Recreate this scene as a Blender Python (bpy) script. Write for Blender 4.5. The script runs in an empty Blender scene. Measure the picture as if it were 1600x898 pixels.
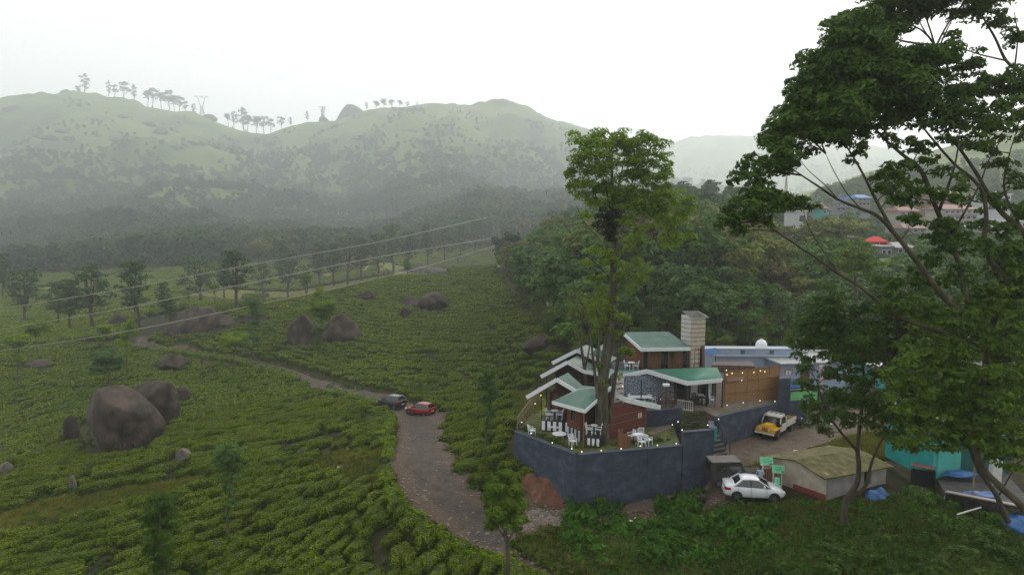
import bpy, bmesh, math, random
import numpy as np
from mathutils import Vector, Matrix, Euler
from math import sin, cos, pi, radians, atan2, exp, sqrt, log
random.seed(7); RNG = np.random.default_rng(7)
SC = bpy.context.scene; COL = SC.collection
# ------------------------------------------------------------------ camera
FPX = 1067.0; PITCH = math.atan(109/1067.0); CAMZ = 20.0
cam = bpy.data.cameras.new('camera'); camo = bpy.data.objects.new('camera', cam); COL.objects.link(camo)
camo.location = (0,0,CAMZ); camo.rotation_euler = (pi/2-PITCH,0,0)
cam.sensor_width = 36; cam.lens = 36*FPX/1600; cam.clip_end = 20000; cam.clip_start = .5
SC.camera = camo
# ------------------------------------------------------------------ sky, sun, exposure
SUN_EL, SUN_AZ = 22, 38
w = bpy.data.worlds.new('World'); SC.world = w; w.use_nodes = True
nt = w.node_tree; nt.nodes.clear()
out = nt.nodes.new('ShaderNodeOutputWorld'); bg = nt.nodes.new('ShaderNodeBackground')
sk = nt.nodes.new('ShaderNodeTexSky'); sk.sky_type = 'NISHITA'; sk.sun_disc = False
sk.sun_elevation = radians(SUN_EL); sk.sun_rotation = radians(SUN_AZ); sk.dust_density = 3; sk.altitude = 1500
geo = nt.nodes.new('ShaderNodeTexCoord')
mp = nt.nodes.new('ShaderNodeMapping'); mp.inputs['Scale'].default_value = (1.2,1.2,4)
nz = nt.nodes.new('ShaderNodeTexNoise'); nz.inputs['Scale'].default_value = 1.6; nz.inputs['Detail'].default_value = 4
rp = nt.nodes.new('ShaderNodeValToRGB')                 # overcast deck: almost even white, faint cloud forms
rp.color_ramp.elements[0].position = .3; rp.color_ramp.elements[0].color = (9.9,9.5,9.2,1)
rp.color_ramp.elements[1].position = .7; rp.color_ramp.elements[1].color = (10.7,10.3,9.9,1)
mx = nt.nodes.new('ShaderNodeMix'); mx.data_type = 'RGBA'; mx.inputs['Factor'].default_value = .90
nt.links.new(geo.outputs['Generated'], mp.inputs['Vector']); nt.links.new(mp.outputs[0], nz.inputs['Vector'])
nt.links.new(nz.outputs['Fac'], rp.inputs[0]); nt.links.new(sk.outputs[0], mx.inputs[6]); nt.links.new(rp.outputs[0], mx.inputs[7])
nt.links.new(mx.outputs[2], bg.inputs['Color']); bg.inputs['Strength'].default_value = .145
nt.links.new(bg.outputs[0], out.inputs['Surface'])
sl = bpy.data.lights.new('sun','SUN'); sl.energy = 2.3; sl.angle = radians(18); sl.color = (1,.93,.82)
so = bpy.data.objects.new('sun', sl); COL.objects.link(so)
so.rotation_euler = Vector((-sin(radians(SUN_AZ))*cos(radians(SUN_EL)), -cos(radians(SUN_AZ))*cos(radians(SUN_EL)), -sin(radians(SUN_EL)))).to_track_quat('-Z','Y').to_euler()
SC.view_settings.view_transform = 'Standard'; SC.view_settings.look = 'None'; SC.view_settings.exposure = 0; SC.view_settings.gamma = 1
SC.cycles.max_bounces = 5; SC.cycles.diffuse_bounces = 3; SC.cycles.glossy_bounces = 2; SC.cycles.transmission_bounces = 3
SC.cycles.transparent_max_bounces = 6; SC.cycles.volume_bounces = 3; SC.cycles.use_denoising = True
SC.cycles.use_adaptive_sampling = True; SC.cycles.adaptive_threshold = .02
# ------------------------------------------------------------------ pixel <-> place
def ray(px, py):
    x = (px-800)/FPX; u = (449-py)/FPX
    return np.array([x, cos(PITCH)+u*sin(PITCH), u*cos(PITCH)-sin(PITCH)])
def P(px, py, Y):
    d = ray(px,py); s = Y/d[1]; return Vector((d[0]*s, Y, CAMZ+d[2]*s))
def G(px, py, z):
    d = ray(px,py); s = (z-CAMZ)/d[2]; return Vector((d[0]*s, d[1]*s, z))
def proj(x, y, z):
    dz = z-CAMZ; f = y*cos(PITCH)-dz*sin(PITCH); u = y*sin(PITCH)+dz*cos(PITCH)
    f = np.where(np.abs(f)<1e-3, 1e-3, f)
    return 800+FPX*x/f, 449-FPX*u/f, f
# ------------------------------------------------------------------ terrain height: thin-plate surface through surveyed points
CP = [(-150,898,46),(0,898,46),(200,898,43),(400,898,41),(600,898,39),(800,898,38.5),(870,898,38.2),(1000,898,38.3),(1200,898,38.3),(1400,898,38),(1600,898,37.5),(1750,898,37),
(0,780,60),(-150,780,61),(200,780,57),(400,780,53),(520,780,50.5),(600,780,48.5),(700,790,46.3),(790,820,44.2),(650,720,54),(655,690,63),(650,665,75),(650,650,84),(600,640,88),
(170,705,78),(0,700,85),(-150,700,88),(300,700,72),(450,700,67),(560,700,61),(0,620,115),(-150,620,118),(150,620,110),(300,620,105),(450,620,97),(490,605,102),(560,620,93),
(410,575,121),(300,560,135),(230,540,148),(0,560,145),(-150,560,148),(100,530,165),(700,640,86),(700,560,115),(700,500,150),(700,460,185),(700,423,230),(770,419,232),
(550,560,117),(550,500,148),(550,450,188),(620,434,210),(400,520,143),(400,475,172),(300,497,165),(250,520,158),(800,600,90),(800,520,125),(800,640,71),(760,700,57.5),(730,740,52),(780,770,49.5),(880,600,75),
(0,500,225),(-150,500,228),(150,490,225),(0,450,300),(-150,450,300),(250,450,290),(0,425,380),(300,415,380),(-150,425,380),
(600,402,420),(500,402,420),(400,402,430),(750,390,450),(830,380,480),(0,410,450),(200,405,450),(-150,410,450),
(912,793,47.8),(1040,767,49.2),(1116,724.5,50.2),(803,704,53),(850,775,49),(840,812,44.5),(1135,690,55.2),(1185,666,59.5),(1205,690,55.5),(1245,650,62.3),(1330,672,60),(1450,645,67),(1600,640,70),
(1175,788,45),(1050,790,46.5),(1100,765,48.8),(1290,782,44.5),(1230,720,50.8),(1400,790,43.5),(1200,805,43.7),(900,840,42.3),(1000,850,41.6),(1300,860,40),(1500,850,40),(1600,800,42.5),(1440,750,50),(1550,740,51),(1750,760,48),
(860,548,80),(900,510,90),(960,500,92),(1100,490,98),(1230,470,118),(1000,400,170),(900,385,225),(1050,330,245),(1120,325,245),(1200,400,180),(1300,440,140),(1400,480,112),(1300,380,230),(1250,335,300),(1330,325,320),(1420,290,360),(1500,240,430),(1600,200,470),(1750,170,500),
(1600,400,200),(1500,450,118),(1600,500,95),(1750,450,110),(1600,300,330),(1400,380,230)]
CW = []   # points behind crests, given as px, Y, z
for px,Y,z in [(600,262,-9),(700,285,-7),(500,240,-10),(400,225,-11),(800,300,-2),(600,340,-8),(900,330,10),(1000,380,12),(1100,420,20),(1200,450,25)]:
    CW.append((px,Y,z))
RIDGE = [(-300,170),(-100,160),(0,155),(50,152),(95,146),(150,149),(200,156),(240,166),(300,180),(345,189),(380,205),(410,210),(440,201),(480,190),(530,183),(580,172),(640,166),(700,164),(760,174),(800,176),(850,182),(900,197),(950,222),(1010,255),(1070,292)]
FAR = [(850,232),(950,226),(1050,219),(1100,211),(1150,206),(1200,203),(1260,208),(1330,225),(1450,240),(1650,235),(1900,235)]
pts = [(P(a,b,c)) for a,b,c in CP]
pts += [Vector(((px-800)/FPX*Y, Y, z)) for px,Y,z in CW]
for i,(a,b) in enumerate(RIDGE):
    R0 = 1850 - (50 if 330<a<470 else 0)
    pts.append(P(a,b,R0))
    q = P(a,b,R0); pts.append(Vector((q.x*1.25,R0*1.25,q.z*.72)))
    if i%2==0 and a<900:
        base = 405 if a<700 else 385
        for t,Y in ((.33,800),(.68,1250)):
            pts.append(P(a+6*math.sin(a),base+(b-base)*t**1.05+7*math.sin(a*.021+t*5),Y+55*math.sin(a*.013+t*3)))
for a,b in FAR:
    pts.append(P(a,b,3400)); q = P(a,b,3400); pts.append(Vector((q.x*1.3,4400,q.z*.6)))
for a,b,c in [(950,330,650),(1050,320,700),(1180,315,750),(950,280,1400),(1100,300,2100),(1200,285,2300),(1050,290,1900),(1350,300,1900),(1550,300,1900)]: pts.append(P(a,b,c))
for th in (-.95,-.7): 
    for r,z in ((40,-2),(90,-8),(200,-14),(400,-10)): pts.append(Vector((r*sin(th),r*cos(th),z)))
for th in (.75,.95):
    for r,z in ((36,3),(60,5),(120,8),(300,30)): pts.append(Vector((r*sin(th),r*cos(th),z)))
pa = np.array([(math.atan2(p.x,p.y), log(math.hypot(p.x,p.y)), p.z) for p in pts])
SX, SY = 3.0, 1.0
def _k(d2): return np.where(d2>1e-12, .5*d2*np.log(np.maximum(d2,1e-12)), 0)
_A = np.stack([pa[:,0]*SX, pa[:,1]*SY],1)
_r = np.exp(pa[:,1])
Kk = _k(((_A[:,None]-_A[None])**2).sum(-1)) + np.diag(np.full(len(_A), 0.0006))
n = len(_A); Q = np.hstack([np.ones((n,1)), _A]); M = np.zeros((n+3,n+3)); M[:n,:n]=Kk; M[:n,n:]=Q; M[n:,:n]=Q.T
# heights divided by range so near and far points weigh alike
WV = np.linalg.solve(M, np.concatenate([(pa[:,2]-0)/_r, np.zeros(3)]))
def vnoise(x, y, seed=0):
    xi = np.floor(x); yi = np.floor(y); fx = x-xi; fy = y-yi; fx = fx*fx*(3-2*fx); fy = fy*fy*(3-2*fy)
    def h(a,b): 
        v = np.sin(a*127.1+b*311.7+seed*74.7)*43758.5453; return v-np.floor(v)
    return (h(xi,yi)*(1-fx)+h(xi+1,yi)*fx)*(1-fy)+(h(xi,yi+1)*(1-fx)+h(xi+1,yi+1)*fx)*fy
def fbm(x, y, seed=0, o=4):
    s = 0; a = .5
    for i in range(o): s = s+a*vnoise(x*2**i, y*2**i, seed+i); a *= .5
    return s
def HT(x, y):
    x = np.atleast_1d(np.asarray(x,float)); y = np.atleast_1d(np.asarray(y,float))
    th = np.arctan2(x,y); r = np.hypot(x,y)
    thc = np.clip(th,-.95,.95); lr = np.log(np.clip(r,34,4600))
    q = np.stack([thc*SX, lr*SY],1); o = np.empty(len(q))
    for i in range(0,len(q),20000):
        c = q[i:i+20000]; o[i:i+20000] = _k(((c[:,None]-_A[None])**2).sum(-1))@WV[:n] + WV[n] + c@WV[n+1:]
    z = o*np.clip(r,34,4600)
    back = np.clip((np.abs(th)-.95)/1.2,0,1)
    z = z*(1-back) + 2.0*back
    amp = np.clip((r-330)/700,0,1)*(1-back)
    g1 = 1-np.abs(fbm(x/230+3,y/330,33,3)-.44)*5
    z = z + amp*((fbm(x/140,y/140,3)-.47)*84*np.clip(1-np.abs(r-1850)/2300,.2,1) + (fbm(x/42,y/42,9)-.47)*26 - np.clip(g1,0,1)*26) * (1-.72*np.exp(-((r-1850)/110)**2))
    near = np.clip(1-(r-60)/300,0,1)*.25
    return z + near*(fbm(x/6,y/6,5)-.47)
def H(x,y): return float(HT([x],[y])[0])
def hit(px, py, y0=20, y1=3000):
    """where the sight line through a pixel meets the ground"""
    d = ray(px,py); ys = np.exp(np.linspace(log(y0),log(y1),900)); s = ys/d[1]
    zz = HT(d[0]*s, ys) - (CAMZ+d[2]*s); k = np.argmax(zz>0)
    if zz[k] <= 0: k = len(ys)-1
    a = ys[max(k-1,0)]; b = ys[k]
    for _ in range(18):
        m = (a+b)/2; s1 = m/d[1]
        if H(d[0]*s1,m) > CAMZ+d[2]*s1: b = m
        else: a = m
    s1 = b/d[1]; return Vector((d[0]*s1, b, CAMZ+d[2]*s1))
def inpoly(px, py, poly):
    px = np.asarray(px,float); py = np.asarray(py,float); c = np.zeros(px.shape,bool); j = len(poly)-1
    for i in range(len(poly)):
        xi,yi = poly[i]; xj,yj = poly[j]
        if yi != yj: c ^= ((yi>py)!=(yj>py)) & (px < (xj-xi)*(py-yi)/(yj-yi)+xi)
        j = i
    return c
# ------------------------------------------------------------------ object helpers
def props(o, label=None, cat=None, group=None, kind=None):
    if label: o['label'] = label
    if cat: o['category'] = cat
    if group: o['group'] = group
    if kind: o['kind'] = kind
    return o
def empty(name, loc=(0,0,0), rz=0, label=None, cat=None, group=None):
    o = bpy.data.objects.new(name, None); COL.objects.link(o); o.location = loc; o.rotation_euler = (0,0,rz); o.empty_display_size = .2
    return props(o,label,cat,group)
def link(name, me, parent=None, loc=None, rz=0):
    o = bpy.data.objects.new(name, me); COL.objects.link(o)
    if parent: o.parent = parent
    if loc is not None: o.location = loc
    if rz: o.rotation_euler = (0,0,rz)
    return o
class MB:
    def __init__(s): s.v=[]; s.f=[]
    def add(s, vs, fs):
        b = len(s.v); s.v += [tuple(v) for v in vs]; s.f += [tuple(i+b for i in f) for f in fs]; return s
    def box(s, x0,y0,z0,x1,y1,z1):
        return s.add([(x0,y0,z0),(x1,y0,z0),(x1,y1,z0),(x0,y1,z0),(x0,y0,z1),(x1,y0,z1),(x1,y1,z1),(x0,y1,z1)],
                     [(0,3,2,1),(4,5,6,7),(0,1,5,4),(1,2,6,5),(2,3,7,6),(3,0,4,7)])
    def prism(s, poly, z0, z1):
        n = len(poly); a = sum(poly[i][0]*poly[(i+1)%n][1]-poly[(i+1)%n][0]*poly[i][1] for i in range(n))
        if a < 0: poly = poly[::-1]
        zf = z0 if callable(z0) else (lambda x,y: z0); zt = z1 if callable(z1) else (lambda x,y: z1)
        vs = [(p[0],p[1],zf(p[0],p[1])) for p in poly]+[(p[0],p[1],zt(p[0],p[1])) for p in poly]
        return s.add(vs, [tuple(range(n))[::-1], tuple(range(n,2*n))]+[(i,(i+1)%n,n+(i+1)%n,n+i) for i in range(n)])
    def slab(s, q, t):
        """a panel through the corners q, t thick downwards"""
        n = len(q); nn = (Vector(q[1])-Vector(q[0])).cross(Vector(q[2])-Vector(q[1])).normalized()
        if nn.z < 0: q = q[::-1]
        vs = [tuple(p) for p in q]+[(p[0],p[1],p[2]-t) for p in q]
        return s.add(vs, [tuple(range(n)), tuple(range(n,2*n))[::-1]]+[(i,n+i,n+(i+1)%n,(i+1)%n) for i in range(n)])
    def bar(s, a, b, w, h=None, up=(0,0,1)):
        """square bar from a to b, w wide, h tall"""
        a = Vector(a); b = Vector(b); h = h or w; d = (b-a).normalized(); upv = Vector(up)
        if abs(d.dot(upv)) > .98: upv = Vector((0,1,0))
        sd = d.cross(upv).normalized()*w/2; u = sd.cross(d).normalized()*h/2
        vs = [a-sd-u,a+sd-u,a+sd+u,a-sd+u,b-sd-u,b+sd-u,b+sd+u,b-sd+u]
        return s.add(vs, [(0,1,2,3),(4,7,6,5),(0,4,5,1),(1,5,6,2),(2,6,7,3),(3,7,4,0)])
    def tube(s, path, rad, n=8, cap=True):
        path = [Vector(p) for p in path]; rad = rad if hasattr(rad,'__len__') else [rad]*len(path)
        b = len(s.v); m = len(path); ref = Vector((.31,.17,.93)).normalized()
        for i,p in enumerate(path):
            d = (path[min(i+1,m-1)]-path[max(i-1,0)]).normalized()
            u = d.cross(ref); 
            if u.length < .05: u = d.cross(Vector((1,0,0)))
            u.normalize(); v = d.cross(u)
            for k in range(n): s.v.append(tuple(p+(u*cos(2*pi*k/n)+v*sin(2*pi*k/n))*rad[i]))
        for i in range(m-1):
            for k in range(n): s.f.append((b+i*n+k, b+i*n+(k+1)%n, b+(i+1)*n+(k+1)%n, b+(i+1)*n+k))
        if cap: s.f.append(tuple(b+k for k in range(n))[::-1]); s.f.append(tuple(b+(m-1)*n+k for k in range(n)))
        return s
    def lathe(s, prof, n=12, c=(0,0,0), axis='z'):
        b = len(s.v)
        for r,z in prof:
            for k in range(n):
                a = 2*pi*k/n; p = (r*cos(a), r*sin(a), z)
                if axis=='y': p = (p[0],p[2],p[1])
                if axis=='x': p = (p[2],p[0],p[1])
                s.v.append((p[0]+c[0],p[1]+c[1],p[2]+c[2]))
        for i in range(len(prof)-1):
            for k in range(n): s.f.append((b+i*n+k,b+i*n+(k+1)%n,b+(i+1)*n+(k+1)%n,b+(i+1)*n+k))
        s.f.append(tuple(b+k for k in range(n))[::-1]); s.f.append(tuple(b+(len(prof)-1)*n+k for k in range(n)))
        return s
    def me(s, name, mat, smooth=False, bevel=0):
        m = bpy.data.meshes.new(name); m.from_pydata(s.v,[],s.f)
        bm = bmesh.new(); bm.from_mesh(m); bmesh.ops.recalc_face_normals(bm, faces=bm.faces)
        if bevel: bmesh.ops.bevel(bm, geom=bm.edges[:], offset=bevel, segments=2, affect='EDGES', clamp_overlap=True)
        bm.to_mesh(m); bm.free()
        if mat: m.materials.append(mat)
        if smooth: m.shade_smooth()
        return m
    def build(s, name, mat, parent=None, smooth=False, loc=None, rz=0, bevel=0, label=None):
        o = link(name, s.me(name,mat,smooth,bevel), parent, loc, rz)
        if label: o['label'] = label
        return o
def copy_tree(o, parent=None):
    c = o.copy(); COL.objects.link(c)
    if parent: c.parent = parent
    for ch in o.children: copy_tree(ch, c)
    return c
def npmesh(name, V, F, mat, smooth=False, mats=None, midx=None):
    """V Nx3, F Mxk (all faces the same size)"""
    m = bpy.data.meshes.new(name); V = np.ascontiguousarray(V,np.float32); F = np.ascontiguousarray(F,np.int32); k = F.shape[1]
    m.vertices.add(len(V)); m.vertices.foreach_set('co', V.ravel())
    m.loops.add(F.size); m.loops.foreach_set('vertex_index', F.ravel())
    m.polygons.add(len(F)); m.polygons.foreach_set('loop_start', np.arange(len(F),dtype=np.int32)*k)
    m.polygons.foreach_set('loop_total', np.full(len(F),k,np.int32))
    for a in ([mat] if mat else [])+(mats or []): m.materials.append(a)
    if midx is not None: m.polygons.foreach_set('material_index', np.asarray(midx,np.int32))
    if smooth: m.polygons.foreach_set('use_smooth', np.ones(len(F),bool))
    m.update(calc_edges=True); m.validate(); return m
# ------------------------------------------------------------------ materials
def N(nt, t, **kw):
    n_ = nt.nodes.new(t)
    for k,v in kw.items():
        if k in n_.inputs: n_.inputs[k].default_value = v
        else: setattr(n_, k, v)
    return n_
def mat(name, c, rough=.75, c2=None, scale=3, metal=0, bump=0, bscale=20, coord='Object', detail=5, spec=None, emit=0, c3=None, lo=.35, hi=.65, stretch=None):
    m = bpy.data.materials.new(name); m.use_nodes = True; t = m.node_tree; b = t.nodes['Principled BSDF']
    b.inputs['Base Color'].default_value = (*c,1); b.inputs['Roughness'].default_value = rough; b.inputs['Metallic'].default_value = metal
    if spec is not None: b.inputs['Specular IOR Level'].default_value = spec
    if emit: b.inputs['Emission Color'].default_value = (*c,1); b.inputs['Emission Strength'].default_value = emit
    L = t.links; tc = N(t,'ShaderNodeTexCoord')
    src = tc.outputs[coord] if coord != 'World' else N(t,'ShaderNodeNewGeometry').outputs['Position']
    if stretch:
        mpn = N(t,'ShaderNodeMapping'); mpn.inputs['Scale'].default_value = stretch; L.new(src, mpn.inputs[0]); src = mpn.outputs[0]
    if c2 is not None:
        nz = N(t,'ShaderNodeTexNoise', Scale=scale, Detail=detail, Roughness=.62); L.new(src, nz.inputs['Vector'])
        r = N(t,'ShaderNodeValToRGB'); e = r.color_ramp.elements
        e[0].position = lo; e[0].color = (*c,1); e[1].position = hi; e[1].color = (*c2,1)
        if c3 is not None: x = e.new((lo+hi)/2); x.color = (*c3,1)
        L.new(nz.outputs['Fac'], r.inputs[0]); L.new(r.outputs[0], b.inputs['Base Color'])
    if bump:
        n2 = N(t,'ShaderNodeTexNoise', Scale=bscale, Detail=6); L.new(src, n2.inputs['Vector'])
        bp = N(t,'ShaderNodeBump', Strength=bump, Distance=.05); L.new(n2.outputs['Fac'], bp.inputs['Height']); L.new(bp.outputs[0], b.inputs['Normal'])
    return m
def leafmat(name, c, c2, trans=.3, rough=.55, wscale=.25, dead=None):
    """leaves: every leaf its own tone, broad patches of tone over the crown, light passing through"""
    m = bpy.data.materials.new(name); m.use_nodes = True; t = m.node_tree; L = t.links; t.nodes.clear()
    o = N(t,'ShaderNodeOutputMaterial'); g = N(t,'ShaderNodeNewGeometry'); b = N(t,'ShaderNodeBsdfPrincipled', Roughness=rough)
    b.inputs['Specular IOR Level'].default_value = .06
    nz = N(t,'ShaderNodeTexNoise', Scale=wscale, Detail=3); L.new(g.outputs['Position'], nz.inputs['Vector'])
    a = N(t,'ShaderNodeMath', operation='MULTIPLY'); a.inputs[1].default_value = .55; L.new(g.outputs['Random Per Island'], a.inputs[0])
    s = N(t,'ShaderNodeMapRange'); s.inputs['From Min'].default_value=.3; s.inputs['From Max'].default_value=.7; s.inputs['To Max'].default_value=.45; L.new(nz.outputs['Fac'], s.inputs['Value'])
    ad = N(t,'ShaderNodeMath', operation='ADD'); L.new(a.outputs[0], ad.inputs[0]); L.new(s.outputs[0], ad.inputs[1])
    r = N(t,'ShaderNodeValToRGB'); e = r.color_ramp.elements; e[0].position = .1; e[0].color = (*c,1); e[1].position = .9; e[1].color = (*c2,1)
    if dead: x = e.new(.97); x.color = (*dead,1)
    L.new(ad.outputs[0], r.inputs[0]); L.new(r.outputs[0], b.inputs['Base Color'])
    tr = N(t,'ShaderNodeBsdfTranslucent'); L.new(r.outputs[0], tr.inputs['Color'])
    mxs = N(t,'ShaderNodeMixShader'); mxs.inputs[0].default_value = trans; L.new(b.outputs[0], mxs.inputs[1]); L.new(tr.outputs[0], mxs.inputs[2])
    L.new(mxs.outputs[0], o.inputs[0]); return m
# ================================================================== GROUND
HILLS_FOREST_LOW = None
def ground_material():
    m = bpy.data.materials.new('ground_soil_and_grass'); m.use_nodes = True; t = m.node_tree; L = t.links; b = t.nodes['Principled BSDF']
    b.inputs['Roughness'].default_value = .95; b.inputs['Specular IOR Level'].default_value = .1
    g = N(t,'ShaderNodeNewGeometry'); at = N(t,'ShaderNodeAttribute', attribute_name='zone')
    sp = N(t,'ShaderNodeSeparateColor'); L.new(at.outputs['Color'], sp.inputs[0])
    def noise(sc, d=6, r=.6):
        q = N(t,'ShaderNodeTexNoise', Scale=sc, Detail=d, Roughness=r); L.new(g.outputs['Position'], q.inputs['Vector']); return q.outputs['Fac']
    def ramp(f, stops):
        r = N(t,'ShaderNodeValToRGB'); e = r.color_ramp.elements; e[0].position = stops[0][0]; e[0].color = (*stops[0][1],1); e[1].position = stops[-1][0]; e[1].color = (*stops[-1][1],1)
        for p,c in stops[1:-1]: x = e.new(p); x.color = (*c,1)
        L.new(f, r.inputs[0]); return r.outputs[0]
    def mix(f, a, c):
        x = N(t,'ShaderNodeMix', data_type='RGBA'); L.new(f, x.inputs[0]); L.new(a, x.inputs[6]); L.new(c, x.inputs[7]); return x.outputs[2]
    soil = ramp(noise(1.3), [(.3,(.018,.022,.010)),(.5,(.035,.032,.018)),(.7,(.045,.055,.018))])
    grass = ramp(noise(.5), [(.32,(.085,.095,.018)),(.5,(.16,.165,.030)),(.68,(.25,.22,.055))])
    dirt = ramp(noise(1.8), [(.3,(.060,.042,.028)),(.5,(.10,.072,.048)),(.72,(.145,.11,.08))])
    meadow = ramp(noise(.007,9,.64), [(.30,(.030,.045,.024)),(.42,(.062,.092,.030)),(.52,(.115,.160,.040)),(.62,(.155,.175,.055)),(.74,(.055,.058,.042))])
    c = mix(sp.outputs[0], soil, grass); c = mix(sp.outputs[1], c, dirt); c = mix(sp.outputs[2], c, meadow)
    L.new(c, b.inputs['Base Color'])
    bp = N(t,'ShaderNodeBump', Strength=.7, Distance=.15); L.new(noise(4,8), bp.inputs['Height']); L.new(bp.outputs[0], b.inputs['Normal'])
    return m
# zones in the photograph: a grassy track, a mown patch, banks beside the road
GRASSY = [[(-60,830),(0,800),(120,772),(250,757),(330,738),(335,752),(240,780),(100,822),(-60,860)],
          [(480,722),(530,706),(606,700),(604,748),(560,756),(520,740)],
          [(800,612),(850,612),(845,650),(808,655)], [(130,740),(170,720),(120,770),(100,780)]]
DIRTY = [[(600,650),(700,645),(730,700),(790,780),(880,800),(960,790),(1110,735),(1250,690),(1420,660),(1420,690),(1240,730),(1110,800),(960,840),(850,850),(720,850),(600,760),(592,700)],
         [(215,525),(250,530),(470,590),(620,620),(620,640),(470,610),(215,552)],
         [(815,745),(860,725),(905,745),(912,800),(830,812)], [(330,735),(300,742),(280,760),(360,740)]]
def zones(x, y, z):
    px,py,f = proj(x,y,z); r = np.hypot(x,y); a = np.zeros((len(x),4)); a[:,3] = 1
    jx = px+ (fbm(x/2.2,y/2.2,21)-.47)*70*45/np.maximum(r,30); jy = py+(fbm(x/2.2,y/2.2,22)-.47)*50*45/np.maximum(r,30)
    for q in GRASSY: a[:,0] = np.maximum(a[:,0], inpoly(jx,jy,q)*1.)
    for q in DIRTY: a[:,1] = np.maximum(a[:,1], inpoly(jx,jy,q)*1.)
    a[:,0] = np.maximum(a[:,0], ((jx>1080)&(jy>740)&(r<48))*.6)
    a[:,0] = np.maximum(a[:,0], np.clip((r-240)/80,0,1)*.7)
    a[:,2] = np.clip((r-360)/80,0,1)
    a[f<1] = (.5,0,0,1)
    return a
th = np.concatenate([np.linspace(-pi,-.85,40,endpoint=False), np.linspace(-.85,.85,430), np.linspace(.85,pi,41)[1:]])
rr = np.concatenate([[.01,6,14,22],np.exp(np.linspace(log(29),log(5300),490))])
TT,RR = np.meshgrid(th,rr); gx = (RR*np.sin(TT)).ravel(); gy = (RR*np.cos(TT)).ravel(); gz = HT(gx,gy)
nT = len(th); idx = np.arange(len(rr)*nT).reshape(len(rr),nT)
F = np.stack([idx[:-1,:-1],idx[1:,:-1],idx[1:,1:],idx[:-1,1:]],-1).reshape(-1,4)[:, ::-1]
gm = npmesh('ground', np.stack([gx,gy,gz],1), F, ground_material(), smooth=True)
za = gm.color_attributes.new('zone','FLOAT_COLOR','POINT'); za.data.foreach_set('color', zones(gx,gy,gz).astype(np.float32).ravel())
props(link('ground', gm), kind='structure')

# ================================================================== ROADS
def catmull(pts, k=8):
    o = []
    for i in range(len(pts)-1):
        p0 = pts[max(i-1,0)]; p1 = pts[i]; p2 = pts[i+1]; p3 = pts[min(i+2,len(pts)-1)]
        for j in range(k):
            t = j/k; o.append(tuple(.5*((2*b)+(-a+c)*t+(2*a-5*b+4*c-d)*t*t+(-a+3*b-3*c+d)*t**3) for a,b,c,d in zip(p0,p1,p2,p3)))
    o.append(tuple(pts[-1])); return o
def road_mat(name, base, dirt, pale):
    m = bpy.data.materials.new(name); m.use_nodes = True; t = m.node_tree; L = t.links; b = t.nodes['Principled BSDF']
    b.inputs['Roughness'].default_value = .88; b.inputs['Specular IOR Level'].default_value = .25
    g = N(t,'ShaderNodeNewGeometry'); uv = N(t,'ShaderNodeAttribute', attribute_name='across')
    def noise(sc, d=6):
        q = N(t,'ShaderNodeTexNoise', Scale=sc, Detail=d, Roughness=.65); L.new(g.outputs['Position'], q.inputs['Vector']); return q.outputs['Fac']
    r1 = N(t,'ShaderNodeValToRGB'); e = r1.color_ramp.elements; e[0].position=.3; e[0].color=(*[v*.50 for v in base],1); e[1].position=.7; e[1].color=(*[v*1.45 for v in base],1); L.new(noise(1.1,9), r1.inputs[0])
    # dirt creeping in from the edges and in worn patches
    ad = N(t,'ShaderNodeMath', operation='ADD'); L.new(noise(.55,7), ad.inputs[0]); 
    pw = N(t,'ShaderNodeMath', operation='POWER'); pw.inputs[1].default_value = 3; L.new(uv.outputs['Fac'], pw.inputs[0])
    ml = N(t,'ShaderNodeMath', operation='MULTIPLY'); ml.inputs[1].default_value=.62; L.new(pw.outputs[0], ml.inputs[0]); L.new(ml.outputs[0], ad.inputs[1])
    r2 = N(t,'ShaderNodeValToRGB'); e = r2.color_ramp.elements; e[0].position=.56; e[0].color=(0,0,0,1); e[1].position=.66; e[1].color=(1,1,1,1); L.new(ad.outputs[0], r2.inputs[0])
    mx = N(t,'ShaderNodeMix', data_type='RGBA'); L.new(r2.outputs[0], mx.inputs[0]); L.new(r1.outputs[0], mx.inputs[6]); mx.inputs[7].default_value=(*dirt,1)
    r3 = N(t,'ShaderNodeValToRGB'); e = r3.color_ramp.elements; e[0].position=.60; e[0].color=(0,0,0,1); e[1].position=.68; e[1].color=(1,1,1,1); L.new(noise(2.6,7), r3.inputs[0])
    m2 = N(t,'ShaderNodeMix', data_type='RGBA'); L.new(r3.outputs[0], m2.inputs[0]); L.new(mx.outputs[2], m2.inputs[6]); m2.inputs[7].default_value=(*pale,1)
    L.new(m2.outputs[2], b.inputs['Base Color'])
    bp = N(t,'ShaderNodeBump', Strength=.6, Distance=.06); L.new(noise(6,8), bp.inputs['Height']); L.new(bp.outputs[0], b.inputs['Normal'])
    return m
ROADC = []
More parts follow.
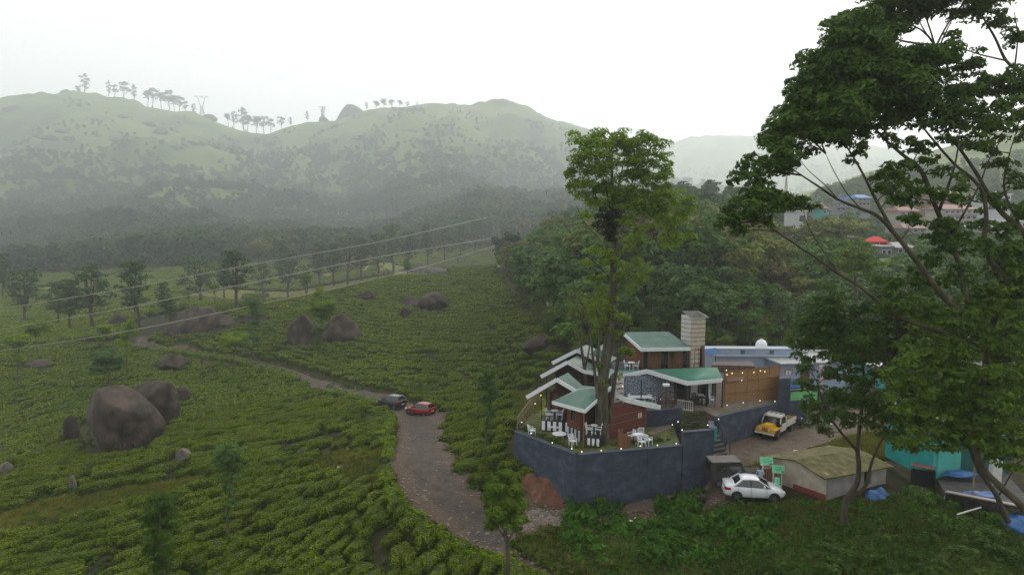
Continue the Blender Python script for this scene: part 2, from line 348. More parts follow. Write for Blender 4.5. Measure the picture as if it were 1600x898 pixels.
def road(name, edges, m, lift=.06, nx=10, sub=8):
    """edges: list of (left pixel, right pixel) across the road, going away"""
    ctr = []
    for l,r in edges:
        a = hit(*l); b = hit(*r); ctr.append((a.x,a.y,b.x,b.y))
    c = np.array(catmull(ctr,sub)); V=[]; A=[]
    for i in range(len(c)):
        a_,b_ = c[i,:2].copy(),c[i,2:].copy(); wd_ = np.hypot(*(a_-b_)); k_ = np.clip((c[i,1]-84)/14,0,1); tgt = wd_*(1-k_)+min(wd_,2.3)*k_; m_ = (a_+b_)/2; c[i,:2] = m_+(a_-m_)*tgt/wd_; c[i,2:] = m_+(b_-m_)*tgt/wd_
    for i in range(len(c)):
        wob = .18*math.sin(i*1.7)+.12*math.sin(i*.73+1)
        for k in range(nx+1):
            t = k/nx; t2 = t + (wob*.06 if 0<k<nx else wob*.05); x = c[i,0]*(1-t2)+c[i,2]*t2; y = c[i,1]*(1-t2)+c[i,3]*t2
            V.append((x,y,0)); A.append(abs(t-.5)*2)
    V = np.array(V); V[:,2] = HT(V[:,0],V[:,1])+lift
    n1 = len(c); idx = np.arange(n1*(nx+1)).reshape(n1,nx+1)
    F = np.stack([idx[:-1,:-1],idx[:-1,1:],idx[1:,1:],idx[1:,:-1]],-1).reshape(-1,4)
    me = npmesh(name, V, F, m, smooth=True)
    a = me.attributes.new('across','FLOAT','POINT'); a.data.foreach_set('value', np.array(A,np.float32))
    for i in range(len(c)): ROADC.append(((c[i,0]+c[i,2])/2,(c[i,1]+c[i,3])/2, math.hypot(c[i,0]-c[i,2],c[i,1]-c[i,3])/2))
    return props(link(name, me), kind='structure')
asph = road_mat('worn_road_surface', (.062,.051,.043), (.085,.060,.042), (.155,.13,.108))
conc = road_mat('dusty_lane_surface', (.100,.078,.060), (.10,.072,.052), (.18,.15,.122))
road('road', [((890,1010),(985,1010)),((862,925),(925,905)),((818,888),(862,868)),((770,863),(835,842)),((716,840),(806,812)),((668,808),(762,778)),((634,775),(738,752)),((616,740),(718,728)),((622,705),(695,700)),((628,680),(692,675)),((622,660),(690,655)),((600,640),(690,640)),((560,624),(625,622)),((505,613),(530,600)),((470,600),(498,592)),((415,580),(438,572)),((330,562),(345,554)),((240,547),(250,538)),((213,541),(232,531)),((215,532),(238,526))], asph)
road('lane', [((790,850),(822,806)),((860,826),(880,797)),((960,806),(930,792)),((1040,800),(1010,772)),((1100,800),(1060,756)),((1160,770),(1100,738)),((1190,730),(1122,718)),((1230,712),(1140,694)),((1290,694),(1190,672)),((1360,676),(1260,652)),((1440,655),(1330,642)),((1600,640),(1500,626))], conc, lift=.10)
RC = np.array(ROADC)
# ================================================================== TEA
TEA_A = [(-700,1300),(-700,530),(0,528),(215,545),(240,552),(400,580),(470,603),(520,624),(575,636),(612,655),(616,690),(600,738),(630,790),(700,850),(800,890),(850,930),(900,1300)]
TEA_B = [(238,540),(245,515),(400,468),(550,440),(650,420),(770,414),(790,450),(830,500),(880,545),(850,590),(822,625),(700,640),(630,618),(540,596),(470,572),(400,558),(300,545)]
TEA_C = [(695,655),(700,640),(830,612),(806,655),(802,705),(850,728),(815,752),(812,775),(760,765),(718,722),(695,690)]
ROCKS = [ # px, base py, width px, height px, (depth factor, seed, roundness)  label
 (178,708,118,112,'huge rounded dark brown boulder with pale streaks at its foot in the near tea field',11),
 (232,668,78,86,'tall brown boulder leaning behind the biggest one with moss in the gap',12),
 (283,629,34,24,'small dark boulder to the right of the tall brown boulder',13),
 (108,692,24,46,'grey narrow boulder at the left foot of the huge boulder',19),
 (472,540,50,56,'brown split boulder, left one of the pair on the tea slope',14),
 (528,534,66,52,'brown slanted boulder, right one of the pair on the tea slope',15),
 (300,523,105,44,'long dark rock outcrop above the bend of the road',16),
 (265,580,48,24,'low grey rock outcrop beside the far road',17),
 (284,722,26,20,'small tan boulder alone in tea below the huge boulder',18),
 (6,743,22,20,'grey rounded stone at the left edge of the tea field',20),
 (575,468,28,14,'flat dark rock near the crest of the tea spur',21),
 (675,486,50,30,'peaked rock outcrop high on the tea spur',22),
 (632,497,20,16,'small black rock left of the peaked outcrop',23),
 (640,478,40,16,'low flat rock running into the peaked outcrop',24),
 (845,552,62,30,'bare grey rock ledge above the cottages',25),
 (660,428,90,14,'long dark rock strip along the crest of the tea spur',26),
 (180,516,34,24,'dark rock below the tall trees at left',27),
 (55,575,60,14,'flat brown rock patch in the far left tea',28),
 (470,716,22,12,'flat stone in the gap below the road bend',29),
 (112,768,14,26,'pale leaning stone beside the grassy track',30),
 (395,506,50,16,'low brown rock beside the long dark outcrop',31),
 (345,512,50,22,'brown rock shoulder adjoining the long dark outcrop',32)]
def excl_rocks(px,py):
    e = np.zeros(px.shape,bool)
    for (cx,by,w_,h_,l,s) in ROCKS: e |= (np.abs(px-cx)<w_*.5)&(py>by-h_*.45)&(py<by+4)
    return e
def tea_points(poly, ang, sx, sy, bounds, seed, warp=1.5):
    rng = np.random.default_rng(seed); x0,x1,y0,y1 = bounds
    u = np.arange(-260,260,sx); v = np.arange(-260,260,sy); U,V = np.meshgrid(u,v); U = U+ (np.arange(len(v))%2)[:,None]*sx*.5
    U = U+rng.normal(0,sx*.16,U.shape); V = V+rng.normal(0,sy*.07,V.shape)
    cx,cy = (x0+x1)/2,(y0+y1)/2; c,s = cos(ang),sin(ang)
    V2 = V + warp*2.2*np.sin(U/17+1)+warp*np.sin(U/9+V*.07)
    X = cx+U*c-V2*s; Y = cy+U*s+V2*c
    ok = (X>x0)&(X<x1)&(Y>y0)&(Y<y1); X = X[ok]; Y = Y[ok]; Z = HT(X,Y); px,py,f = proj(X,Y,Z)
    ok = inpoly(px,py,poly)&(f>1)&~excl_rocks(px,py)
    for q in GRASSY: ok &= ~inpoly(px,py,q)
    X,Y,Z = X[ok],Y[ok],Z[ok]
    d = np.full(len(X),9.)
    for rx,ry,hw in RC[::2]: d = np.minimum(d, np.hypot(X-rx,Y-ry)-hw)
    ok = d>.55
    # worn gaps and footpaths between blocks of bushes
    gap = (fbm(X/7,Y/7,31)>.70)|(np.abs(fbm(X/26,Y/26,44)-.5)<.010)
    ok &= ~gap & (rng.random(len(X))>.035)
    a = ang + warp*.25*np.cos(X/11) + rng.normal(0,.13,len(X))
    return X[ok],Y[ok],Z[ok],a[ok]
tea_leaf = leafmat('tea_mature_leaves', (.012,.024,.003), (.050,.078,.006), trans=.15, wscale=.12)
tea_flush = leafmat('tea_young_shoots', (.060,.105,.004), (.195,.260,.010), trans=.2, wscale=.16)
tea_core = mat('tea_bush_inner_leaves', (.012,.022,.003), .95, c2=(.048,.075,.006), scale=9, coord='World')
def bush_mesh(name, seed, nleaf=420, ls=.085, sx=1.05, sy=.62, sz=.72):
    rng = np.random.default_rng(seed)
    # woody, flat-topped cushion underneath
    V=[];F=[]; nu,nv = 14,5
    for j in range(nv+1):
        ph = j/nv*pi/2
        for i in range(nu):
            a = 2*pi*i/nu; k = .88*(1+.17*math.sin(3*a+seed)+.09*math.sin(5*a+seed*2))
            k*=1.06; V.append((sx*k*cos(a)*cos(ph)**.55, sy*k*sin(a)*cos(ph)**.55, sz*(.96*math.sin(ph)**.8+.04*math.sin(a*4+j))-.12*(j==0)))
    for j in range(nv):
        for i in range(nu): F.append((j*nu+i, j*nu+(i+1)%nu, (j+1)*nu+(i+1)%nu, (j+1)*nu+i))
    V = np.array(V); F = np.array(F)
    # leaves and plucked shoots over the top and flanks
    ph = np.arcsin(rng.uniform(.02,1,nleaf)**.8); a = rng.uniform(0,2*pi,nleaf)
    k = (1+.17*np.sin(3*a+seed)+.09*np.sin(5*a+seed*2))
    lump = 1+.10*np.sin(a*7+ph*5+seed)+rng.normal(0,.035,nleaf)
    C = np.stack([sx*k*np.cos(a)*np.cos(ph)**.55*lump, sy*k*np.sin(a)*np.cos(ph)**.55*lump, sz*(np.sin(ph)**.8)*(1+.06*np.sin(a*3+ph*9+seed))+rng.normal(.02,.03,nleaf)],1)
    nrm = C/np.array([sx,sy,sz])**2; nrm /= np.linalg.norm(nrm,axis=1,keepdims=True); nrm = nrm+rng.normal(0,.42,nrm.shape); nrm /= np.linalg.norm(nrm,axis=1,keepdims=True)
    LV,LF = leaf_quads(C, nrm, rng, ls)
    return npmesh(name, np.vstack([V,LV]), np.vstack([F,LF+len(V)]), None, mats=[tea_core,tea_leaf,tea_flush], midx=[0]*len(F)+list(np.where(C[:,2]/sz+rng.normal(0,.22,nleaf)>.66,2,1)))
def leaf_quads(C, nrm, rng, ls, aspect=.55, var=.35):
    n = len(C); t = rng.normal(size=(n,3)); t -= (t*nrm).sum(1,keepdims=True)*nrm; t /= np.linalg.norm(t,axis=1,keepdims=True)
    b = np.cross(nrm,t); s = (ls*np.exp(rng.normal(0,var,n)))[:,None]
    V = np.stack([C-t*s, C+b*s*aspect, C+t*s, C-b*s*aspect],1).reshape(-1,3)
    return V, np.arange(4*n).reshape(n,4)
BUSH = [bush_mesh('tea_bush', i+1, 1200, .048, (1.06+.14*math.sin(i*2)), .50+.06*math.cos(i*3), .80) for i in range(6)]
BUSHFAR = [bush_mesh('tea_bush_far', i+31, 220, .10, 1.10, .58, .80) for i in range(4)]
def scatter_node(o, protos, rotz=True):
    """instances of the prototype meshes on this object's own points (rot / scale attributes)"""
    ng = bpy.data.node_groups.new(o.name+'_scatter','GeometryNodeTree'); ng.interface.new_socket('Geometry',in_out='INPUT',socket_type='NodeSocketGeometry'); ng.interface.new_socket('Geometry',in_out='OUTPUT',socket_type='NodeSocketGeometry')
    i = ng.nodes.new('NodeGroupInput'); q = ng.nodes.new('NodeGroupOutput'); ins = ng.nodes.new('GeometryNodeInstanceOnPoints')
    g2 = ng.nodes.new('GeometryNodeGeometryToInstance')
    for me in reversed(protos):
        po = bpy.data.objects.new(me.name+'_shape', me); oi = ng.nodes.new('GeometryNodeObjectInfo'); oi.inputs['Object'].default_value = po; oi.inputs['As Instance'].default_value = True
        ng.links.new(oi.outputs['Geometry'], g2.inputs[0])
    ng.links.new(i.outputs[0], ins.inputs['Points']); ng.links.new(g2.outputs[0], ins.inputs['Instance']); ins.inputs['Pick Instance'].default_value = True
    def att(n_,dt):
        a = ng.nodes.new('GeometryNodeInputNamedAttribute'); a.data_type = dt; a.inputs[0].default_value = n_; return a.outputs[0]
    ng.links.new(att('pick','INT'), ins.inputs['Instance Index'])
    rr_ = ng.nodes.new('FunctionNodeEulerToRotation'); ng.links.new(att('rot','FLOAT_VECTOR'), rr_.inputs[0]); ng.links.new(rr_.outputs[0], ins.inputs['Rotation'])
    ng.links.new(att('size','FLOAT_VECTOR'), ins.inputs['Scale']); ng.links.new(ins.outputs[0], q.inputs[0])
    md = o.modifiers.new('scatter','NODES'); md.node_group = ng
def scatter(name, pos, rot, size, protos, rng):
    n_ = len(pos); m = bpy.data.meshes.new(name); m.vertices.add(n_); m.vertices.foreach_set('co', np.ascontiguousarray(pos,np.float32).ravel())
    a = m.attributes.new('rot','FLOAT_VECTOR','POINT'); a.data.foreach_set('vector', np.ascontiguousarray(rot,np.float32).ravel())
    a = m.attributes.new('size','FLOAT_VECTOR','POINT'); a.data.foreach_set('vector', np.ascontiguousarray(size,np.float32).ravel())
    a = m.attributes.new('pick','INT','POINT'); a.data.foreach_set('value', rng.integers(0,len(protos),n_).astype(np.int32))
    o = link(name, m); scatter_node(o, protos); return props(o, kind='stuff')
def put_tea():
    rng = np.random.default_rng(5); S=[]
    for poly,ang,sx,sy,bd,sd,wp in ((TEA_A,1.02,1.62,1.22,(-130,20,30,175),1,1.1),(TEA_B,.10,1.8,1.42,(-90,25,60,260),2,1.2),(TEA_C,.55,1.6,1.14,(-12,8,44,90),3,.6)):
        x,y,z,a = tea_points(poly,ang,sx,sy,bd,sd,wp); S.append(np.stack([x,y,z,a,np.full(len(x),sd)],1))
    S = np.concatenate(S); d = np.hypot(S[:,0],S[:,1]); px,py,f = proj(S[:,0],S[:,1],S[:,2])
    vis = (px>-40)&(px<1640)&(py<925); order = np.argsort(np.where(vis,d,9e9))[:300]; nearm = np.zeros(len(S),bool); nearm[order] = True
    print('TEA', len(S), 'farthest single', d[order].max())
    lab = {1:('pruned tea bush with bright top in the dense field left of the road','tea bushes in the near field left of the road'),
           2:('low tea bush on the slope above the two parked cars','tea bushes above the parked cars'),
           3:('tea bush between the road and the blue retaining wall','tea bushes between road and blue wall')}
    for i in np.nonzero(nearm)[0]:
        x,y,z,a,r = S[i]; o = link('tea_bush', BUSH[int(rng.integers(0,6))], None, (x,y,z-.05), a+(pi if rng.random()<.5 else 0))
        s = rng.uniform(.88,1.14); o.scale = (s*rng.uniform(.85,1.35),s*rng.uniform(.85,1.1),s*rng.uniform(.7,1.3)); l,g_ = lab[int(r)]
        if int(r)==1:
            qx,qy = px[i],py[i]; dh = min(math.hypot(qx-a_,(qy-b_)*1.5) for a_,b_ in ((850,900),(780,880),(722,858),(660,822),(625,790),(605,755)))
            w_ = 'beside the clipped hedge of the near road' if dh<62 else 'by the bushy young tree at bottom left' if abs(qx-252)<60 and qy>740 else 'under the slender dark tree' if abs(qx-358)<50 else 'left of the bushy young tree at bottom left' if qx<195 and qy>800 else 'between the bushy and the slender tree' if qx<360 and qy>770 else 'right of the slender dark tree' if qx<520 and qy>740 else 'below the yellow grass patch' if qx<700 and qy>745 else 'close to the grassy track' if qx<400 else 'around the yellow grass patch'
            l,g_ = f'pruned tea bush with bright top, {w_}', f'tea bushes {w_}'
        pass; props(o,l,'tea bush',g_)
    for nm,sel,pr in (('tea_bushes',~nearm&(d<95),BUSH),('tea_bushes',~nearm&(d>=95),BUSHFAR)):
        q = S[sel]; n_ = len(q); s = rng.uniform(.88,1.14,n_)
        rot = np.zeros((n_,3)); rot[:,2] = q[:,3]+np.where(rng.random(n_)<.5,pi,0)
        sz = np.stack([s*rng.uniform(.85,1.35,n_), s*rng.uniform(.85,1.12,n_), s*rng.uniform(.7,1.3,n_)],1)
        pos = q[:,:3].copy(); pos[:,2] -= .05
        scatter(nm,pos,rot,sz,pr,rng)
put_tea()
# clipped hedge along the near road, and the weeds and scrub on the verges
hedge_leaf = leafmat('hedge_leaves', (.050,.105,.005), (.165,.245,.012), trans=.2, wscale=.4)
weed_leaf = leafmat('weed_leaves', (.028,.055,.010), (.11,.15,.035), trans=.25, wscale=.35, dead=(.16,.12,.06))
scrub_leaf = leafmat('scrub_leaves', (.020,.065,.008), (.085,.18,.02), trans=.25, wscale=.5)
def hedge(name, path, wd, hh, label, cat='hedge', leaf=None, ls=.08, dens=330):
    rng = np.random.default_rng(len(path)*7+int(path[0][0])); pts_ = [hit(*p) for p in path]; c = np.array(catmull([(p.x,p.y) for p in pts_],10))
    seg = np.diff(c,axis=0); Ls = np.hypot(seg[:,0],seg[:,1]); tot = Ls.sum(); n_ = int(tot*dens*wd)
    t = rng.uniform(0,tot,n_); cs = np.concatenate([[0],np.cumsum(Ls)]); k = np.clip(np.searchsorted(cs,t)-1,0,len(seg)-1); fr = (t-cs[k])/Ls[k]
    d = seg/Ls[:,None]; nm = np.stack([-d[:,1],d[:,0]],1); a = rng.uniform(-.15,pi+.15,n_)
    w_ = wd/2*(1+.22*np.sin(t*1.3)+.12*np.sin(t*3.1)); h_ = hh*(1+.16*np.sin(t*1.7+2)+.1*np.sin(t*4.3))
    off = np.sign(np.cos(a))*np.abs(np.cos(a))**.6*w_; X = c[k]+seg[k]*fr[:,None]+nm[k]*off[:,None]
    C = np.stack([X[:,0],X[:,1],HT(X[:,0],X[:,1])+np.maximum(np.sin(a),0)**.6*h_+rng.normal(0,.04,n_)],1)
    nr = np.stack([nm[k,0]*np.cos(a),nm[k,1]*np.cos(a),np.abs(np.sin(a))+.2],1)+rng.normal(0,.4,(n_,3)); nr /= np.linalg.norm(nr,axis=1,keepdims=True)
    V,F = leaf_quads(C,nr,rng,ls); o = props(empty(name,(c[0,0],c[0,1],H(*c[0]))),label,cat)
    lo = link('foliage', npmesh('foliage',V-np.array(o.location),F,leaf or hedge_leaf), o)
    m = MB(); 
    for i in range(0,len(c)-1):
        a0 = Vector((*c[i],H(*c[i]))); b0 = Vector((*c[i+1],H(*c[i+1]))); m.bar(a0+Vector((0,0,hh*.3)), b0+Vector((0,0,hh*.3)), wd*.5, hh*.5)
    m.build('branches', tea_core, o, loc=tuple(-v for v in o.location)); return o
hedge('hedge',[(850,918),(812,897),(760,876),(722,862),(694,848),(660,824),(630,797),(608,766),(599,738)],.95,.6,'bright clipped hedge curving along the left edge of the near road')
hedge('hedge',[(236,551),(280,554),(340,563),(405,580),(466,599)],1.3,1.3,'far hedge line hiding the track behind the left tea field',ls=.13,dens=90)
hedge('hedge',[(515,616),(545,624),(575,632),(592,637)],1.1,1.0,'short hedge line left of the dark grey car',ls=.11,dens=110)
hedge('hedge',[(590,690),(606,675),(612,660),(600,650),(575,640),(555,632)],1.1,.8,'short bright hedge round the bend below the two parked cars')
hedge('hedge',[(600,728),(606,712),(611,692)],.9,.7,'hedge piece on the road edge between the bend and the yellow grass patch')
# ================================================================== BOULDERS
rock_m = mat('weathered_granite', (.010,.007,.005), .95, c2=(.092,.066,.052), c3=(.042,.030,.023), scale=.5, bump=1, bscale=4, detail=12, lo=.34, hi=.66)
rock_g = mat('grey_granite', (.06,.055,.05), .9, c2=(.19,.165,.145), scale=1.2, bump=.9, bscale=5, detail=10, lo=.3, hi=.72)
def streak_rock():
    m = rock_m.copy(); m.name = 'streaked_granite'; t = m.node_tree; L = t.links; b = t.nodes['Principled BSDF']; src = b.inputs['Base Color'].links[0].from_socket
    tc = N(t,'ShaderNodeTexCoord'); mp_ = N(t,'ShaderNodeMapping'); mp_.inputs['Scale'].default_value=(1.6,1.6,.22); L.new(tc.outputs['Object'],mp_.inputs[0])
    nz = N(t,'ShaderNodeTexNoise', Scale=2.2, Detail=5); L.new(mp_.outputs[0],nz.inputs['Vector'])
    r = N(t,'ShaderNodeValToRGB'); e=r.color_ramp.elements; e[0].position=.60; e[0].color=(0,0,0,1); e[1].position=.67; e[1].color=(.75,.75,.75,1); L.new(nz.outputs['Fac'],r.inputs[0])
    sz = N(t,'ShaderNodeSeparateXYZ'); L.new(tc.outputs['Object'],sz.inputs[0]); mr = N(t,'ShaderNodeMapRange'); mr.inputs['From Min'].default_value=3.2; mr.inputs['From Max'].default_value=1.6; L.new(sz.outputs['Z'],mr.inputs['Value'])
    ml = N(t,'ShaderNodeMath', operation='MULTIPLY'); L.new(r.outputs[0],ml.inputs[0]); L.new(mr.outputs[0],ml.inputs[1])
    mx_ = N(t,'ShaderNodeMix', data_type='RGBA'); L.new(ml.outputs[0],mx_.inputs[0]); L.new(src,mx_.inputs[6]); mx_.inputs[7].default_value=(.28,.25,.19,1)
    L.new(mx_.outputs[2],b.inputs['Base Color']); return m
rock_s = streak_rock()
from mathutils import noise as mn
def boulder(name, base, w_, h_, seed, label, m, depth=.8, sub=4, flat=0, slant=0, rounded=None, cat='boulder', group=None):
    bm = bmesh.new(); bmesh.ops.create_icosphere(bm, subdivisions=sub, radius=1)
    for v in bm.verts:
        c = v.co.copy(); o = Vector((seed*3.7,seed*1.3,seed*.7)); rd_ = (h_/w_>.5) if rounded is None else rounded; q = c*(1+(.12 if rd_ else .2)*mn.noise(c*1.1+o)+(.05 if rd_ else .12)*mn.noise(c*2.3+o)+.025*mn.noise(c*6.5+o))
        cr = abs(mn.noise(c*.9+o*2)); q *= 1-.06*exp(-(cr/.025)**2)                       # split lines
        for j_ in range(9):                                                             # sheared faces
            n1 = Vector((math.sin(seed*1.3+j_*2.4),math.cos(seed*1.7+j_*2.4),math.sin(seed+j_*1.9)*.8)).normalized(); dd = q.dot(n1); th_ = .70+.05*math.sin(j_*3+seed)
            if dd > th_: q -= n1*(dd-th_)*.82
        q.z = (q.z*.58+.40) if rd_ else (q.z*.84 if q.z > 0 else q.z*.4)
        v.co = Vector((q.x*w_/2, q.y*w_/2*depth, q.z*h_ + q.x*slant*h_*.5))
    me = bpy.data.meshes.new(name); bm.to_mesh(me); bm.free(); me.materials.append(m); me.shade_smooth()
    return props(link(name, me, None, base), label, cat, group)
for (cx,by,pw_,ph_,lab,sd) in ROCKS:
    b = hit(cx,by-1); k = b.y/FPX; W = pw_*k; Hh = ph_*k/.97; dp = .8
    mm = rock_s if sd in (11,12) else (rock_g if sd in (18,20,30) else rock_m)
    if ph_/pw_ < .35: dp = .55
    boulder('boulder', (b.x, b.y+W*dp*.35, H(b.x,b.y+W*dp*.3)-.1*Hh), W*(1.16 if sd in (14,15) else 1.1 if sd in (11,12) else 1.0), Hh*(1.08 if ph_/pw_>.6 else 1.02), sd, lab, mm, dp, 5 if pw_>60 else 4, slant={14:-.3,15:.55,12:.1}.get(sd,0),rounded=False if sd in (14,15) else None)
# ================================================================== TREES
bark_d = mat('dark_bark', (.030,.024,.018), .95, c2=(.085,.068,.050), scale=3, bump=.6, bscale=9, stretch=(2,2,.5))
bark_g = mat('lichened_bark', (.028,.025,.017), .95, c2=(.105,.095,.065), scale=2.2, bump=.6, bscale=9, stretch=(2,2,.5))
bark_o = mat('olive_bark', (.026,.024,.013), .95, c2=(.082,.070,.040), scale=1.8, bump=.4, bscale=8)
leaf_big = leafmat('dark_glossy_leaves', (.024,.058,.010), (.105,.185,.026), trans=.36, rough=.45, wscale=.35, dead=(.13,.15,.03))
leaf_oak = leafmat('bright_feathery_leaves', (.085,.16,.012), (.27,.39,.04), trans=.5, wscale=.25)
leaf_oak2 = leafmat('yellowish_feathery_leaves', (.07,.125,.010), (.23,.32,.035), trans=.45, wscale=.25)
leaf_ivy = leafmat('dense_creeper_leaves', (.012,.020,.008), (.035,.05,.018), trans=.15, wscale=.5)
leaf_shade = leafmat('shade_tree_leaves', (.045,.088,.010), (.17,.25,.03), trans=.3, wscale=.4)
leaf_f1 = leafmat('forest_leaves_green', (.032,.080,.015), (.125,.225,.040), trans=.25, wscale=.06)
leaf_f2 = leafmat('forest_leaves_olive', (.060,.085,.016), (.20,.215,.045), trans=.25, wscale=.06)
leaf_f3 = leafmat('forest_leaves_dark', (.030,.068,.018), (.11,.185,.048), trans=.2, wscale=.06)
leaf_f4 = leafmat('forest_leaves_rust', (.05,.045,.02), (.15,.12,.05), trans=.25, wscale=.06)
def clump_leaves(clumps, dens, ls, rng, droop=0, aspect=.45, puffs=True):
    """leaves on small puffs scattered through every clump (x,y,z,rx,ry,rz)"""
    Cs=[];Ns=[]
    for (x,y,z,rx,ry,rz) in clumps:
        npf = max(9,int(9*((rx*ry*rz)**(1/3))/max(ls*8,.3))) if puffs else 1
        for _ in range(npf):
            d = rng.normal(size=3); d /= np.linalg.norm(d); k = rng.uniform(.35,.85) if puffs else 0
            pc = np.array([x+d[0]*rx*k, y+d[1]*ry*k, z+d[2]*rz*k*(1 if d[2]>0 else .7)]); pr = np.array([rx,ry,rz*.75])*rng.uniform(.30,.52)*(1 if puffs else 2.1)
            n_ = max(6,int(4.2*dens*(pr[0]*pr[1]+pr[0]*pr[2]+pr[1]*pr[2])/ (ls*ls)))
            q = rng.normal(size=(n_,3)); q /= np.linalg.norm(q,axis=1,keepdims=True); q[:,2] = np.where(q[:,2]<-.35, -q[:,2], q[:,2])
            Cs.append(pc+q*pr*rng.uniform(.72,1.06,n_)[:,None]); nn = q+rng.normal(0,.45,q.shape); nn[:,2] += .25; Ns.append(nn)
    C = np.concatenate(Cs); Nn = np.concatenate(Ns); Nn /= np.linalg.norm(Nn,axis=1,keepdims=True)
    return leaf_quads(C,Nn,rng,ls,aspect,.3)
def crown(parent, name, clumps, dens, ls, m, seed, org, label=None):
    rng = np.random.default_rng(seed); V,F = clump_leaves(clumps,dens,ls,rng); o = link(name, npmesh(name, V-np.array(org), F, m), parent)
    if label: o['label'] = label
    return o
def bend(a, b, sag=.12, n_=6, rng=random):
    a = Vector(a); b = Vector(b); d = b-a; L_ = d.length; o = Vector((rng.uniform(-1,1),rng.uniform(-1,1),rng.uniform(-.2,.9)))*L_*sag; o2 = Vector((rng.uniform(-1,1),rng.uniform(-1,1),rng.uniform(-1,1)))*L_*.035
    return [a+d*(i/n_)+o*math.sin(pi*i/n_)+o2*math.sin(2*pi*i/n_) for i in range(n_+1)]
def taper(r0, r1, n_): return [r0*(1-i/(n_-1))**.8+r1 for i in range(n_)]
# --- unit tree shapes (10 m tall) used for the woods; every copy is a tree of its own
def unit_tree(seed, form, leaf, dens=.30, ls=.27, bark=None):
    rng = np.random.default_rng(seed); rd = random.Random(seed); cl=[]
    if form == 'round': 
        for i in range(9): a = rng.uniform(0,2*pi); r = rng.uniform(.6,2.3); cl.append((r*cos(a),r*sin(a),rng.uniform(5.2,8.8),1.5,1.5,1.2))
        cl.append((0,0,8.6,1.5,1.5,1.3)); th_=5
    elif form == 'tall':
        for i in range(9): z = 4+i*.62; r = (1.5-abs(i-4)*.12)*rng.uniform(.3,1); a = rng.uniform(0,2*pi); cl.append((r*cos(a),r*sin(a),z,1.25,1.25,1.0))
        th_=4
    elif form == 'open':
        for i in range(12): a = i*2.4; r = rng.uniform(.7,2.6); cl.append((r*cos(a),r*sin(a),rng.uniform(4.6,9),1.35,1.35,.95))
        cl.append((0,0,9.1,1.4,1.4,.7)); th_=6
    elif form == 'gum':
        for i in range(10): a = i*2.1; r = rng.uniform(.3,1.5); cl.append((r*cos(a),r*sin(a),3.8+i*.58,1.15,1.15,.9))
        th_=4
    elif form == 'umbrella':
        for i in range(7): a = i*.9; cl.append((1.6*cos(a)*rng.uniform(.5,1),1.6*sin(a)*rng.uniform(.5,1),rng.uniform(7.6,9),1.5,1.5,1.1))
        th_=7
    elif form in ('valley','valley_slim'):
        w0 = 2.5 if form=='valley' else 1.5
        for i in range(16): z = 3.6+i*.37; a = i*2.4; r = w0*(1-((z-5.6)/4.6)**2)*rng.uniform(.35,1); cl.append((r*cos(a),r*sin(a),z,1.15,1.15,.85))
        th_=4
    elif form == 'bushy':
        for i in range(8): a = rng.uniform(0,2*pi); r = rng.uniform(.3,2.2); cl.append((r*cos(a),r*sin(a),rng.uniform(2.2,8),1.9,1.9,1.7))
        th_=2
    m = MB(); m.tube(bend((0,0,-.8),(rd.uniform(-.3,.3),rd.uniform(-.3,.3),8.3),.02,7,rd), taper(.21,.03,8), 6)
    for (x,y,z,*_) in cl: m.tube(bend((0,0,min(th_,z-1.2)*rd.uniform(.8,1)),(x,y,z),.1,4,rd), taper(.085,.015,5), 4)
    V,F = clump_leaves(cl,dens,ls,rng)
    return m.me('trunk', bark or bark_d), npmesh('crown',V,F,leaf)
def plant_tree(name, proto, base, h, rz, label, cat='tree', group=None, wide=1):
    o = empty(name, base, rz, label, cat, group); s = h/9.6; o.scale = (s*wide,s*wide,s)
    link('trunk', proto[0], o); link('crown', proto[1], o); return o
leaf_v = leafmat('valley_tree_leaves', (.024,.052,.018), (.085,.145,.045), trans=.2, wscale=.06)
U = {'v1':unit_tree(21,'valley',leaf_v,.30,.22),'v2':unit_tree(22,'valley_slim',leaf_v,.30,.22),'v3':unit_tree(23,'valley',leaf_v,.24,.22),'r1':unit_tree(1,'round',leaf_f1),'r2':unit_tree(2,'round',leaf_f2),'r3':unit_tree(3,'round',leaf_f3),'t1':unit_tree(4,'tall',leaf_f1),'t3':unit_tree(5,'tall',leaf_f3),
     'o1':unit_tree(6,'open',leaf_f1,.3),'o3':unit_tree(7,'open',leaf_f3,.3),'g1':unit_tree(8,'gum',leaf_f1,.2,.3),'g3':unit_tree(9,'gum',leaf_f3,.2,.3),'b1':unit_tree(10,'bushy',leaf_f1),'b2':unit_tree(11,'bushy',leaf_f2),'b3':unit_tree(12,'bushy',leaf_f3),'u1':unit_tree(13,'umbrella',leaf_shade),'r4':unit_tree(14,'round',leaf_f4,.24)}
def tree_px(name, kind, px, by, ty, label, wide=1, group=None, Y=None, jit=0):
    b = hit(px,by) if Y is None else P(px,by,Y); h = (by-ty)*b.y/FPX*1.02
    return plant_tree(name, U[kind], (b.x,b.y,b.z), h, (px*1.7)%6.28, label, 'tree', group, wide)
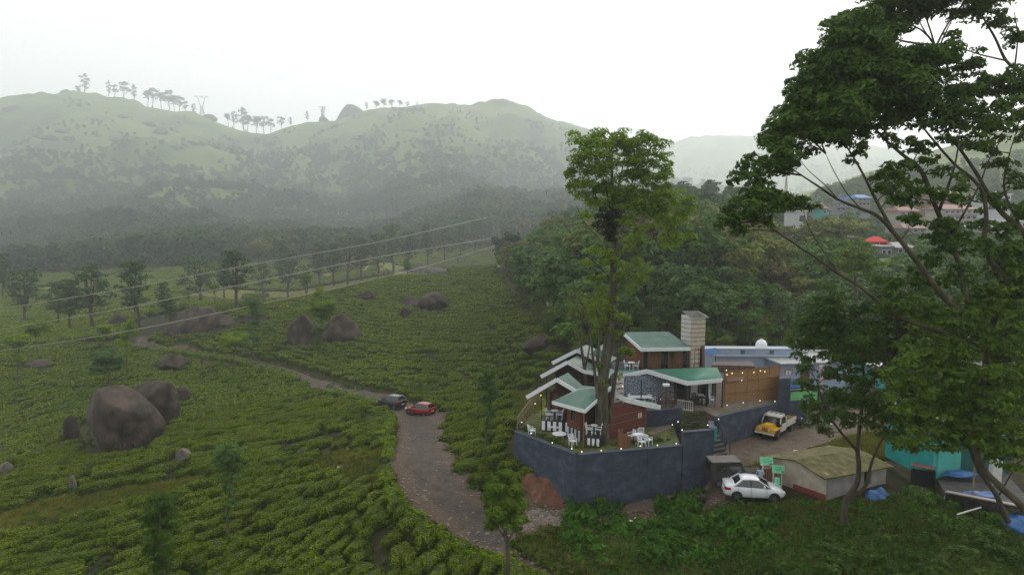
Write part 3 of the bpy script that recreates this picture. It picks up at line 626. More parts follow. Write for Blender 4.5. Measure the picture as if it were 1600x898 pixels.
# shade trees standing in the tea
leaf_sb = leafmat('pollard_bright_leaves', (.065,.125,.010), (.23,.33,.03), trans=.35, wscale=.4)
def shade_tree(px, by, ty, clumps, label, r0=.13, ls=.085, m=leaf_shade, dens=.40, name='silver_oak', Y=None, lean=0):
    """clumps: (px, py, half width px, half height px)"""
    b = hit(px,by) if Y is None else P(px,by,Y); k = b.y/FPX; org = (b.x,b.y,b.z); o = empty(name, org, 0, label, 'tree'); rd = random.Random(int(px)); rng = np.random.default_rng(int(px))
    top = P(px+lean,ty,b.y); path = bend((0,0,-.3),(top.x-b.x,0,top.z-b.z-.2),.015,9,rd); mb = MB().tube(path,taper(r0,.02,10),8); cl=[]
    for (cx,cy,rw,rh) in clumps:
        rw*=1.22; rh*=1.3; c = P(cx,cy,b.y); y_ = b.y+rng.uniform(-.5,.5)*rw*k; cl.append((c.x,y_,c.z,rw*k,rw*k*.9,rh*k))
        zt = c.z-b.z-rh*k*.7; t = max(.1,min(.97,zt/max(.1,(top.z-b.z)))); q = path[int(t*9)]
        mb.tube(bend(q,(c.x-b.x,y_-b.y,c.z-b.z),.08,4,rd),taper(r0*.35,.008,5),5)
    mb.build('trunk', bark_g, o); crown(o,'crown',cl,dens*3.2,ls*1.12,m,int(px)+1,org); return o
shade_tree(790,925,742,[(786,765,27,22),(770,785,20,20),(804,783,20,22),(788,800,28,24),(775,820,14,10),(803,822,13,10),(786,750,18,10)],'round-headed pollarded tree on a bare straight trunk at the road fork, bottom centre',.16,.075)
shade_tree(252,915,768,[(250,790,24,18),(238,812,18,16),(264,815,18,16),(252,835,24,20),(240,860,15,16),(262,865,14,14),(250,885,14,12)],'bushy young tree at the bottom left with leaves almost down to the ground',.1,.085,leaf_big)
shade_tree(358,852,690,[(358,705,22,14),(346,722,12,10),(372,720,13,11),(360,740,18,14),(357,765,11,12),(361,785,9,10),(355,803,7,6)],'slender tree with feathery dark tiers standing in the near tea, left of the road',.10,.085,leaf_f3)
shade_tree(763,705,572,[(745,580,9,8),(764,585,12,10),(757,598,16,10),(768,612,12,12),(758,628,9,9),(766,645,8,9),(761,662,6,7),(765,600,9,9)],'thin dark tree with a ragged top between the road and the red cottages',.1,.09,leaf_f3)
shade_tree(367,592,515,[(366,530,20,10),(355,538,13,7),(380,538,12,7),(366,522,12,6)],'umbrella-shaped young tree on a pale trunk beside the split boulders',.1,.13,leaf_sb)
shade_tree(399,570,462,[(396,474,14,8),(400,490,11,9),(398,507,10,8),(401,524,9,8),(399,540,6,6)],'narrow tree with stacked tufts left of the split boulders',.12,.13,leaf_f3)
shade_tree(496,560,505,[(496,518,10,8),(497,532,8,8),(495,543,5,5)],'small dark tree in front of the split boulders',.08,.13,leaf_f3)
shade_tree(503,540,448,[(500,458,10,7),(494,485,14,9),(510,486,15,9),(503,478,18,10),(502,496,12,7)],'leafy tree growing up between the two split boulders',.12,.15,leaf_sb)
shade_tree(171,606,540,[(170,555,20,12),(160,565,13,10),(183,566,13,10),(170,575,20,9)],'dark rounded tree in the left tea field behind the huge boulder',.12,.14,leaf_f3)
shade_tree(29,606,518,[(29,528,17,6),(29,540,10,7),(28,556,8,8)],'flat-topped slim tree at the far left of the tea field',.09,.14,leaf_sb)
shade_tree(57,560,500,[(57,510,17,9),(50,520,10,7),(66,520,10,7)],'small round tree beneath the power lines at left',.1,.16,leaf_sb)
shade_tree(199,590,497,[(199,505,10,7),(202,520,13,9),(198,536,10,9),(201,552,7,7)],'slim tufted tree left of the far bend of the road',.1,.16,leaf_sb)
shade_tree(161,552,508,[(161,514,12,7),(158,526,10,7)],'small tree with a tight round head left of the far road bend',.09,.18,leaf_sb)
shade_tree(266,520,462,[(266,470,12,6),(262,482,12,7),(268,494,8,7)],'dark small tree in front of the long rock outcrop',.1,.2,leaf_f3)
shade_tree(637,433,403,[(637,411,8,7),(637,420,6,5)],'lone small tree on the crest of the tea spur',.12,.25,leaf_f3)
shade_tree(626,510,525,[(626,520,6,4)],'sapling in the middle of the tea spur',.05,.16) if False else None
for i,(px,by,ty,kd,wd,lab) in enumerate([
 (42,508,418,'o1',1.1,'tall airy tree in the valley at the far left'),(92,512,440,'o1',1,'thin dark tree between two taller ones at far left'),(112,520,436,'g3',1.2,'tall tree with a narrow dark crown, third from the left edge in the valley row'),
 (146,518,414,'o1',1.2,'spreading tall tree with a brownish crown in the left valley row'),(213,512,407,'t3',1.15,'dense dark tall tree standing out in the left valley row'),(258,498,440,'g1',1,'slight tree right of the dense dark tall tree'),
 (313,476,402,'o1',1.4,'broad airy tree above the long rock outcrop'),(295,489,456,'u1',1,'round-headed small tree left above the long rock outcrop'),(336,484,446,'u1',1,'round-headed small tree right above the long rock outcrop'),(369,482,392,'o1',1.25,'tall broad tree with a reddish trunk right above the outcrop'),
 (352,470,405,'g1',1,'slim tree left of the tall broad one'),(412,466,408,'o3',1,'dark slender tree near the middle of the valley row'),(452,468,395,'o3',1.1,'tall dark tree with open crown left of the spur crest'),(478,462,418,'g1',1,'short slim tree beside the tall dark one'),
 (500,452,378,'t1',1.1,'tall leafy tree behind the spur crest'),(522,446,380,'g1',1,'slim tree right of the tall leafy one behind the crest'),(545,445,368,'o1',1.2,'very tall open tree behind the spur crest'),(566,438,372,'t1',1,'dense tall tree behind the spur crest'),
 (590,436,366,'g1',1.1,'slim gum behind the spur crest'),(612,430,352,'t1',1.2,'tallest leafy tree behind the spur crest'),(640,424,362,'g1',1.2,'gum tree rising out of haze right of the tallest one'),(668,420,350,'t1',1,'hazy tall tree behind the right part of the crest'),
 (695,414,356,'o1',1,'hazy open tree behind the dark rock strip'),(720,408,352,'g1',1.1,'faint slim tree far behind the crest'),(742,400,340,'t1',1,'faint leafy tree near the pink house'),(770,396,345,'o1',1.1,'faint open tree left of the pink house'),
 (440,440,375,'t1',1.1,'pale green tree further back behind the valley row'),(405,430,372,'r2',1,'rounded pale tree far back in the valley'),(715,418,396,'r3',1,'little dark tree beside the dark rock strip'),(795,392,378,'r3',1.3,'low dark tree by the pink house'),
 (8,470,395,'g1',1,'faint thin tree at the left picture edge'),(600,432,405,'u1',1,'low round-headed tree near the spur crest'),(480,470,430,'u1',1,'round-headed low tree on the edge of the spur')]):
    kd = {'o':('v1','v3')[i%2],'g':'v2','t':'v2'}.get(kd[0],kd)
    tree_px('valley_tree',kd,px,by,ty,lab,wd,'trees standing in a loose row along the valley')
# trees and boulders on the far ridge, dark against the white sky
for i,(px,by,ty,kd,wd) in enumerate([(134,148,117,'g3',1.2),(122,146,134,'b3',1.2),(171,153,128,'g3',.8),(180,154,134,'o3',.8),(195,156,130,'o3',1.2),(210,160,134,'g3',1),(232,166,142,'r3',1.2),(240,168,140,'o3',1),(252,170,146,'r3',1.2),(264,173,144,'o3',1.2),(272,175,150,'r3',1),(281,177,152,'o3',1),(290,179,160,'o3',.9),
    (303,182,163,'g3',1),(356,196,178,'r3',1.2),(366,200,175,'g3',1),(380,208,171,'g3',1.4),(388,208,180,'r3',1),(402,211,182,'r3',1.2),(412,211,184,'o3',1.1),(424,208,187,'o3',1),(440,203,184,'o3',1.1),(454,199,184,'g3',1),(480,192,175,'g3',.9),(505,189,168,'g3',.8),(588,173,158,'r3',1.3),(600,172,155,'r3',1.3),(612,171,156,'r3',1.2),(625,170,157,'r3',1.2),(637,170,160,'o3',1),(652,169,160,'g3',1),(573,172,160,'g3',1),(735,170,166,'g3',1)]):
    tree_px('ridge_tree',kd,px,by+2,ty,f'small dark {"bushy" if kd[0]=="r" else "airy" if kd[0]=="o" else "spindly"} tree on the far skyline, '+('at the left end' if px<220 else 'on the left shoulder' if px<320 else 'in the dip between the two tops' if px<470 else 'beside the great rock' if px<600 else 'on the right top'),wd*.85,'trees along the skyline of the far hill',Y=1835)
for (px,by,pw,ph,lab,sd) in [(550,190,62,30,'great rounded rock on the skyline of the far hill',41),(103,150,34,12,'dark rock mound on the left top of the far hill',42),(703,172,36,14,'low rounded rock on the right top of the far hill',43),(762,178,18,12,'left one of two paired rocks on the right skyline',44),(776,179,16,14,'right one of two paired rocks on the right skyline',45),(325,186,34,9,'dark rock patch above the dip in the far ridge',46),(505,188,18,7,'small rock left of the great rounded rock',47)]:
    b = P(px,by,1830); k = 1830/FPX; boulder('skyline_rock',(b.x,b.y,b.z-3),pw*k,(ph+2)*k,sd,lab,rock_m,.7,3,cat='rock',rounded=False)
# --- wood on the lower half of the far hill: one mass
rng = np.random.default_rng(77)
def wood(name, polys, n_, ylim, kinds, hs, seed, sel=None):
    rng = np.random.default_rng(seed); y = np.exp(rng.uniform(log(ylim[0]),log(ylim[1]),n_*6)); th_ = rng.uniform(-.78,.85,n_*6); x = y*np.tan(th_); z = HT(x,y); px,py,f = proj(x,y,z)
    ok = np.zeros(len(x),bool)
    for q in polys: ok |= inpoly(px,py,q)
    if sel is not None: ok &= sel(x,y,px,py,rng)
    x,y,z = x[ok][:n_],y[ok][:n_],z[ok][:n_]; h = rng.uniform(*hs,len(x))/9.6; w_ = h*rng.uniform(.9,1.4,len(x))
    rot = np.stack([rng.normal(0,.05,len(x)),rng.normal(0,.05,len(x)),rng.uniform(0,6.28,len(x))],1)
    print(name,len(x)); return scatter(name,np.stack([x,y,z],1),rot,np.stack([w_,w_,h],1),kinds,rng)
def far_proto(seed, form, leaf, ls=.60):
    t_,c_ = unit_tree(seed,form,leaf,.40,ls); return c_
hf1 = leafmat('hill_leaves_green', (.026,.060,.018), (.085,.150,.042), trans=.2, wscale=.03); hf2 = leafmat('hill_leaves_olive', (.04,.055,.016), (.12,.14,.04), trans=.2, wscale=.03); hf3 = leafmat('hill_leaves_dark', (.020,.046,.020), (.062,.108,.042), trans=.2, wscale=.03)
FP = [far_proto(51,'bushy',hf1),far_proto(52,'bushy',hf2),far_proto(53,'bushy',hf3),far_proto(54,'round',hf3),far_proto(55,'tall',hf1),far_proto(56,'bushy',hf3),far_proto(57,'bushy',hf3)]
LOWHILL = [(-300,230),(0,225),(100,235),(200,240),(280,228),(400,222),(470,235),(560,215),(640,222),(760,240),(830,225),(880,220),(960,255),(1060,295),(1060,385),(840,384),(700,392),(560,402),(400,412),(250,420),(0,432),(-300,440)]
wood('hill_forest',[LOWHILL],16000,(330,1550),FP,(9,18),61, sel=lambda x,y,px,py,r: (fbm(x/60,y/60,12)+r.normal(0,.19,len(x)) > .33+np.clip((335-py)/300,0,.4)))
wood('hill_scrub',[[(-300,175),(0,158),(200,162),(330,192),(400,214),(460,205),(620,172),(800,180),(900,203),(1000,262),(960,330),(0,330),(-300,330)]],4200,(900,1830),FP[2:6],(5,12),62, sel=lambda x,y,px,py,r: (fbm(x/70,y/70,15)+r.normal(0,.045,len(x)) > .59-np.clip((py-190)/500,0,.2)))
wood('far_ridge_forest',[[(1000,330),(1010,280),(1250,240),(1450,262),(1620,250),(1620,330)]],1500,(1500,3400),FP[2:6],(12,22),63)
# rocky patches in the meadow of the far hill
rng = np.random.default_rng(8)
for (px,py,pw,ph) in [(75,215,36,8),(105,218,30,9),(95,205,26,7),(180,218,34,6),(250,205,30,10),(230,195,26,8),(190,182,20,5),(278,232,50,9),(300,225,30,9),(20,170,30,8),(640,205,26,6),(700,195,24,4),(600,240,36,8),(660,222,30,6),(780,230,30,6),(830,300,20,5),(560,215,22,5),(420,225,26,6),(60,232,24,6)]:
    b = hit(px,py); k = b.y/FPX; boulder('hillside_rock',(b.x,b.y,b.z-ph*k*.3),pw*k,ph*k*1.1,px,'bare dark rock patch on the grassy upper slope of the far hill',rock_m,.6,3,cat='rock',rounded=False,group='rock patches on the far hill')
# --- wood behind and beside the resort: single trees, nearest as objects
FW = [(778,424),(800,402),(860,380),(905,366),(960,350),(1040,330),(1085,305),(1125,298),(1160,306),(1215,322),(1250,335),(1290,352),(1320,372),(1340,430),(1300,470),(1310,540),(1290,575),(1200,572),(1110,560),(1040,535),(975,540),(905,575),(880,545),(845,520),(810,470),(785,448)]
def forest_right():
    rng = np.random.default_rng(91); n_=9000; y = np.exp(rng.uniform(log(78),log(290),n_)); x = y*np.tan(rng.uniform(-.05,.62,n_)); z = HT(x,y); px,py,f = proj(x,y,z)
    ok = inpoly(px,py+14,FW); x,y,z,px,py = [a[ok] for a in (x,y,z,px,py)]; keep=[]
    for i in range(len(x)):
        r = 2.3+y[i]*.012
        if all((x[i]-x[j])**2+(y[i]-y[j])**2 > r*r for j in keep): keep.append(i)
    print('FOREST',len(keep)); keep = sorted(keep,key=lambda i:y[i]); 
    lab = {'r1':'round green','r2':'round olive','r3':'round dark green','r4':'round rust-tinged','t1':'tall green','t3':'tall dark','b1':'bushy green','b2':'bushy olive','b3':'bushy dark','o1':'open-crowned green'}
    for c,i in enumerate(keep[:300]):
        zone = px[i]; tone = fbm(np.array([x[i]/14]),np.array([y[i]/14]),71)[0]
        kd = rng.choice(['r3','b3','t3','b1']) if tone<.44 else rng.choice(['r1','b1','t1','o1','r3']) if tone<.56 else rng.choice(['r2','b2','r2','t1','r4'])
        if px[i]>1150 and py[i]<420: kd = rng.choice(['r3','b3','t3','r3'])
        h = rng.uniform(5,9) if y[i]<100 else rng.uniform(7.5,14)
        where = 'left of the tall tree' if zone<900 else 'behind the upper cottage' if zone<1060 else 'behind the striped tower' if zone<1130 else 'behind the flat-roofed building'
        g_ = f"{lab[kd]} trees on the wooded slope {where}"
        plant_tree('forest_tree',U[kd],(x[i],y[i],z[i]),h,rng.uniform(0,6.28),f"{lab[kd]} tree on the wooded slope {where}",'tree',g_,rng.uniform(1,1.35))
    q = np.array(keep[300:],int)
    if len(q):
        h = rng.uniform(6,11,len(q))/9.6; scatter('far_wood',np.stack([x[q],y[q],z[q]],1),np.stack([h*0,h*0,rng.uniform(0,6,len(q))],1),np.stack([h*1.1,h*1.1,h],1),FP[:6],rng)
    # undergrowth
forest_right()
FP2 = [U['b1'][1],U['b3'][1],U['b2'][1]]
wood('undergrowth',[FW],1500,(76,260),FP2,(1.6,3.6),64)
wood('valley_scrub',[[(-200,520),(-200,425),(400,405),(700,390),(830,384),(860,400),(770,416),(650,422),(540,440),(400,466),(240,510),(140,505),(0,520)]],420,(170,520),FP2,(1.2,3),65, sel=lambda x,y,px,py,r: fbm(x/25,y/25,19)>.5)
wood('valley_tea',[[(-200,530),(-200,425),(400,400),(700,385),(840,384),(860,392),(770,416),(650,422),(540,440),(400,466),(250,512),(215,528),(140,532),(0,545)]],26000,(140,520),BUSHFAR,(12,19),66, sel=lambda x,y,px,py,r: fbm(x/30,y/30,29)>.36)
# ================================================================== RESORT
blue_wall = mat('blue_grey_painted_blockwork', (.019,.027,.045), .85, c2=(.078,.097,.142), c3=(.041,.053,.083), scale=1.1, bump=.5, bscale=4, coord='World', detail=10, lo=.28, hi=.74, stretch=(1,1,1.5))
lawn_m = mat('garden_lawn', (.035,.055,.010), .95, c2=(.10,.115,.025), scale=1.1, coord='World', bump=.6, bscale=14)
paving_m = mat('sandy_paving', (.085,.066,.050), .9, c2=(.16,.13,.10), scale=2, coord='World')
red_board = mat('red_brown_stained_boards', (.085,.020,.014), .6, c2=(.15,.040,.026), scale=2.5, stretch=(.6,.6,6), coord='World')
red_dark = mat('dark_red_timber', (.040,.014,.011), .65, c2=(.065,.022,.017), scale=3, coord='World')
wood_m = mat('varnished_brown_timber', (.13,.058,.024), .55, c2=(.21,.10,.045), scale=2, stretch=(3,3,.5), coord='World')
white_m = mat('white_painted_fascia', (.62,.66,.70), .5, c2=(.74,.77,.80), scale=4, coord='World')
white_old = mat('off_white_paint', (.52,.52,.50), .65, c2=(.68,.67,.64), scale=3, coord='World')
dark_m = mat('dark_painted_metal', (.012,.013,.016), .5)
glass_m = mat('dark_window_glass', (.018,.022,.026), .08, spec=.8)
lamp_m = mat('glowing_lamp_bulb', (1,.80,.50), .4, emit=3.2)
soil_m = mat('red_dug_soil', (.075,.032,.020), .95, c2=(.15,.075,.045), scale=2.2, bump=.9, bscale=7, coord='World', detail=9)
def roof_mat(name, a, b_):
    m = mat(name, a, .42, c2=b_, scale=1.2, coord='World', metal=0); return m
green_roof = roof_mat('green_sheet_roofing', (.058,.135,.110), (.105,.195,.160))
green_roof2 = roof_mat('bright_green_sheet_roofing', (.015,.13,.085), (.03,.18,.12))
def ledge(name, poly, z0, z1, m): return props(MB().prism(poly,z0,z1).build(name,m), kind='structure')
XY = lambda px,py,z: tuple(G(px,py,z)[:2])
# garden lawn terrace inside the front wall, and the terraces above
LZ = 3.22; VZ = 4.2
W0 = XY(802.8,674.4,3.4); W1 = XY(900,711.5,3.4); W2 = XY(1066,697,3.4); W2b = XY(1066,676,4.4); W3 = XY(1116.5,672.4,4.4)
def off(p,q,d):
    dx,dy = q[0]-p[0],q[1]-p[1]; L_ = math.hypot(dx,dy); return (-dy/L_*d, dx/L_*d)
ledge('garden_lawn',[(W0[0]+.15,W0[1]+.12),(W1[0]+.02,W1[1]+.16),(W2[0]-.05,W2[1]+.16),(W2[0]+.6,W2[1]+5),(W0[0]+9,W0[1]+8),(W0[0]+1.6,W0[1]+5.5)],lambda x,y:H(x,y)-2.5,LZ,lawn_m)
_in = lambda p,dx,dy: (p[0]+dx,p[1]+dy)
ledge('veranda_terrace',[_in(XY(1007,642,4.55),.05,.15),_in(XY(1050,640,4.45),-.05,.15),_in(XY(1066,638,4.4),0,.15),_in(XY(1100,640,VZ),0,.1),_in(XY(1121,652,4.2),-.1,.2),_in(XY(1150,646,3.95),-.1,.15),_in(XY(1185,639,3.75),-.1,.15),_in(XY(1222,629,3.75),-.1,.15),_in(XY(1262,626,3.75),-.05,.15),XY(1300,590,3.6),XY(1115,575,4.2),(W0[0]+14,W0[1]+16),(W0[0]+8.5,W0[1]+8),(W0[0]+9,W0[1]+5.5)],lambda x,y:H(x,y)-3,lambda x,y: VZ-.02 if x<17.0 else VZ-.02-min(.5,(x-17.0)*.2),paving_m)
ledge('garden_path',[XY(1010,676,LZ+.02),XY(1022,679,LZ+.02),XY(1050,668,LZ+.02),XY(1046,662,LZ+.02),XY(1030,666,LZ+.02)],LZ-.2,LZ+.03,paving_m)
wall = empty('retaining_wall', (*W1, H(*W1)), 0, 'blue-grey painted retaining wall with a sharp corner round the lower cottages\' garden', 'wall')
def wallrun(parent, pts_, thick, zt, name='wall_panel', m=blue_wall, seg=2.6, zb=None, cope=True):
    org = Vector(parent.location)
    for i in range(len(pts_)-1):
        p,q = pts_[i],pts_[i+1]; L_ = math.hypot(q[0]-p[0],q[1]-p[1]); n_ = max(1,round(L_/seg)); ox,oy = off(p,q,thick)
        za,zc = (zt[i],zt[i+1]) if hasattr(zt,'__len__') else (zt,zt)
        for k in range(n_):
            t0,t1 = k/n_,(k+1)/n_; g_ = .012/L_
            a = (p[0]+(q[0]-p[0])*(t0+g_),p[1]+(q[1]-p[1])*(t0+g_)); b = (p[0]+(q[0]-p[0])*(t1-g_),p[1]+(q[1]-p[1])*(t1-g_))
            f = lambda x,y,a=a,b=b,t0=t0,t1=t1: za+(zc-za)*(t0+(t1-t0)*min(1,max(0,math.hypot(x-a[0],y-a[1])/max(.01,math.hypot(b[0]-a[0],b[1]-a[1])))))
            mb = MB().prism([a,b,(b[0]+ox,b[1]+oy),(a[0]+ox,a[1]+oy)], (lambda x,y: min(H(x,y),zc)-1.2) if zb is None else zb, f)
            mb.v = [(x-org.x,y-org.y,z-org.z) for x,y,z in mb.v]; mb.build(name,m,parent)
        if cope:
            mb = MB(); e = .05; ux,uy = ox/thick*e,oy/thick*e
            mb.slab([Vector((p[0]-ux,p[1]-uy,za+.07))-org,Vector((q[0]-ux,q[1]-uy,zc+.07))-org,Vector((q[0]+ox+ux,q[1]+oy+uy,zc+.07))-org,Vector((p[0]+ox+ux,p[1]+oy+uy,za+.07))-org],.066)
            mb.build('coping',blue_wall,parent)
wallrun(wall,[W0,W1],.3,3.4); wallrun(wall,[W1,W2],.3,3.4); wallrun(wall,[(W2[0]+.05,W2[1]),W3],.32,4.4)
wallrun(wall,[W3,(W3[0]+.5,W3[1]+2.2)],.3,4.4)
dp = P(903,714,47.2); db = hit(912,795); o_p = MB().tube([dp,dp+(Vector((db.x,db.y-.05,db.z))-dp)*.5+Vector((.04,0,0)),Vector((db.x,db.y-.1,db.z))],.045,7).build('drain_pipe',white_old); props(o_p,'thin grey pipe running down the sharp corner of the blue wall','pipe')
w2 = empty('terrace_wall',(*XY(1008,642,4.55),LZ),0,'curved dark blue-grey wall holding up the veranda terrace behind the lawn table','wall')
wallrun(w2,[XY(1007,642,4.55),XY(1030,642,4.5),XY(1050,640,4.45),XY(1066,638,4.4)],.25,[4.55,4.5,4.45,4.4],seg=1.2,zb=2.4)
w3 = empty('roadside_wall',(*XY(1122,655,4.1),H(*XY(1122,655,4.1))),0,'long blue-grey wall with a planted band behind the yellow and white pickup','wall')
wallrun(w3,[XY(1121,652,4.2),XY(1150,646,3.95),XY(1185,639,3.75),XY(1222,629,3.75),XY(1262,626,3.75)],.3,[4.2,4.0,3.8,3.75,3.75])
pil = MB().prism([XY(1216,630,3.8),XY(1234,629,3.8),XY(1235,622,3.8),XY(1217,623,3.8)],2.0,6.0).build('gate_pillar',blue_wall); props(pil,'broad blue-grey pillar between the bamboo screen and the green billboard','pillar')
# ------------------------------------------------ helper for timber houses
def house(name, loc, label, cat='cottage'): return empty(name, loc, 0, label, cat)
def rel(o, pts_): return [Vector(p)-Vector(o.location) for p in pts_]
def boards(o, a, b, zb, zt, m, hh=.26, th=.05, lines=None, name='board', proud=0):
    """horizontal boards from a to b (xy); zt is a pair of top heights"""
    a = Vector((a[0],a[1],0)); b = Vector((b[0],b[1],0)); L_ = (b-a).length; nn = Vector(((b-a).y,-(b-a).x,0)).normalized(); z = zb; i = 0; zt = zt if hasattr(zt,'__len__') else (zt,zt)
    while z < max(zt)-.03:
        z2 = z+hh-.018; pa_ = 0; pb = 1
        if zt[0] < z2 and zt[0] != zt[1]: pa_ = min(.97,(z2-zt[0])/(zt[1]-zt[0]))
        if zt[1] < z2 and zt[0] != zt[1]: pb = max(.03,(z2-zt[0])/(zt[1]-zt[0]))
        z2 = min(z2,max(zt))
        p = a+(b-a)*pa_; q = a+(b-a)*pb; o_ = nn*(proud+(i%2)*.006)
        mb = MB(); mb.add([p+o_+Vector((0,0,z)),q+o_+Vector((0,0,z)),q+o_-nn*th+Vector((0,0,z)),p+o_-nn*th+Vector((0,0,z)),p+o_+Vector((0,0,z2)),q+o_+Vector((0,0,z2)),q+o_-nn*th+Vector((0,0,z2)),p+o_-nn*th+Vector((0,0,z2))],
            [(0,3,2,1),(4,5,6,7),(0,1,5,4),(1,2,6,5),(2,3,7,6),(3,0,4,7)]); mb.v = [tuple(Vector(v)-o.location) for v in mb.v]
        if pb-pa_>.02: mb.build(name,m,o)
        z += hh; i += 1
def roofp(o, corners, m=green_roof, t=.07, ribs=None, name='roof'):
    q = rel(o,corners); r = MB().slab(q,t).build(name,m,o)
    if len(q)==4 and ribs:           # raised sheet ribs run down the slope from edge 0-1 to edge 3-2
        mb = MB()
        nn = (q[1]-q[0]).cross(q[2]-q[1]).normalized(); nn = nn if nn.z>0 else -nn
        for k in range(ribs+1):
            s = .01+.98*k/ribs; a = q[0]+(q[1]-q[0])*s; b = q[3]+(q[2]-q[3])*s; mb.bar(a+nn*.02,b+nn*.02,.035,.04,up=nn)
        mb.build('sheet_ribs',m,r)
    return r
def fascia(o, pts_, h=.26, w_=.06, m=white_m):
    q = rel(o,pts_)
    for a,b in zip(q[:-1],q[1:]):
        d = (b-a).normalized(); MB().bar(a-d*.02-Vector((0,0,h*.32)), b+d*.02-Vector((0,0,h*.32)), w_, h).build('fascia',m,o)
def shell(o, poly, z0, z1, m, name='wall'):
    mb = MB().prism(poly,z0,z1); mb.v = [tuple(Vector(v)-o.location) for v in mb.v]; return mb.build(name,m,o)
def pbar(o, name, a, b, w_, m, h=None):
    q = rel(o,[a,b]); return MB().bar(q[0],q[1],w_,h).build(name,m,o)
def opening(o, a, b, z0, z1, m=glass_m, frame=wood_m, nm='window', proud=.03):
    """a framed window or door standing on the wall line a-b"""
    a = Vector((a[0],a[1],0)); b = Vector((b[0],b[1],0)); d = (b-a).normalized(); nn = Vector((d.y,-d.x,0)); c = o.location; mb = MB(); zz = lambda v,z: v+Vector((0,0,z))-c
    for p,q,w_ in ((zz(a,z0),zz(a,z1),.07),(zz(b,z0),zz(b,z1),.07),(zz(a,z1),zz(b,z1),.07),(zz(a,z0),zz(b,z0),.07)): mb.bar(p+nn*proud,q+nn*proud,w_,.06)
    f = mb.build(nm,frame,o); g_ = MB(); g_.add([zz(a,z0)+nn*(proud-.02),zz(b,z0)+nn*(proud-.02),zz(b,z1)+nn*(proud-.02),zz(a,z1)+nn*(proud-.02)],[(0,1,2,3)]); g_.build('pane',m,f)
    if nm=='window': MB().bar(zz((a+b)/2,z0)+nn*proud,zz((a+b)/2,z1)+nn*proud,.035).build('mullion',frame,f)
    return f
# ---- furniture shapes
def chair_mesh():
    m = MB(); m.slab([(-.23,-.22,.43),(.23,-.22,.43),(.23,.22,.43),(-.23,.22,.43)],.035)
    for x in (-.21,.21):
        for y in (-.2,.2): m.bar((x,y,0),(x*.93,y*.93,.43),.045)
        m.bar((x,.22,.43),(x*.95,.30,.86),.045); m.bar((x,.24,.64),(x*1.06,-.18,.62),.045,.03); m.bar((x*1.04,-.18,.62),(x,-.2,.43),.04)
    for k in range(4): m.bar((-.15+k*.1,.235,.46),(-.145+k*.097,.30,.84),.05,.02)
    m.bar((-.21,.30,.84),(.21,.30,.84),.06,.04); return m.me('chair',white_m)
CH = chair_mesh(); CHD = CH.copy(); CHD.materials[0] = dark_m
def chair(x,y,z,rz,label,dark=False): return props(link('chair', CHD if dark else CH, None,(x,y,z),rz),label,'chair')
def table(x,y,z,label,r=.42,h=.72,m=white_m,shape='round'):
    o = empty('table',(x,y,z),0,label,'table')
    if shape=='round': MB().lathe([(r*.96,h-.035),(r,h-.02),(r,h),(r*.97,h+.004)],18).build('tabletop',m,o)
    else: MB().slab([(-r,-r,h),(r,-r,h),(r,r,h),(-r,r,h)],.035).build('tabletop',m,o)
    for a in (.8,2.37,3.94,5.5): MB().bar((r*.55*cos(a),r*.55*sin(a),h-.03),(r*.7*cos(a),r*.7*sin(a),0),.035).build('leg',m,o)
    return o
# ================= front (red) cottage
B = house('front_cottage',(*XY(912,702,LZ),LZ),'front red boarded cottage beside the great tree trunk, green roof with thick white edges')
post = Vector((*XY(911.6,702,LZ),0)); pa1 = G(863,627,6.05); pa2 = G(914,641,6.05); pr1 = G(904.5,607.8,7.15); pr2 = G(955,604,7.15)
roofp(B,[pr1,pr2,pa2,pa1],ribs=16)
fascia(B,[pa1,pa2]); fascia(B,[pa2,pr2]); fascia(B,[pr1,pa1],.1); fascia(B,[pr1,pr2],.06,.05)
pbar(B,'post',(post.x,post.y,LZ-.1),(post.x,post.y,5.95),.09,wood_m)
wl = Vector((*XY(886,674,LZ+.35),0)); wc = Vector((*XY(909,683,LZ+.35),0)); wr0 = Vector((*XY(944,690,LZ+.0),0)); wr1 = Vector((*XY(1007.5,673,LZ),0))
boards(B,wl,wc,4.05,5.95,red_board); 
wi = wc+(wr1-wc)*.0+Vector((1.9,1.6,0)); shell(B,[tuple(wc[:2]),tuple(wi[:2]),(wi.x+.1,wi.y+.1),(wc.x-.1,wc.y+.1)],4.0,5.9,red_dark)
boards(B,wr0,wr1,LZ+.05,(6.6,5.28),red_board,hh=.31)
lines = MB()
for z in (3.85,4.42,4.98):
    a = Vector((*wr0[:2],z))-B.location; b = Vector((*wr1[:2],z))-B.location; nn = Vector(((b-a).y,-(b-a).x,0)).normalized()*.035; MB().bar(a+nn,b+nn,.02,.035).build('batten',mat('faded_pink_batten',(.24,.12,.10),.7) if z==3.85 else bpy.data.materials['faded_pink_batten'],B)
d_ = (wr1-wr0).normalized(); opening(B,wr0+d_*3.55 if (wr1-wr0).length>4 else wr0+d_*((wr1-wr0).length-.75),wr0+d_*((wr1-wr0).length-.38),4.35,4.85,m=white_old,frame=wood_m)
shell(B,[tuple(wr1[:2]),(wr1.x-1.2,wr1.y+2.2),(wr1.x-1.3,wr1.y+2.15),(wr1.x-.1,wr1.y)],LZ,5.2,red_dark); pbar(B,'corner_post',(wr1.x+.05,wr1.y,LZ),(wr1.x+.05,wr1.y,5.3),.1,wood_m)
shell(B,[(wr0.x,wr0.y+.25),(wr0.x+.6,wr0.y+3),(wi.x,wi.y+1.2),(wi.x,wi.y)],LZ,6.2,red_dark)
sw = [pr2,G(963,615,6.6),G(977.4,623.6,6.1),G(1008,631,5.5),G(1031.7,635,5.2)]; back = Vector((-.25,.5,.16))
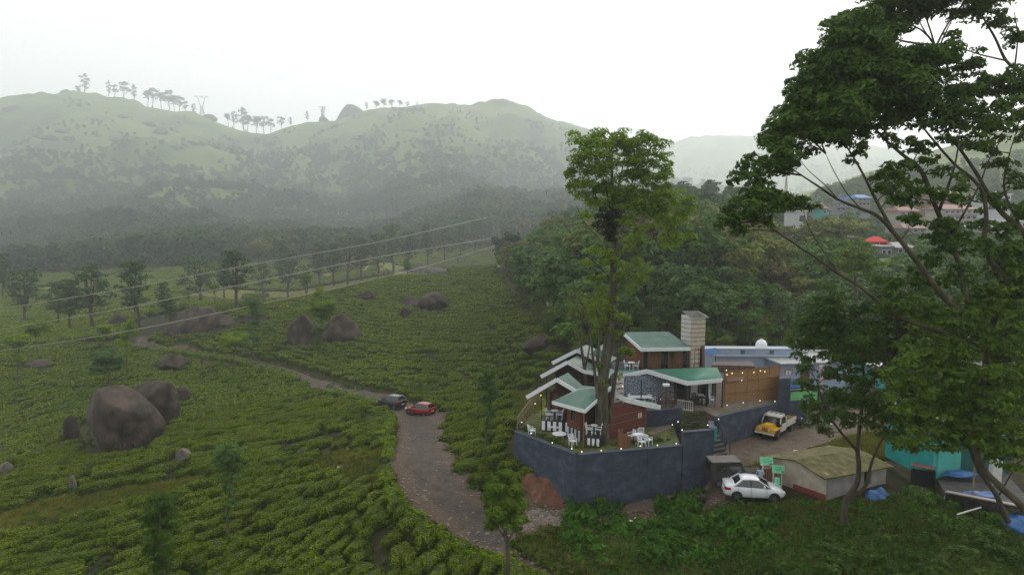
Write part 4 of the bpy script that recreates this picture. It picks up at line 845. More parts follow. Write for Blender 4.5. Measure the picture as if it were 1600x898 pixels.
for a,b in zip(sw[:-1],sw[1:]): roofp(B,[a,b,b+back,a+back],t=.05)
fascia(B,[v+Vector((0,0,.05)) for v in sw],.34)
for j in range(4):                       # skirting of white and dark boards
    a = wl+(wc-wl)*(j/4+.02); b = wl+(wc-wl)*(j/4+.13); nn = Vector((d_.y,-d_.x,0)); MB().add([],[]) 
    q = rel(B,[(a.x,a.y,LZ),(b.x,b.y,LZ),(b.x,b.y,4.0),(a.x,a.y,4.0)]); e_ = Vector((-.03,-.05,0)); MB().slab([v+e_ for v in q],.0).add([v for v in q],[(0,1,2,3)]).build('skirting_board',white_m,B)
boards(B,wl,wc,LZ,4.0,dark_m,hh=.4,proud=-.03,name='skirting')
dk0 = Vector((*XY(917,697,LZ),0)); dk1 = Vector((*XY(938,699,LZ),0)); shell(B,[tuple(dk0[:2]),tuple(dk1[:2]),(dk1.x+.9,dk1.y+1.5),(dk0.x+.3,dk0.y+1.6)],LZ,3.92,dark_m,'deck')
for j in range(3):
    a = dk0+(dk1-dk0)*(j*.34+.03); b = dk0+(dk1-dk0)*(j*.34+.23); q = rel(B,[(a.x,a.y-.04,LZ+.08),(b.x,b.y-.04,LZ+.08),(b.x,b.y-.04,3.86),(a.x,a.y-.04,3.86)]); MB().add(q+[v+Vector((0,.03,0)) for v in q],[(0,1,2,3),(7,6,5,4),(0,4,5,1),(1,5,6,2),(2,6,7,3),(3,7,4,0)]).build('skirting_board',white_m,B)
for k_ in range(2): pbar(B,'rail',(dk0.x,dk0.y,4.15+k_*.3),(dk1.x,dk1.y,4.15+k_*.3),.04,dark_m)
ww = wl+(wc-wl)*.25; opening(B,ww,wl+(wc-wl)*.62,4.55,5.6)
# ================= left cottage with porch gable
A = house('left_cottage',(*XY(846,673,LZ),LZ),'left red-brown cottage with a white-edged gable over a railed deck of black and white boards')
e1 = G(822.8,618.8,5.95); ax = G(869.7,591.2,7.55); rv = G(899,608.5,6.8); axb = ax+Vector((1.05,1.9,.02)); e1b = e1+Vector((1.05,1.9,.02)); rvb = G(909,602,6.85); rx0 = G(962,607,6.75); rx1 = G(962,612,6.6)
roofp(A,[ax,axb,e1b,e1],ribs=5); roofp(A,[ax,axb,rvb,rv],ribs=5); roofp(A,[rvb,rx0,rx1,rv],ribs=10)
fascia(A,[e1,ax,rv],.3); fascia(A,[e1,e1b],.15)
dl = Vector((*XY(846,673,LZ),0)); dr = Vector((*XY(886,676,LZ),0)); gdir = (dr-dl).normalized(); bk = Vector((.45,.89,0))
shell(A,[tuple(dl[:2]),tuple(dr[:2]),tuple((dr+bk*1.3)[:2]),tuple((dl+bk*1.3)[:2])],LZ,4.1,dark_m,'deck')
for j in range(5):
    if j==4: a,b = dl+gdir*((dr-dl).length*.93),dl+gdir*((dr-dl).length*.995)
    else: a = dl+gdir*((dr-dl).length*(j*.22+.01)); b = a+gdir*.26
    q = rel(A,[(a.x,a.y-.035,LZ+.1),(b.x,b.y-.035,LZ+.1),(b.x,b.y-.035,4.05),(a.x,a.y-.035,4.05)]); MB().add(q+[v+Vector((0,.03,0)) for v in q],[(0,1,2,3),(7,6,5,4),(0,4,5,1),(1,5,6,2),(2,6,7,3),(3,7,4,0)]).build('deck_board',white_m,A)
q = dl+gdir*.5; pbar(A,'deck_rail',(q.x,q.y-.08,3.62),(q.x+1.15,q.y-.45*.3-.08,3.62),.12,white_m)
fw0 = dl+bk*1.35; fw1 = dr+bk*1.35+gdir*.5; 
boards(A,fw0+gdir*.1,fw0+(fw1-fw0)*.5,4.1,(6.0,7.3),red_dark,hh=.32); boards(A,fw0+(fw1-fw0)*.5,fw1,4.1,(7.3,6.6),red_dark,hh=.32)
opening(A,fw0+gdir*.35,fw0+gdir*.8,4.1,6.0,m=wood_m,nm='door',frame=red_board); opening(A,fw0+gdir*1.2,fw0+gdir*1.75,4.9,5.7)
shell(A,[tuple((fw0+gdir*.1)[:2]),tuple((fw0+bk*2.2+gdir*.1)[:2]),tuple((fw0+bk*2.2+gdir*.2)[:2]),tuple((fw0+gdir*.2)[:2])],LZ,6.1,red_dark)
for k_ in (.35,.7): pbar(A,'rail',(dl.x,dl.y,4.1+k_),(dr.x,dr.y,4.1+k_),.04,dark_m)
for s_ in (0,.5,1): p = dl+(dr-dl)*s_; pbar(A,'rail_post',(p.x,p.y,4.1),(p.x,p.y,4.85 if s_ else 6.1),.06,dark_m)
l_ = ax+Vector((.3,.7,-1.15)); 
# ================= the two cottages stepping up behind
def back_cottage(label, e, a, r1, r2, zs, base, wallz, door=True, backdir=Vector((1.0,1.9,.05))):
    E = G(*e,zs[0]); A_ = G(*a,zs[1]); R1 = G(*r1,zs[2]); R2 = G(*r2,zs[3]); o = house('hillside_cottage',(E.x+1,E.y+.6,wallz),label)
    roofp(o,[A_,A_+backdir,E+backdir,E],ribs=6); roofp(o,[A_,A_+backdir,R1+backdir,R1],ribs=6); roofp(o,[R1+backdir,R2+backdir*.9,R2,R1],ribs=8)
    fascia(o,[E,A_,R1,R2],.3); fascia(o,[E,E+backdir],.14)
    g_ = Vector((R2.x-E.x,R2.y-E.y,0)).normalized(); L_ = math.hypot(R2.x-E.x,R2.y-E.y); s0 = Vector((E.x,E.y,0))+g_*.9+Vector((.35,.9,0)); s2 = Vector((R2.x,R2.y,0))+Vector((.2,.7,0)); la = math.hypot(A_.x-E.x,A_.y-E.y)-.6; sm = s0+g_*max(.8,la-.4)
    boards(o,s0,sm,wallz,(zs[0]+.35,zs[1]-.15),red_dark,hh=.32); boards(o,sm,s2,wallz,(zs[1]-.15,zs[3]-.1),red_dark,hh=.32)
    opening(o,sm+g_*.2-Vector((0,.02,0)),sm+g_*.9-Vector((0,.02,0)),wallz+1.2,wallz+2.2)
    shell(o,[tuple(s0[:2]),tuple((s0+Vector((1,2,0)))[:2]),tuple((s0+Vector((1.1,2,0)))[:2]),(s0.x+.1,s0.y)],wallz,zs[0],red_dark); pbar(o,'post',(E.x+.5,E.y+.4,wallz),(E.x+.5,E.y+.4,zs[0]),.08,dark_m); return o
back_cottage('second red cottage up the slope, its white gable edge just above the left cottage',(845.3,586.7),(886.6,564),(912.5,578.7),(953,586),(6.9,8.2,7.35,7.0),None,4.2)
back_cottage('third and highest of the stepped red cottages, half behind the tree trunks',(863,565.4),(901.3,546),(923,556),(953,566),(7.7,8.8,8.1,7.6),None,5.0)
D0 = house('roof_wing',(*XY(935,560,6.5),5.5),'small white-edged roof wing with a pale green sheet seen between the tree trunks','roof')
roofp(D0,[G(936,541,9.0),G(949,534,9.2),G(950,563,8.0),G(922,553,8.2)]); fascia(D0,[G(949,534,9.2),G(950,564,8.0)],.3); pbar(D0,'post',G(949.5,560,8.0),Vector((*G(949.5,560,8.0)[:2],5.0)),.1,white_m)
# ================= upper house on the terrace
Uo = house('upper_cottage',(*XY(1000,580,6.3),6.3),'upper timber house with green ribbed roof and glazed varnished front, beside the striped tower','house')
u0,u1,u2,u3 = G(973,519,9.2),G(1044.5,518,9.2),G(1078.8,543,8.4),G(1001.5,544.5,8.4)
roofp(Uo,[u0,u1,u2,u3],ribs=26); fascia(Uo,[u3,u2],.32); fascia(Uo,[u0,u3],.3)
ub = Vector((0,3.2,-.9)); roofp(Uo,[u0,u1,u1+ub,u0+ub],ribs=0)
fa = Vector((*XY(1004,580,6.3),0)); fb = Vector((*XY(1100,574,6.3),0)); fa.y += .6; fd = (fb-fa).normalized(); FL = (fb-fa).length
boards(Uo,fa,fb,6.3,(8.35,8.35),wood_m,hh=.34)
for s0_,s1_,mm in ((.02,.1,dark_m),(.14,.27,wood_m),(.3,.44,glass_m),(.47,.5,glass_m),(.53,.62,wood_m),(.65,.8,glass_m),(.84,.97,glass_m)): opening(Uo,fa+fd*FL*s0_,fa+fd*FL*s1_,6.35,8.1,m=mm,frame=wood_m,nm='door' if mm is not glass_m else 'window')
sb = Vector((*XY(976,570,6.3),0)); sb.y += 1.2; boards(Uo,Vector((u0.x+.35,u0.y-.3,0)),fa,6.3,(9.0,8.5),red_board,hh=.3)
shell(Uo,[tuple(XY(962,582,6.2)),tuple(XY(1104,580,6.2)),(fb.x+.3,fb.y+3.5),(fa.x-2.2,fa.y+3.5)],H(fa.x,fa.y)-.5,6.28,blue_wall,'floor_slab')
for k_ in range(9): p = Vector((*XY(965+k_*17,581,6.28),0)); pbar(Uo,'rail_post',(p.x,p.y+.08,6.28),(p.x,p.y+.08,7.0),.035,dark_m)
for z_ in (6.6,6.98): a,b = XY(965,581,6.28),XY(1101,581,6.28); pbar(Uo,'rail',(a[0],a[1]+.08,z_),(b[0],b[1]+.08,z_),.03,dark_m)
for c_ in (1005,1045,1078): p = G(c_,578,6.3); pbar(Uo,'post',(p.x,p.y+.1,6.3),(p.x,p.y+.1,8.45),.09,wood_m)
for i,(px,lab) in enumerate([(981,'white plastic chair at the left on the upper deck'),(994,'white plastic chair at the right on the upper deck')]): p = G(px,579,6.3); chair(p.x,p.y+.3,6.29,1.3+i*3,lab)
p = G(987.5,579,6.3); table(p.x,p.y+.35,6.29,'small white table between two chairs on the upper deck',.33)
# striped tower
T = house('striped_tower',(*XY(1080,543,8.2),6),'square cream boarded tower with dark joints and a lean-to sheet lid, behind the upper house','tower')
tc_ = Vector((*XY(1079,543,8.2),0)); tr = Vector((*XY(1101,542,8.2),0)); tr.y = tc_.y+.35; tl = Vector((*XY(1060,537,8.2),0)); tl.y = tc_.y+.9; tb = tr+(tl-tc_); cream = mat('cream_boards',(.40,.34,.27),.7,c2=(.52,.46,.38),scale=3,coord='World'); pale = mat('pale_weathered_boards',(.46,.46,.44),.7,c2=(.58,.57,.54),scale=3,coord='World')
shell(T,[tuple((v+(tb+tc_-2*v)*.03)[:2]) for v in (tc_,tr,tb,tl)],6,11.2,dark_m,'core')
z=6.4
while z < 11.0:
    for a,b,m_ in ((tc_,tr,cream),(tl,tc_,pale)):
        nn = Vector(((b-a).y,-(b-a).x,0)).normalized()*.03; q = rel(T,[(a.x,a.y,z),(b.x,b.y,z)]); MB().bar(q[0]+nn+Vector((0,0,.16)),q[1]+nn+Vector((0,0,.16)),.05,.345).build('board',m_,T)
    z += .40
roofp(T,[G(1066,485.5,12.0),G(1090,486,11.95),G(1107,495.5,11.35),G(1079,496,11.4)],mat('grey_sheet',(.24,.25,.26),.4,c2=(.34,.35,.36),scale=2),.05,ribs=6)
# ================= veranda with mural
V_ = house('veranda',(*XY(1050,634,VZ),VZ),'open veranda with bright green roof, wide white gable edge and patterned blue back wall','veranda')
ap = G(1011,578,7.0); lf = G(965,588,6.5); cr_ = G(1075,597,6.5); er = G(1129,592,6.5); rr2 = G(1121,573.5,7.0)
roofp(V_,[ap,rr2,er,cr_],green_roof2,ribs=24); roofp(V_,[ap,rr2,rr2+Vector((-.2,2.4,-.55)),ap+Vector((-1.2,2.4,-.55))],green_roof2); roofp(V_,[ap,ap+Vector((-1.2,2.4,-.55)),lf+Vector((-.3,1.6,0)),lf],green_roof2)
fascia(V_,[lf,ap,cr_],.36,.07); fascia(V_,[cr_,er],.32,.07)
mural = bpy.data.materials.new('blue_mural_wall'); mural.use_nodes = True; t = mural.node_tree; b_ = t.nodes['Principled BSDF']; vo = N(t,'ShaderNodeTexVoronoi',Scale=4.5); vo.feature='DISTANCE_TO_EDGE'; g_ = N(t,'ShaderNodeNewGeometry'); t.links.new(g_.outputs['Position'],vo.inputs['Vector'])
r_ = N(t,'ShaderNodeValToRGB'); e_=r_.color_ramp.elements; e_[0].position=.02; e_[0].color=(.30,.34,.40,1); e_[1].position=.12; e_[1].color=(.09,.12,.17,1); t.links.new(vo.outputs['Distance'],r_.inputs[0]); t.links.new(r_.outputs[0],b_.inputs['Base Color']); b_.inputs['Roughness'].default_value=.7
m0 = Vector((*XY(978,634,VZ),0)); m0.y += .9; m1 = Vector((*XY(1057,632,VZ),0)); m1.y += 1.1
shell(V_,[tuple(m0[:2]),tuple(m1[:2]),(m1.x,m1.y+.15),(m0.x,m0.y+.15)],VZ-.05,6.55,mural,'mural_wall')
shell(V_,[(m0.x-.9,m0.y-.6),(m0.x-.05,m0.y-.02),(m0.x-.12,m0.y+.1),(m0.x-.98,m0.y-.5)],VZ-.3,6.5,white_old,'side_wall')
for k_ in range(4): pbar(V_,'shelf',(m0.x-.75,m0.y-.6,VZ+.5+k_*.45),(m0.x-.2,m0.y-.25,VZ+.5+k_*.45),.16,wood_m,.04)
w5 = Vector((*XY(1129,634,VZ),0)); w5.y += 2.0; mr_ = Vector((m1.x,m1.y+.8,0)); shell(V_,[(m1.x+.02,m1.y),(m1.x+.1,m1.y+.8),(w5.x,w5.y),(w5.x,w5.y+.1),(m1.x,m1.y+.95),(m1.x-.1,m1.y)],VZ-.05,6.5,mat('dim_grey_wall',(.10,.09,.085),.8,c2=(.16,.15,.14),scale=2),'back_wall')
dv = (w5-mr_).normalized(); LW = (w5-mr_).length
for s0_,s1_,mm in ((.12,.3,glass_m),(.42,.6,white_old),(.68,.76,glass_m),(.82,.92,white_old)): opening(V_,mr_+dv*LW*s0_,mr_+dv*LW*s1_,VZ+.1,VZ+1.9,m=mm,frame=dark_m,nm='door')
for px_,py_ in ((1001.5,634),(1054,634),(1071,638),(1104,634),(1117,634),(1128,634)):
    p = G(px_,py_,VZ); pbar(V_,'post',(p.x,p.y,VZ-.1),(p.x,p.y,6.45 if px_<1100 else 6.4),.085,dark_m)
# furniture on the veranda
for px,py,rz,lab,dk in ((1098,631,2.6,'white plastic chair near the middle of the open veranda',False),(1088,632,.4,'dark chair left of the white one on the veranda',True),(1108,630,3.5,'dark chair beside the right veranda posts',True),(1115,633,1.0,'pale chair by the right veranda posts',False),(988,633,1,'white chair at the left end of the veranda under the mural',False),(1020,632,2.2,'white chair right of the white benches under the mural',False)):
    p = G(px,py,VZ); chair(p.x,p.y+.3,VZ+.01,rz,lab,dk)
p = G(1000,633,VZ); tb_ = table(p.x,p.y+.2,VZ+.01,'long white table under the blue mural',.45,.7,white_m,'square'); tb_.scale = (2.2,1,1)
p = G(1095,634,VZ); table(p.x,p.y+.2,VZ+.01,'dark square table among the veranda chairs',.35,.7,dark_m,'square')
# cart wheel
wh = empty('cart_wheel',(*XY(1043,641,VZ),VZ),.25,'big dark red wooden wheel standing on the terrace wall in front of the veranda','wheel'); wood_d = mat('dark_red_wood',(.06,.028,.022),.6,c2=(.10,.05,.04),scale=5)
def ring(R_,r_,w_,n_=28): return MB().lathe([(R_-r_,-w_),(R_+r_,-w_),(R_+r_,w_),(R_-r_,w_),(R_-r_,-w_)],n_,(0,0,0),'y')
rg = ring(.78,.07,.07); rg.v = [(x,y,z+.88) for x,y,z in rg.v]; rg.f = rg.f[:-2]; rg.build('rim',wood_d,wh); hb = MB().lathe([(.14,-.12),(.14,.12)],12,(0,0,0),'y'); hb.v=[(x,y,z+.88) for x,y,z in hb.v]; hb.build('hub',wood_d,wh)
for k_ in range(10): a = k_*pi/5; MB().bar((.1*cos(a),0,.88+.1*sin(a)),(.74*cos(a),0,.88+.74*sin(a)),.06).build('spoke',wood_d,wh)
lp = empty('terrace_lamp',(*XY(1041,640,VZ),VZ),0,'tall post lamp with a white square shade above the cart wheel','lamp'); lp.location.y += .25; MB().bar((0,0,0),(0,0,1.95),.05).build('post',dark_m,lp); MB().prism([(-.26,-.2),(.26,-.2),(.26,.2),(-.26,.2)],1.95,2.12).build('lamp_shade',white_m,lp)
fn = empty('terrace_fence',(*XY(1058,640,VZ+.1),VZ),0,'pale see-through railing at the terrace edge right of the cart wheel','railing')
a_ = Vector((*XY(1056,639,VZ),0)); b2_ = Vector((*XY(1082,643,VZ),0))
for k_ in range(9): p = a_+(b2_-a_)*k_/8; pbar(fn,'bar',(p.x,p.y,VZ),(p.x,p.y,VZ+.85),.03,white_old)
for z_ in (.1,.82): pbar(fn,'rail',(a_.x,a_.y,VZ+z_),(b2_.x,b2_.y,VZ+z_),.04,white_old)
# stepped planter of dark shelves
pl = empty('stepped_planter',(*XY(1083,672,LZ+.5),LZ),0,'dark stepped planter with rows of green plants at the head of the entrance steps','planter')
c0 = Vector((*XY(1064,674,3.6),0)); c1 = Vector((*XY(1103,672,3.6),0)); bkp = Vector((.1,.36,0)); pg = leafmat('planter_leaves',(.03,.05,.012),(.10,.13,.03))
for k_ in range(6):
    a = c0+bkp*k_; b = c1+bkp*k_; z_ = 3.55+k_*.17; q = rel(pl,[(a.x,a.y,z_),(b.x,b.y,z_),(b.x+bkp.x,b.y+bkp.y,z_),(a.x+bkp.x,a.y+bkp.y,z_)]); MB().slab(q,.9).build('step',mat('dark_planter_wood',(.025,.022,.018),.8) if k_==0 else bpy.data.materials['dark_planter_wood'],pl)
    rng = np.random.default_rng(k_); n_=150; C = np.array(a)+np.outer(rng.uniform(0,1,n_),np.array(b-a)); C[:,1]+=rng.uniform(.1,.3,n_); C[:,2]=z_+rng.uniform(.0,.16,n_); nn = rng.normal(size=(n_,3)); nn[:,2]+=1; nn/=np.linalg.norm(nn,axis=1,keepdims=True); Vv,Ff = leaf_quads(C-np.array(pl.location),nn,rng,.06); link('plant_row',npmesh('plant_row',Vv,Ff,pg),pl)
# bamboo screen
bam = mat('woven_bamboo_matting',(.19,.098,.036),.8,c2=(.31,.175,.072),scale=3,stretch=(1,1,9),coord='World',detail=8)
S_ = empty('bamboo_screen',(*XY(1131,634,3.75),3.75),0,'tall woven bamboo screen with a string of small lights, right of the veranda','screen')
s0_ = Vector((*XY(1131,634,3.75),0)); s1_ = Vector((*XY(1217,623,3.75),0)); sdir = s1_-s0_
for c_ in range(5):
    for r_ in range(3):
        a = s0_+sdir*(c_/5+.003); b = s0_+sdir*((c_+1)/5-.003); z0_ = 3.8+r_*1.0; q = rel(S_,[(a.x,a.y-.02*(r_==1),z0_),(b.x,b.y-.02*(r_==1),z0_)]); MB().bar(q[0]+Vector((0,0,.49)),q[1]+Vector((0,0,.49)),.04,.975).build('mat_panel',bam,S_)
for r_ in range(4): q = rel(S_,[(s0_.x,s0_.y-.06,3.8+r_*1.0),(s1_.x,s1_.y-.06,3.8+r_*1.0)]); MB().bar(q[0],q[1],.04,.05).build('batten',wood_m,S_)
for c_ in range(6): p = s0_+sdir*c_/5; pbar(S_,'post',(p.x,p.y+.06,3.6),(p.x,p.y+.06,6.9),.08,wood_m)
for px,py in ((1135,578),(1144,583),(1160,582),(1178,581.5),(1188,579),(1195,580.5),(1136,585),(1159,594)):
    t_ = (px-1131)/86; p = s0_+sdir*t_; q = P(px,py,p.y-.12); sh = MB(); sh.lathe([(.008,-.045),(.032,-.02),(.032,.02),(.008,.045)],6); sh.v = [(x+q.x-S_.location.x,y+q.y-S_.location.y,z+q.z-S_.location.z) for x,y,z in sh.v]; sh.build('bulb',lamp_m,S_)
wp = s0_+sdir*.02; wq = s0_+sdir*.33; pbar(S_,'notice_board',(wp.x+.1,wp.y-.08,6.05),(wq.x,wq.y-.08,6.05),.02,mat('faded_brown_board',(.30,.19,.13),.7),.3)
gl = MB().prism([XY(1126,650,4.0),XY(1150,644,3.9),XY(1185,637,3.75),XY(1219,629,3.75),XY(1217,623.5,3.74),XY(1131,635.5,3.9)],3.2,lambda x,y: VZ+.01-min(.5,max(0,x-17.0)*.2)).build('grass_verge',lawn_m); props(gl,kind='structure')
rub = MB().prism([XY(1112,571,6.9),XY(1180,572.5,6.9),XY(1176,566,6.9),XY(1115,565,6.9)],6.3,6.95).build('rusty_shed_roof',mat('rusty_brown_sheet',(.05,.035,.03),.8,c2=(.12,.08,.06),scale=5,bump=.8,bscale=12)); props(rub,'low rusty brown roof strip behind the top of the bamboo screen','roof')
# ================= flat-roofed building and its neighbours
blu = mat('light_blue_grey_render',(.20,.26,.36),.75,c2=(.30,.36,.46),scale=.8,coord='World',detail=8,lo=.3,hi=.7)
Fb = house('flat_roofed_building',(*XY(1170,590,3.6),3.6),'long pale blue-grey flat-roofed building behind the bamboo screen','building')
def block(o,name,a,b,depth,z0,z1,m,proud=0):
    a = Vector((*a[:2],0)); b = Vector((*b[:2],0)); d = (b-a).normalized(); nn = Vector((-d.y,d.x,0)); a2=a-nn*proud-d*proud; b2=b-nn*proud+d*proud
    return shell(o,[tuple(a2[:2]),tuple(b2[:2]),tuple((b2+nn*depth)[:2]),tuple((a2+nn*depth)[:2])],z0,z1,m,name)
fz=6.9; fA = G(1119.7,545,fz); fB = Vector((fA.x+8.5,fA.y-.2,0)); block(Fb,'wall',fA,fB,5,2.5,6.15,blu); block(Fb,'ledge',fA,fB,5,6.152,6.30,mat('pale_ledge',(.32,.37,.44),.7),.22); block(Fb,'parapet',fA,fB,.18,6.302,6.9,blu); block(Fb,'coping',fA,fB,.22,6.902,6.96,bpy.data.materials['pale_ledge'],.04)
for s_ in (.28,.62): p = fA+(fB-fA)*s_; block(Fb,'vent',(p.x,p.y-.02),(p.x+.45,p.y-.03),.05,6.4,6.8,mat('dark_blue_vent',(.06,.10,.16),.7) if s_==.28 else bpy.data.materials['dark_blue_vent'],.0)
tk = house('water_tank',(*G(1201,544,7.0)[:2],6.3),'round white water tank on the flat roof beside a small red-brown hump','tank'); tk.location.y += 2; MB().lathe([(.55,0),(.58,.5),(.55,.85),(.4,1.1),(.15,1.22)],18).build('tank_body',white_m,tk,smooth=True); MB().lathe([(.14,1.2),(.14,1.3)],12).build('lid',white_old,tk)
L2 = house('low_annex',(*XY(1240,604,3.6),3.6),'lower grey-blue annex with thin pale roof and shuttered door, right of the bamboo screen','building')
lA = Vector((*XY(1221,606,3.6),0)); lB = lA+Vector((6.6,1.0,0)); block(L2,'wall',lA,lB,4,3.0,5.95,blu); block(L2,'roof',lA,lB,4,5.952,6.08,bpy.data.materials['grey_sheet'],.35)
dd=(lB-lA)/6.6; opening(L2,lA+dd*1.9,lA+dd*2.8,3.7,5.7,m=mat('brown_shutter',(.12,.06,.045),.7),nm='door',frame=wood_m); opening(L2,lA+dd*.3,lA+dd*1.0,4.9,5.4,m=white_old); pbar(L2,'pillar',(lA.x+3.6,lA.y-.4,3.4),(lA.x+3.6,lA.y-.4,5.9),.32,mat('pinkish_pillar',(.42,.36,.38),.8)); opening(L2,lA+dd*4.4,lA+dd*5.6,4.3,5.4)
tp = house('blue_tarpaulin_canopy',(*XY(1109,556,6.6),5),'dark blue tarpaulin canopy between the tower and the flat-roofed building','canopy'); tarp = mat('blue_tarpaulin',(.012,.075,.22),.5,c2=(.03,.14,.36),scale=2,bump=.7,bscale=3)
roofp(tp,[G(1100,545,7.2),G(1119,543,7.3),G(1119,553,6.8),G(1101,553,6.8)],tarp,.03,name='sheet'); pbar(tp,'pole',G(1101,553,6.8),Vector((*G(1101,553,6.8)[:2],4.5)),.06,dark_m); pbar(tp,'pole',G(1118,553,6.8),Vector((*G(1118,553,6.8)[:2],4.5)),.06,dark_m)
def heap(name, loc, rx, ry, h, m, seed, label, cat, group=None, sub=4):
    bm = bmesh.new(); bmesh.ops.create_icosphere(bm, subdivisions=sub, radius=1)
    for v in bm.verts:
        c = v.co.copy(); o = Vector((seed*2.1,seed,seed*.5)); k = 1+.28*mn.noise(c*1.6+o)+.12*mn.noise(c*4+o)+.05*mn.noise(c*10+o); v.co = Vector((c.x*rx*k, c.y*ry*k, max(c.z,-.1)*h*k))
    me = bpy.data.meshes.new(name); bm.to_mesh(me); bm.free(); me.materials.append(m); me.shade_smooth(); return props(link(name,me,None,loc),label,cat,group)
p = G(1247,608,3.7); heap('tarpaulin_covered_stack',(p.x-.3,p.y,3.65),1.25,.6,.95,tarp,5,'low stack under a crumpled blue tarpaulin above the green billboard','tarpaulin')
# green billboard with dark brushed emblem and a line of script
green_sign = mat('light_green_sign_face',(.13,.42,.14),.5,c2=(.18,.50,.19),scale=1); signd = mat('dark_green_lettering',(.02,.05,.03),.6); frame_d = mat('dark_blue_sign_frame',(.02,.026,.038),.6)
bb = empty('billboard',(*XY(1255,634,3.0),2.6),0,'wide light green billboard with a dark brush emblem and lettering on the roadside wall','sign'); q0 = P(1234,612,59.5); q1 = P(1277,614,60.2); zb_ = P(1234,632,59.5).z
ww_ = (q1-q0).length; dx_ = Vector((q1.x-q0.x,q1.y-q0.y,0)).normalized(); B0 = Vector((q0.x,q0.y,0))
def bbp(u,v,d=0): return Vector((B0.x+dx_.x*u*ww_+dx_.y*d, B0.y+dx_.y*u*ww_-dx_.x*d, zb_+v*(q0.z-zb_)))-bb.location
MB().add([bbp(0,0,.06),bbp(1,0,.06),bbp(1,1,.06),bbp(0,1,.06),bbp(0,0,0),bbp(1,0,0),bbp(1,1,0),bbp(0,1,0)],[(0,1,2,3),(7,6,5,4),(0,4,5,1),(1,5,6,2),(2,6,7,3),(3,7,4,0)]).build('sign_panel',green_sign,bb)
for a,b in (((-.02,-.04),(1.02,-.04)),((-.02,1.1),(1.02,1.1)),((-.02,-.04),(-.02,1.1)),((1.02,-.04),(1.02,1.1))): MB().bar(bbp(*a,.05),bbp(*b,.05),.16).build('frame',frame_d,bb)
for pts_ in ([(.50,.42),(.53,.6),(.57,.52),(.58,.38)],[(.60,.45),(.66,.62),(.70,.80),(.73,.62)],[(.66,.5),(.72,.55),(.78,.85),(.80,.6)],[(.76,.5),(.84,.66),(.90,.6)],[(.38,.30),(.60,.33),(.88,.31)],[(.42,.2),(.55,.17),(.75,.2),(.93,.17)]):
    mb = MB()
    for a,b in zip(pts_[:-1],pts_[1:]): mb.bar(bbp(*a,.068),bbp(*b,.068),.02,.10)
    mb.build('brush_stroke',signd,bb)
# teal gate board, entrance steps, railing
gb = empty('gate_board',(*XY(1114.5,690,3.2),2.8),0,'upright teal-green board standing at the top of the entrance steps','sign'); p0 = P(1114.5,689,49.75); teal = mat('teal_green_panel',(.02,.36,.27),.45); MB().prism([(-.24,-.04),(.24,-.04),(.24,.04),(-.24,.04)],p0.z-2.8,p0.z-2.8+1.12).build('panel',teal,gb); gb.location = (p0.x,p0.y-.0,2.8); MB().bar((0,.06,-.6),(0,.06,1.0),.06).build('post',dark_m,gb)
st = empty('entrance_steps',(*XY(1127,719,2),1.6),0,'flight of dark concrete steps rising from the lane beside the blue wall end','steps'); s_a = Vector((*XY(1117,721,1.95),0)); s_b = Vector((*XY(1139,717,1.95),0)); step_m = mat('dark_stone_step',(.035,.035,.036),.85,c2=(.07,.068,.065),scale=4)
sbk = Vector((-.04,.36,0)); tread = mat('worn_step_tread',(.12,.11,.10),.85)
for k_ in range(7):
    a = s_a+sbk*k_; b = s_b+sbk*k_; z_ = 2.1+k_*.21; q = rel(st,[(a.x,a.y,z_),(b.x,b.y,z_),(b.x+sbk.x,b.y+sbk.y,z_),(a.x+sbk.x,a.y+sbk.y,z_)]); s__=MB().slab(q,.9).build('step',step_m,st); MB().bar(q[0]+Vector((0,.03,.012)),q[1]+Vector((0,.03,.012)),.10,.02).build('nosing',tread,s__)
for k_ in range(4): a = s_b+sbk*(k_*2)+Vector((.05,0,0)); pbar(st,'rail_post',(a.x,a.y,2.0+k_*.42),(a.x,a.y,3.0+k_*.42),.04,dark_m)
a = s_b+Vector((.05,0,0)); b = s_b+sbk*6+Vector((.05,0,0)); pbar(st,'handrail',(a.x,a.y,3.0),(b.x,b.y,4.26),.05,dark_m)
# planted band on the roadside wall
rng = np.random.default_rng(4); cl=[]
for k_ in range(16):
    t_ = k_/15; p = P(1135+t_*53,656-t_*8,54.75+t_*3.15); cl.append((p.x,p.y-.05,p.z,.3,.22,.42))
hp = empty('wall_planting',(cl[0][0],cl[0][1],2.5),0,'band of dark green and rusty plants hanging on the wall behind the pickup','plants'); crown(hp,'foliage',cl,.5,.07,leafmat('wall_plant_leaves',(.02,.04,.01),(.09,.10,.03),dead=(.11,.06,.03)),9,hp.location)
# lawn furniture and bits
for px,py,rz,lab in ((986,689,-1.2,'white plastic chair left of the round lawn table'),(1013,695,2.2,'white plastic chair turned away, right of the round lawn table'),(1003,698,.6,'white plastic chair in front of the round lawn table'),(1001,683,3.1,'white plastic chair behind the round lawn table')):
    p = G(px,py,LZ); chair(p.x,p.y,LZ+.01,rz,lab)
p = G(997,693,LZ); table(p.x,p.y,LZ+.01,'round white garden table on the lawn right of the great tree')
p = G(874,684,LZ); table(p.x,p.y,LZ+.01,'round white table on the lawn before the left cottage deck',.55,.35)
p = G(895,697,LZ); chair(p.x,p.y,LZ+.01,.5,'white plastic chair in the narrow lawn by the white skirting boards'); p = G(831,680,LZ); chair(p.x,p.y,LZ+.01,2,'pale chair in the planted corner left of the deck')
for px,rz,lab in ((859,1.2,'left white chair on the deck of the left cottage'),(875,4.4,'right white chair on the deck of the left cottage')): p = G(px,657,4.1); chair(p.x,p.y+.35,4.11,rz,lab)
p = G(867,657,4.1); table(p.x,p.y+.4,4.11,'small white table between the two deck chairs of the left cottage',.3)
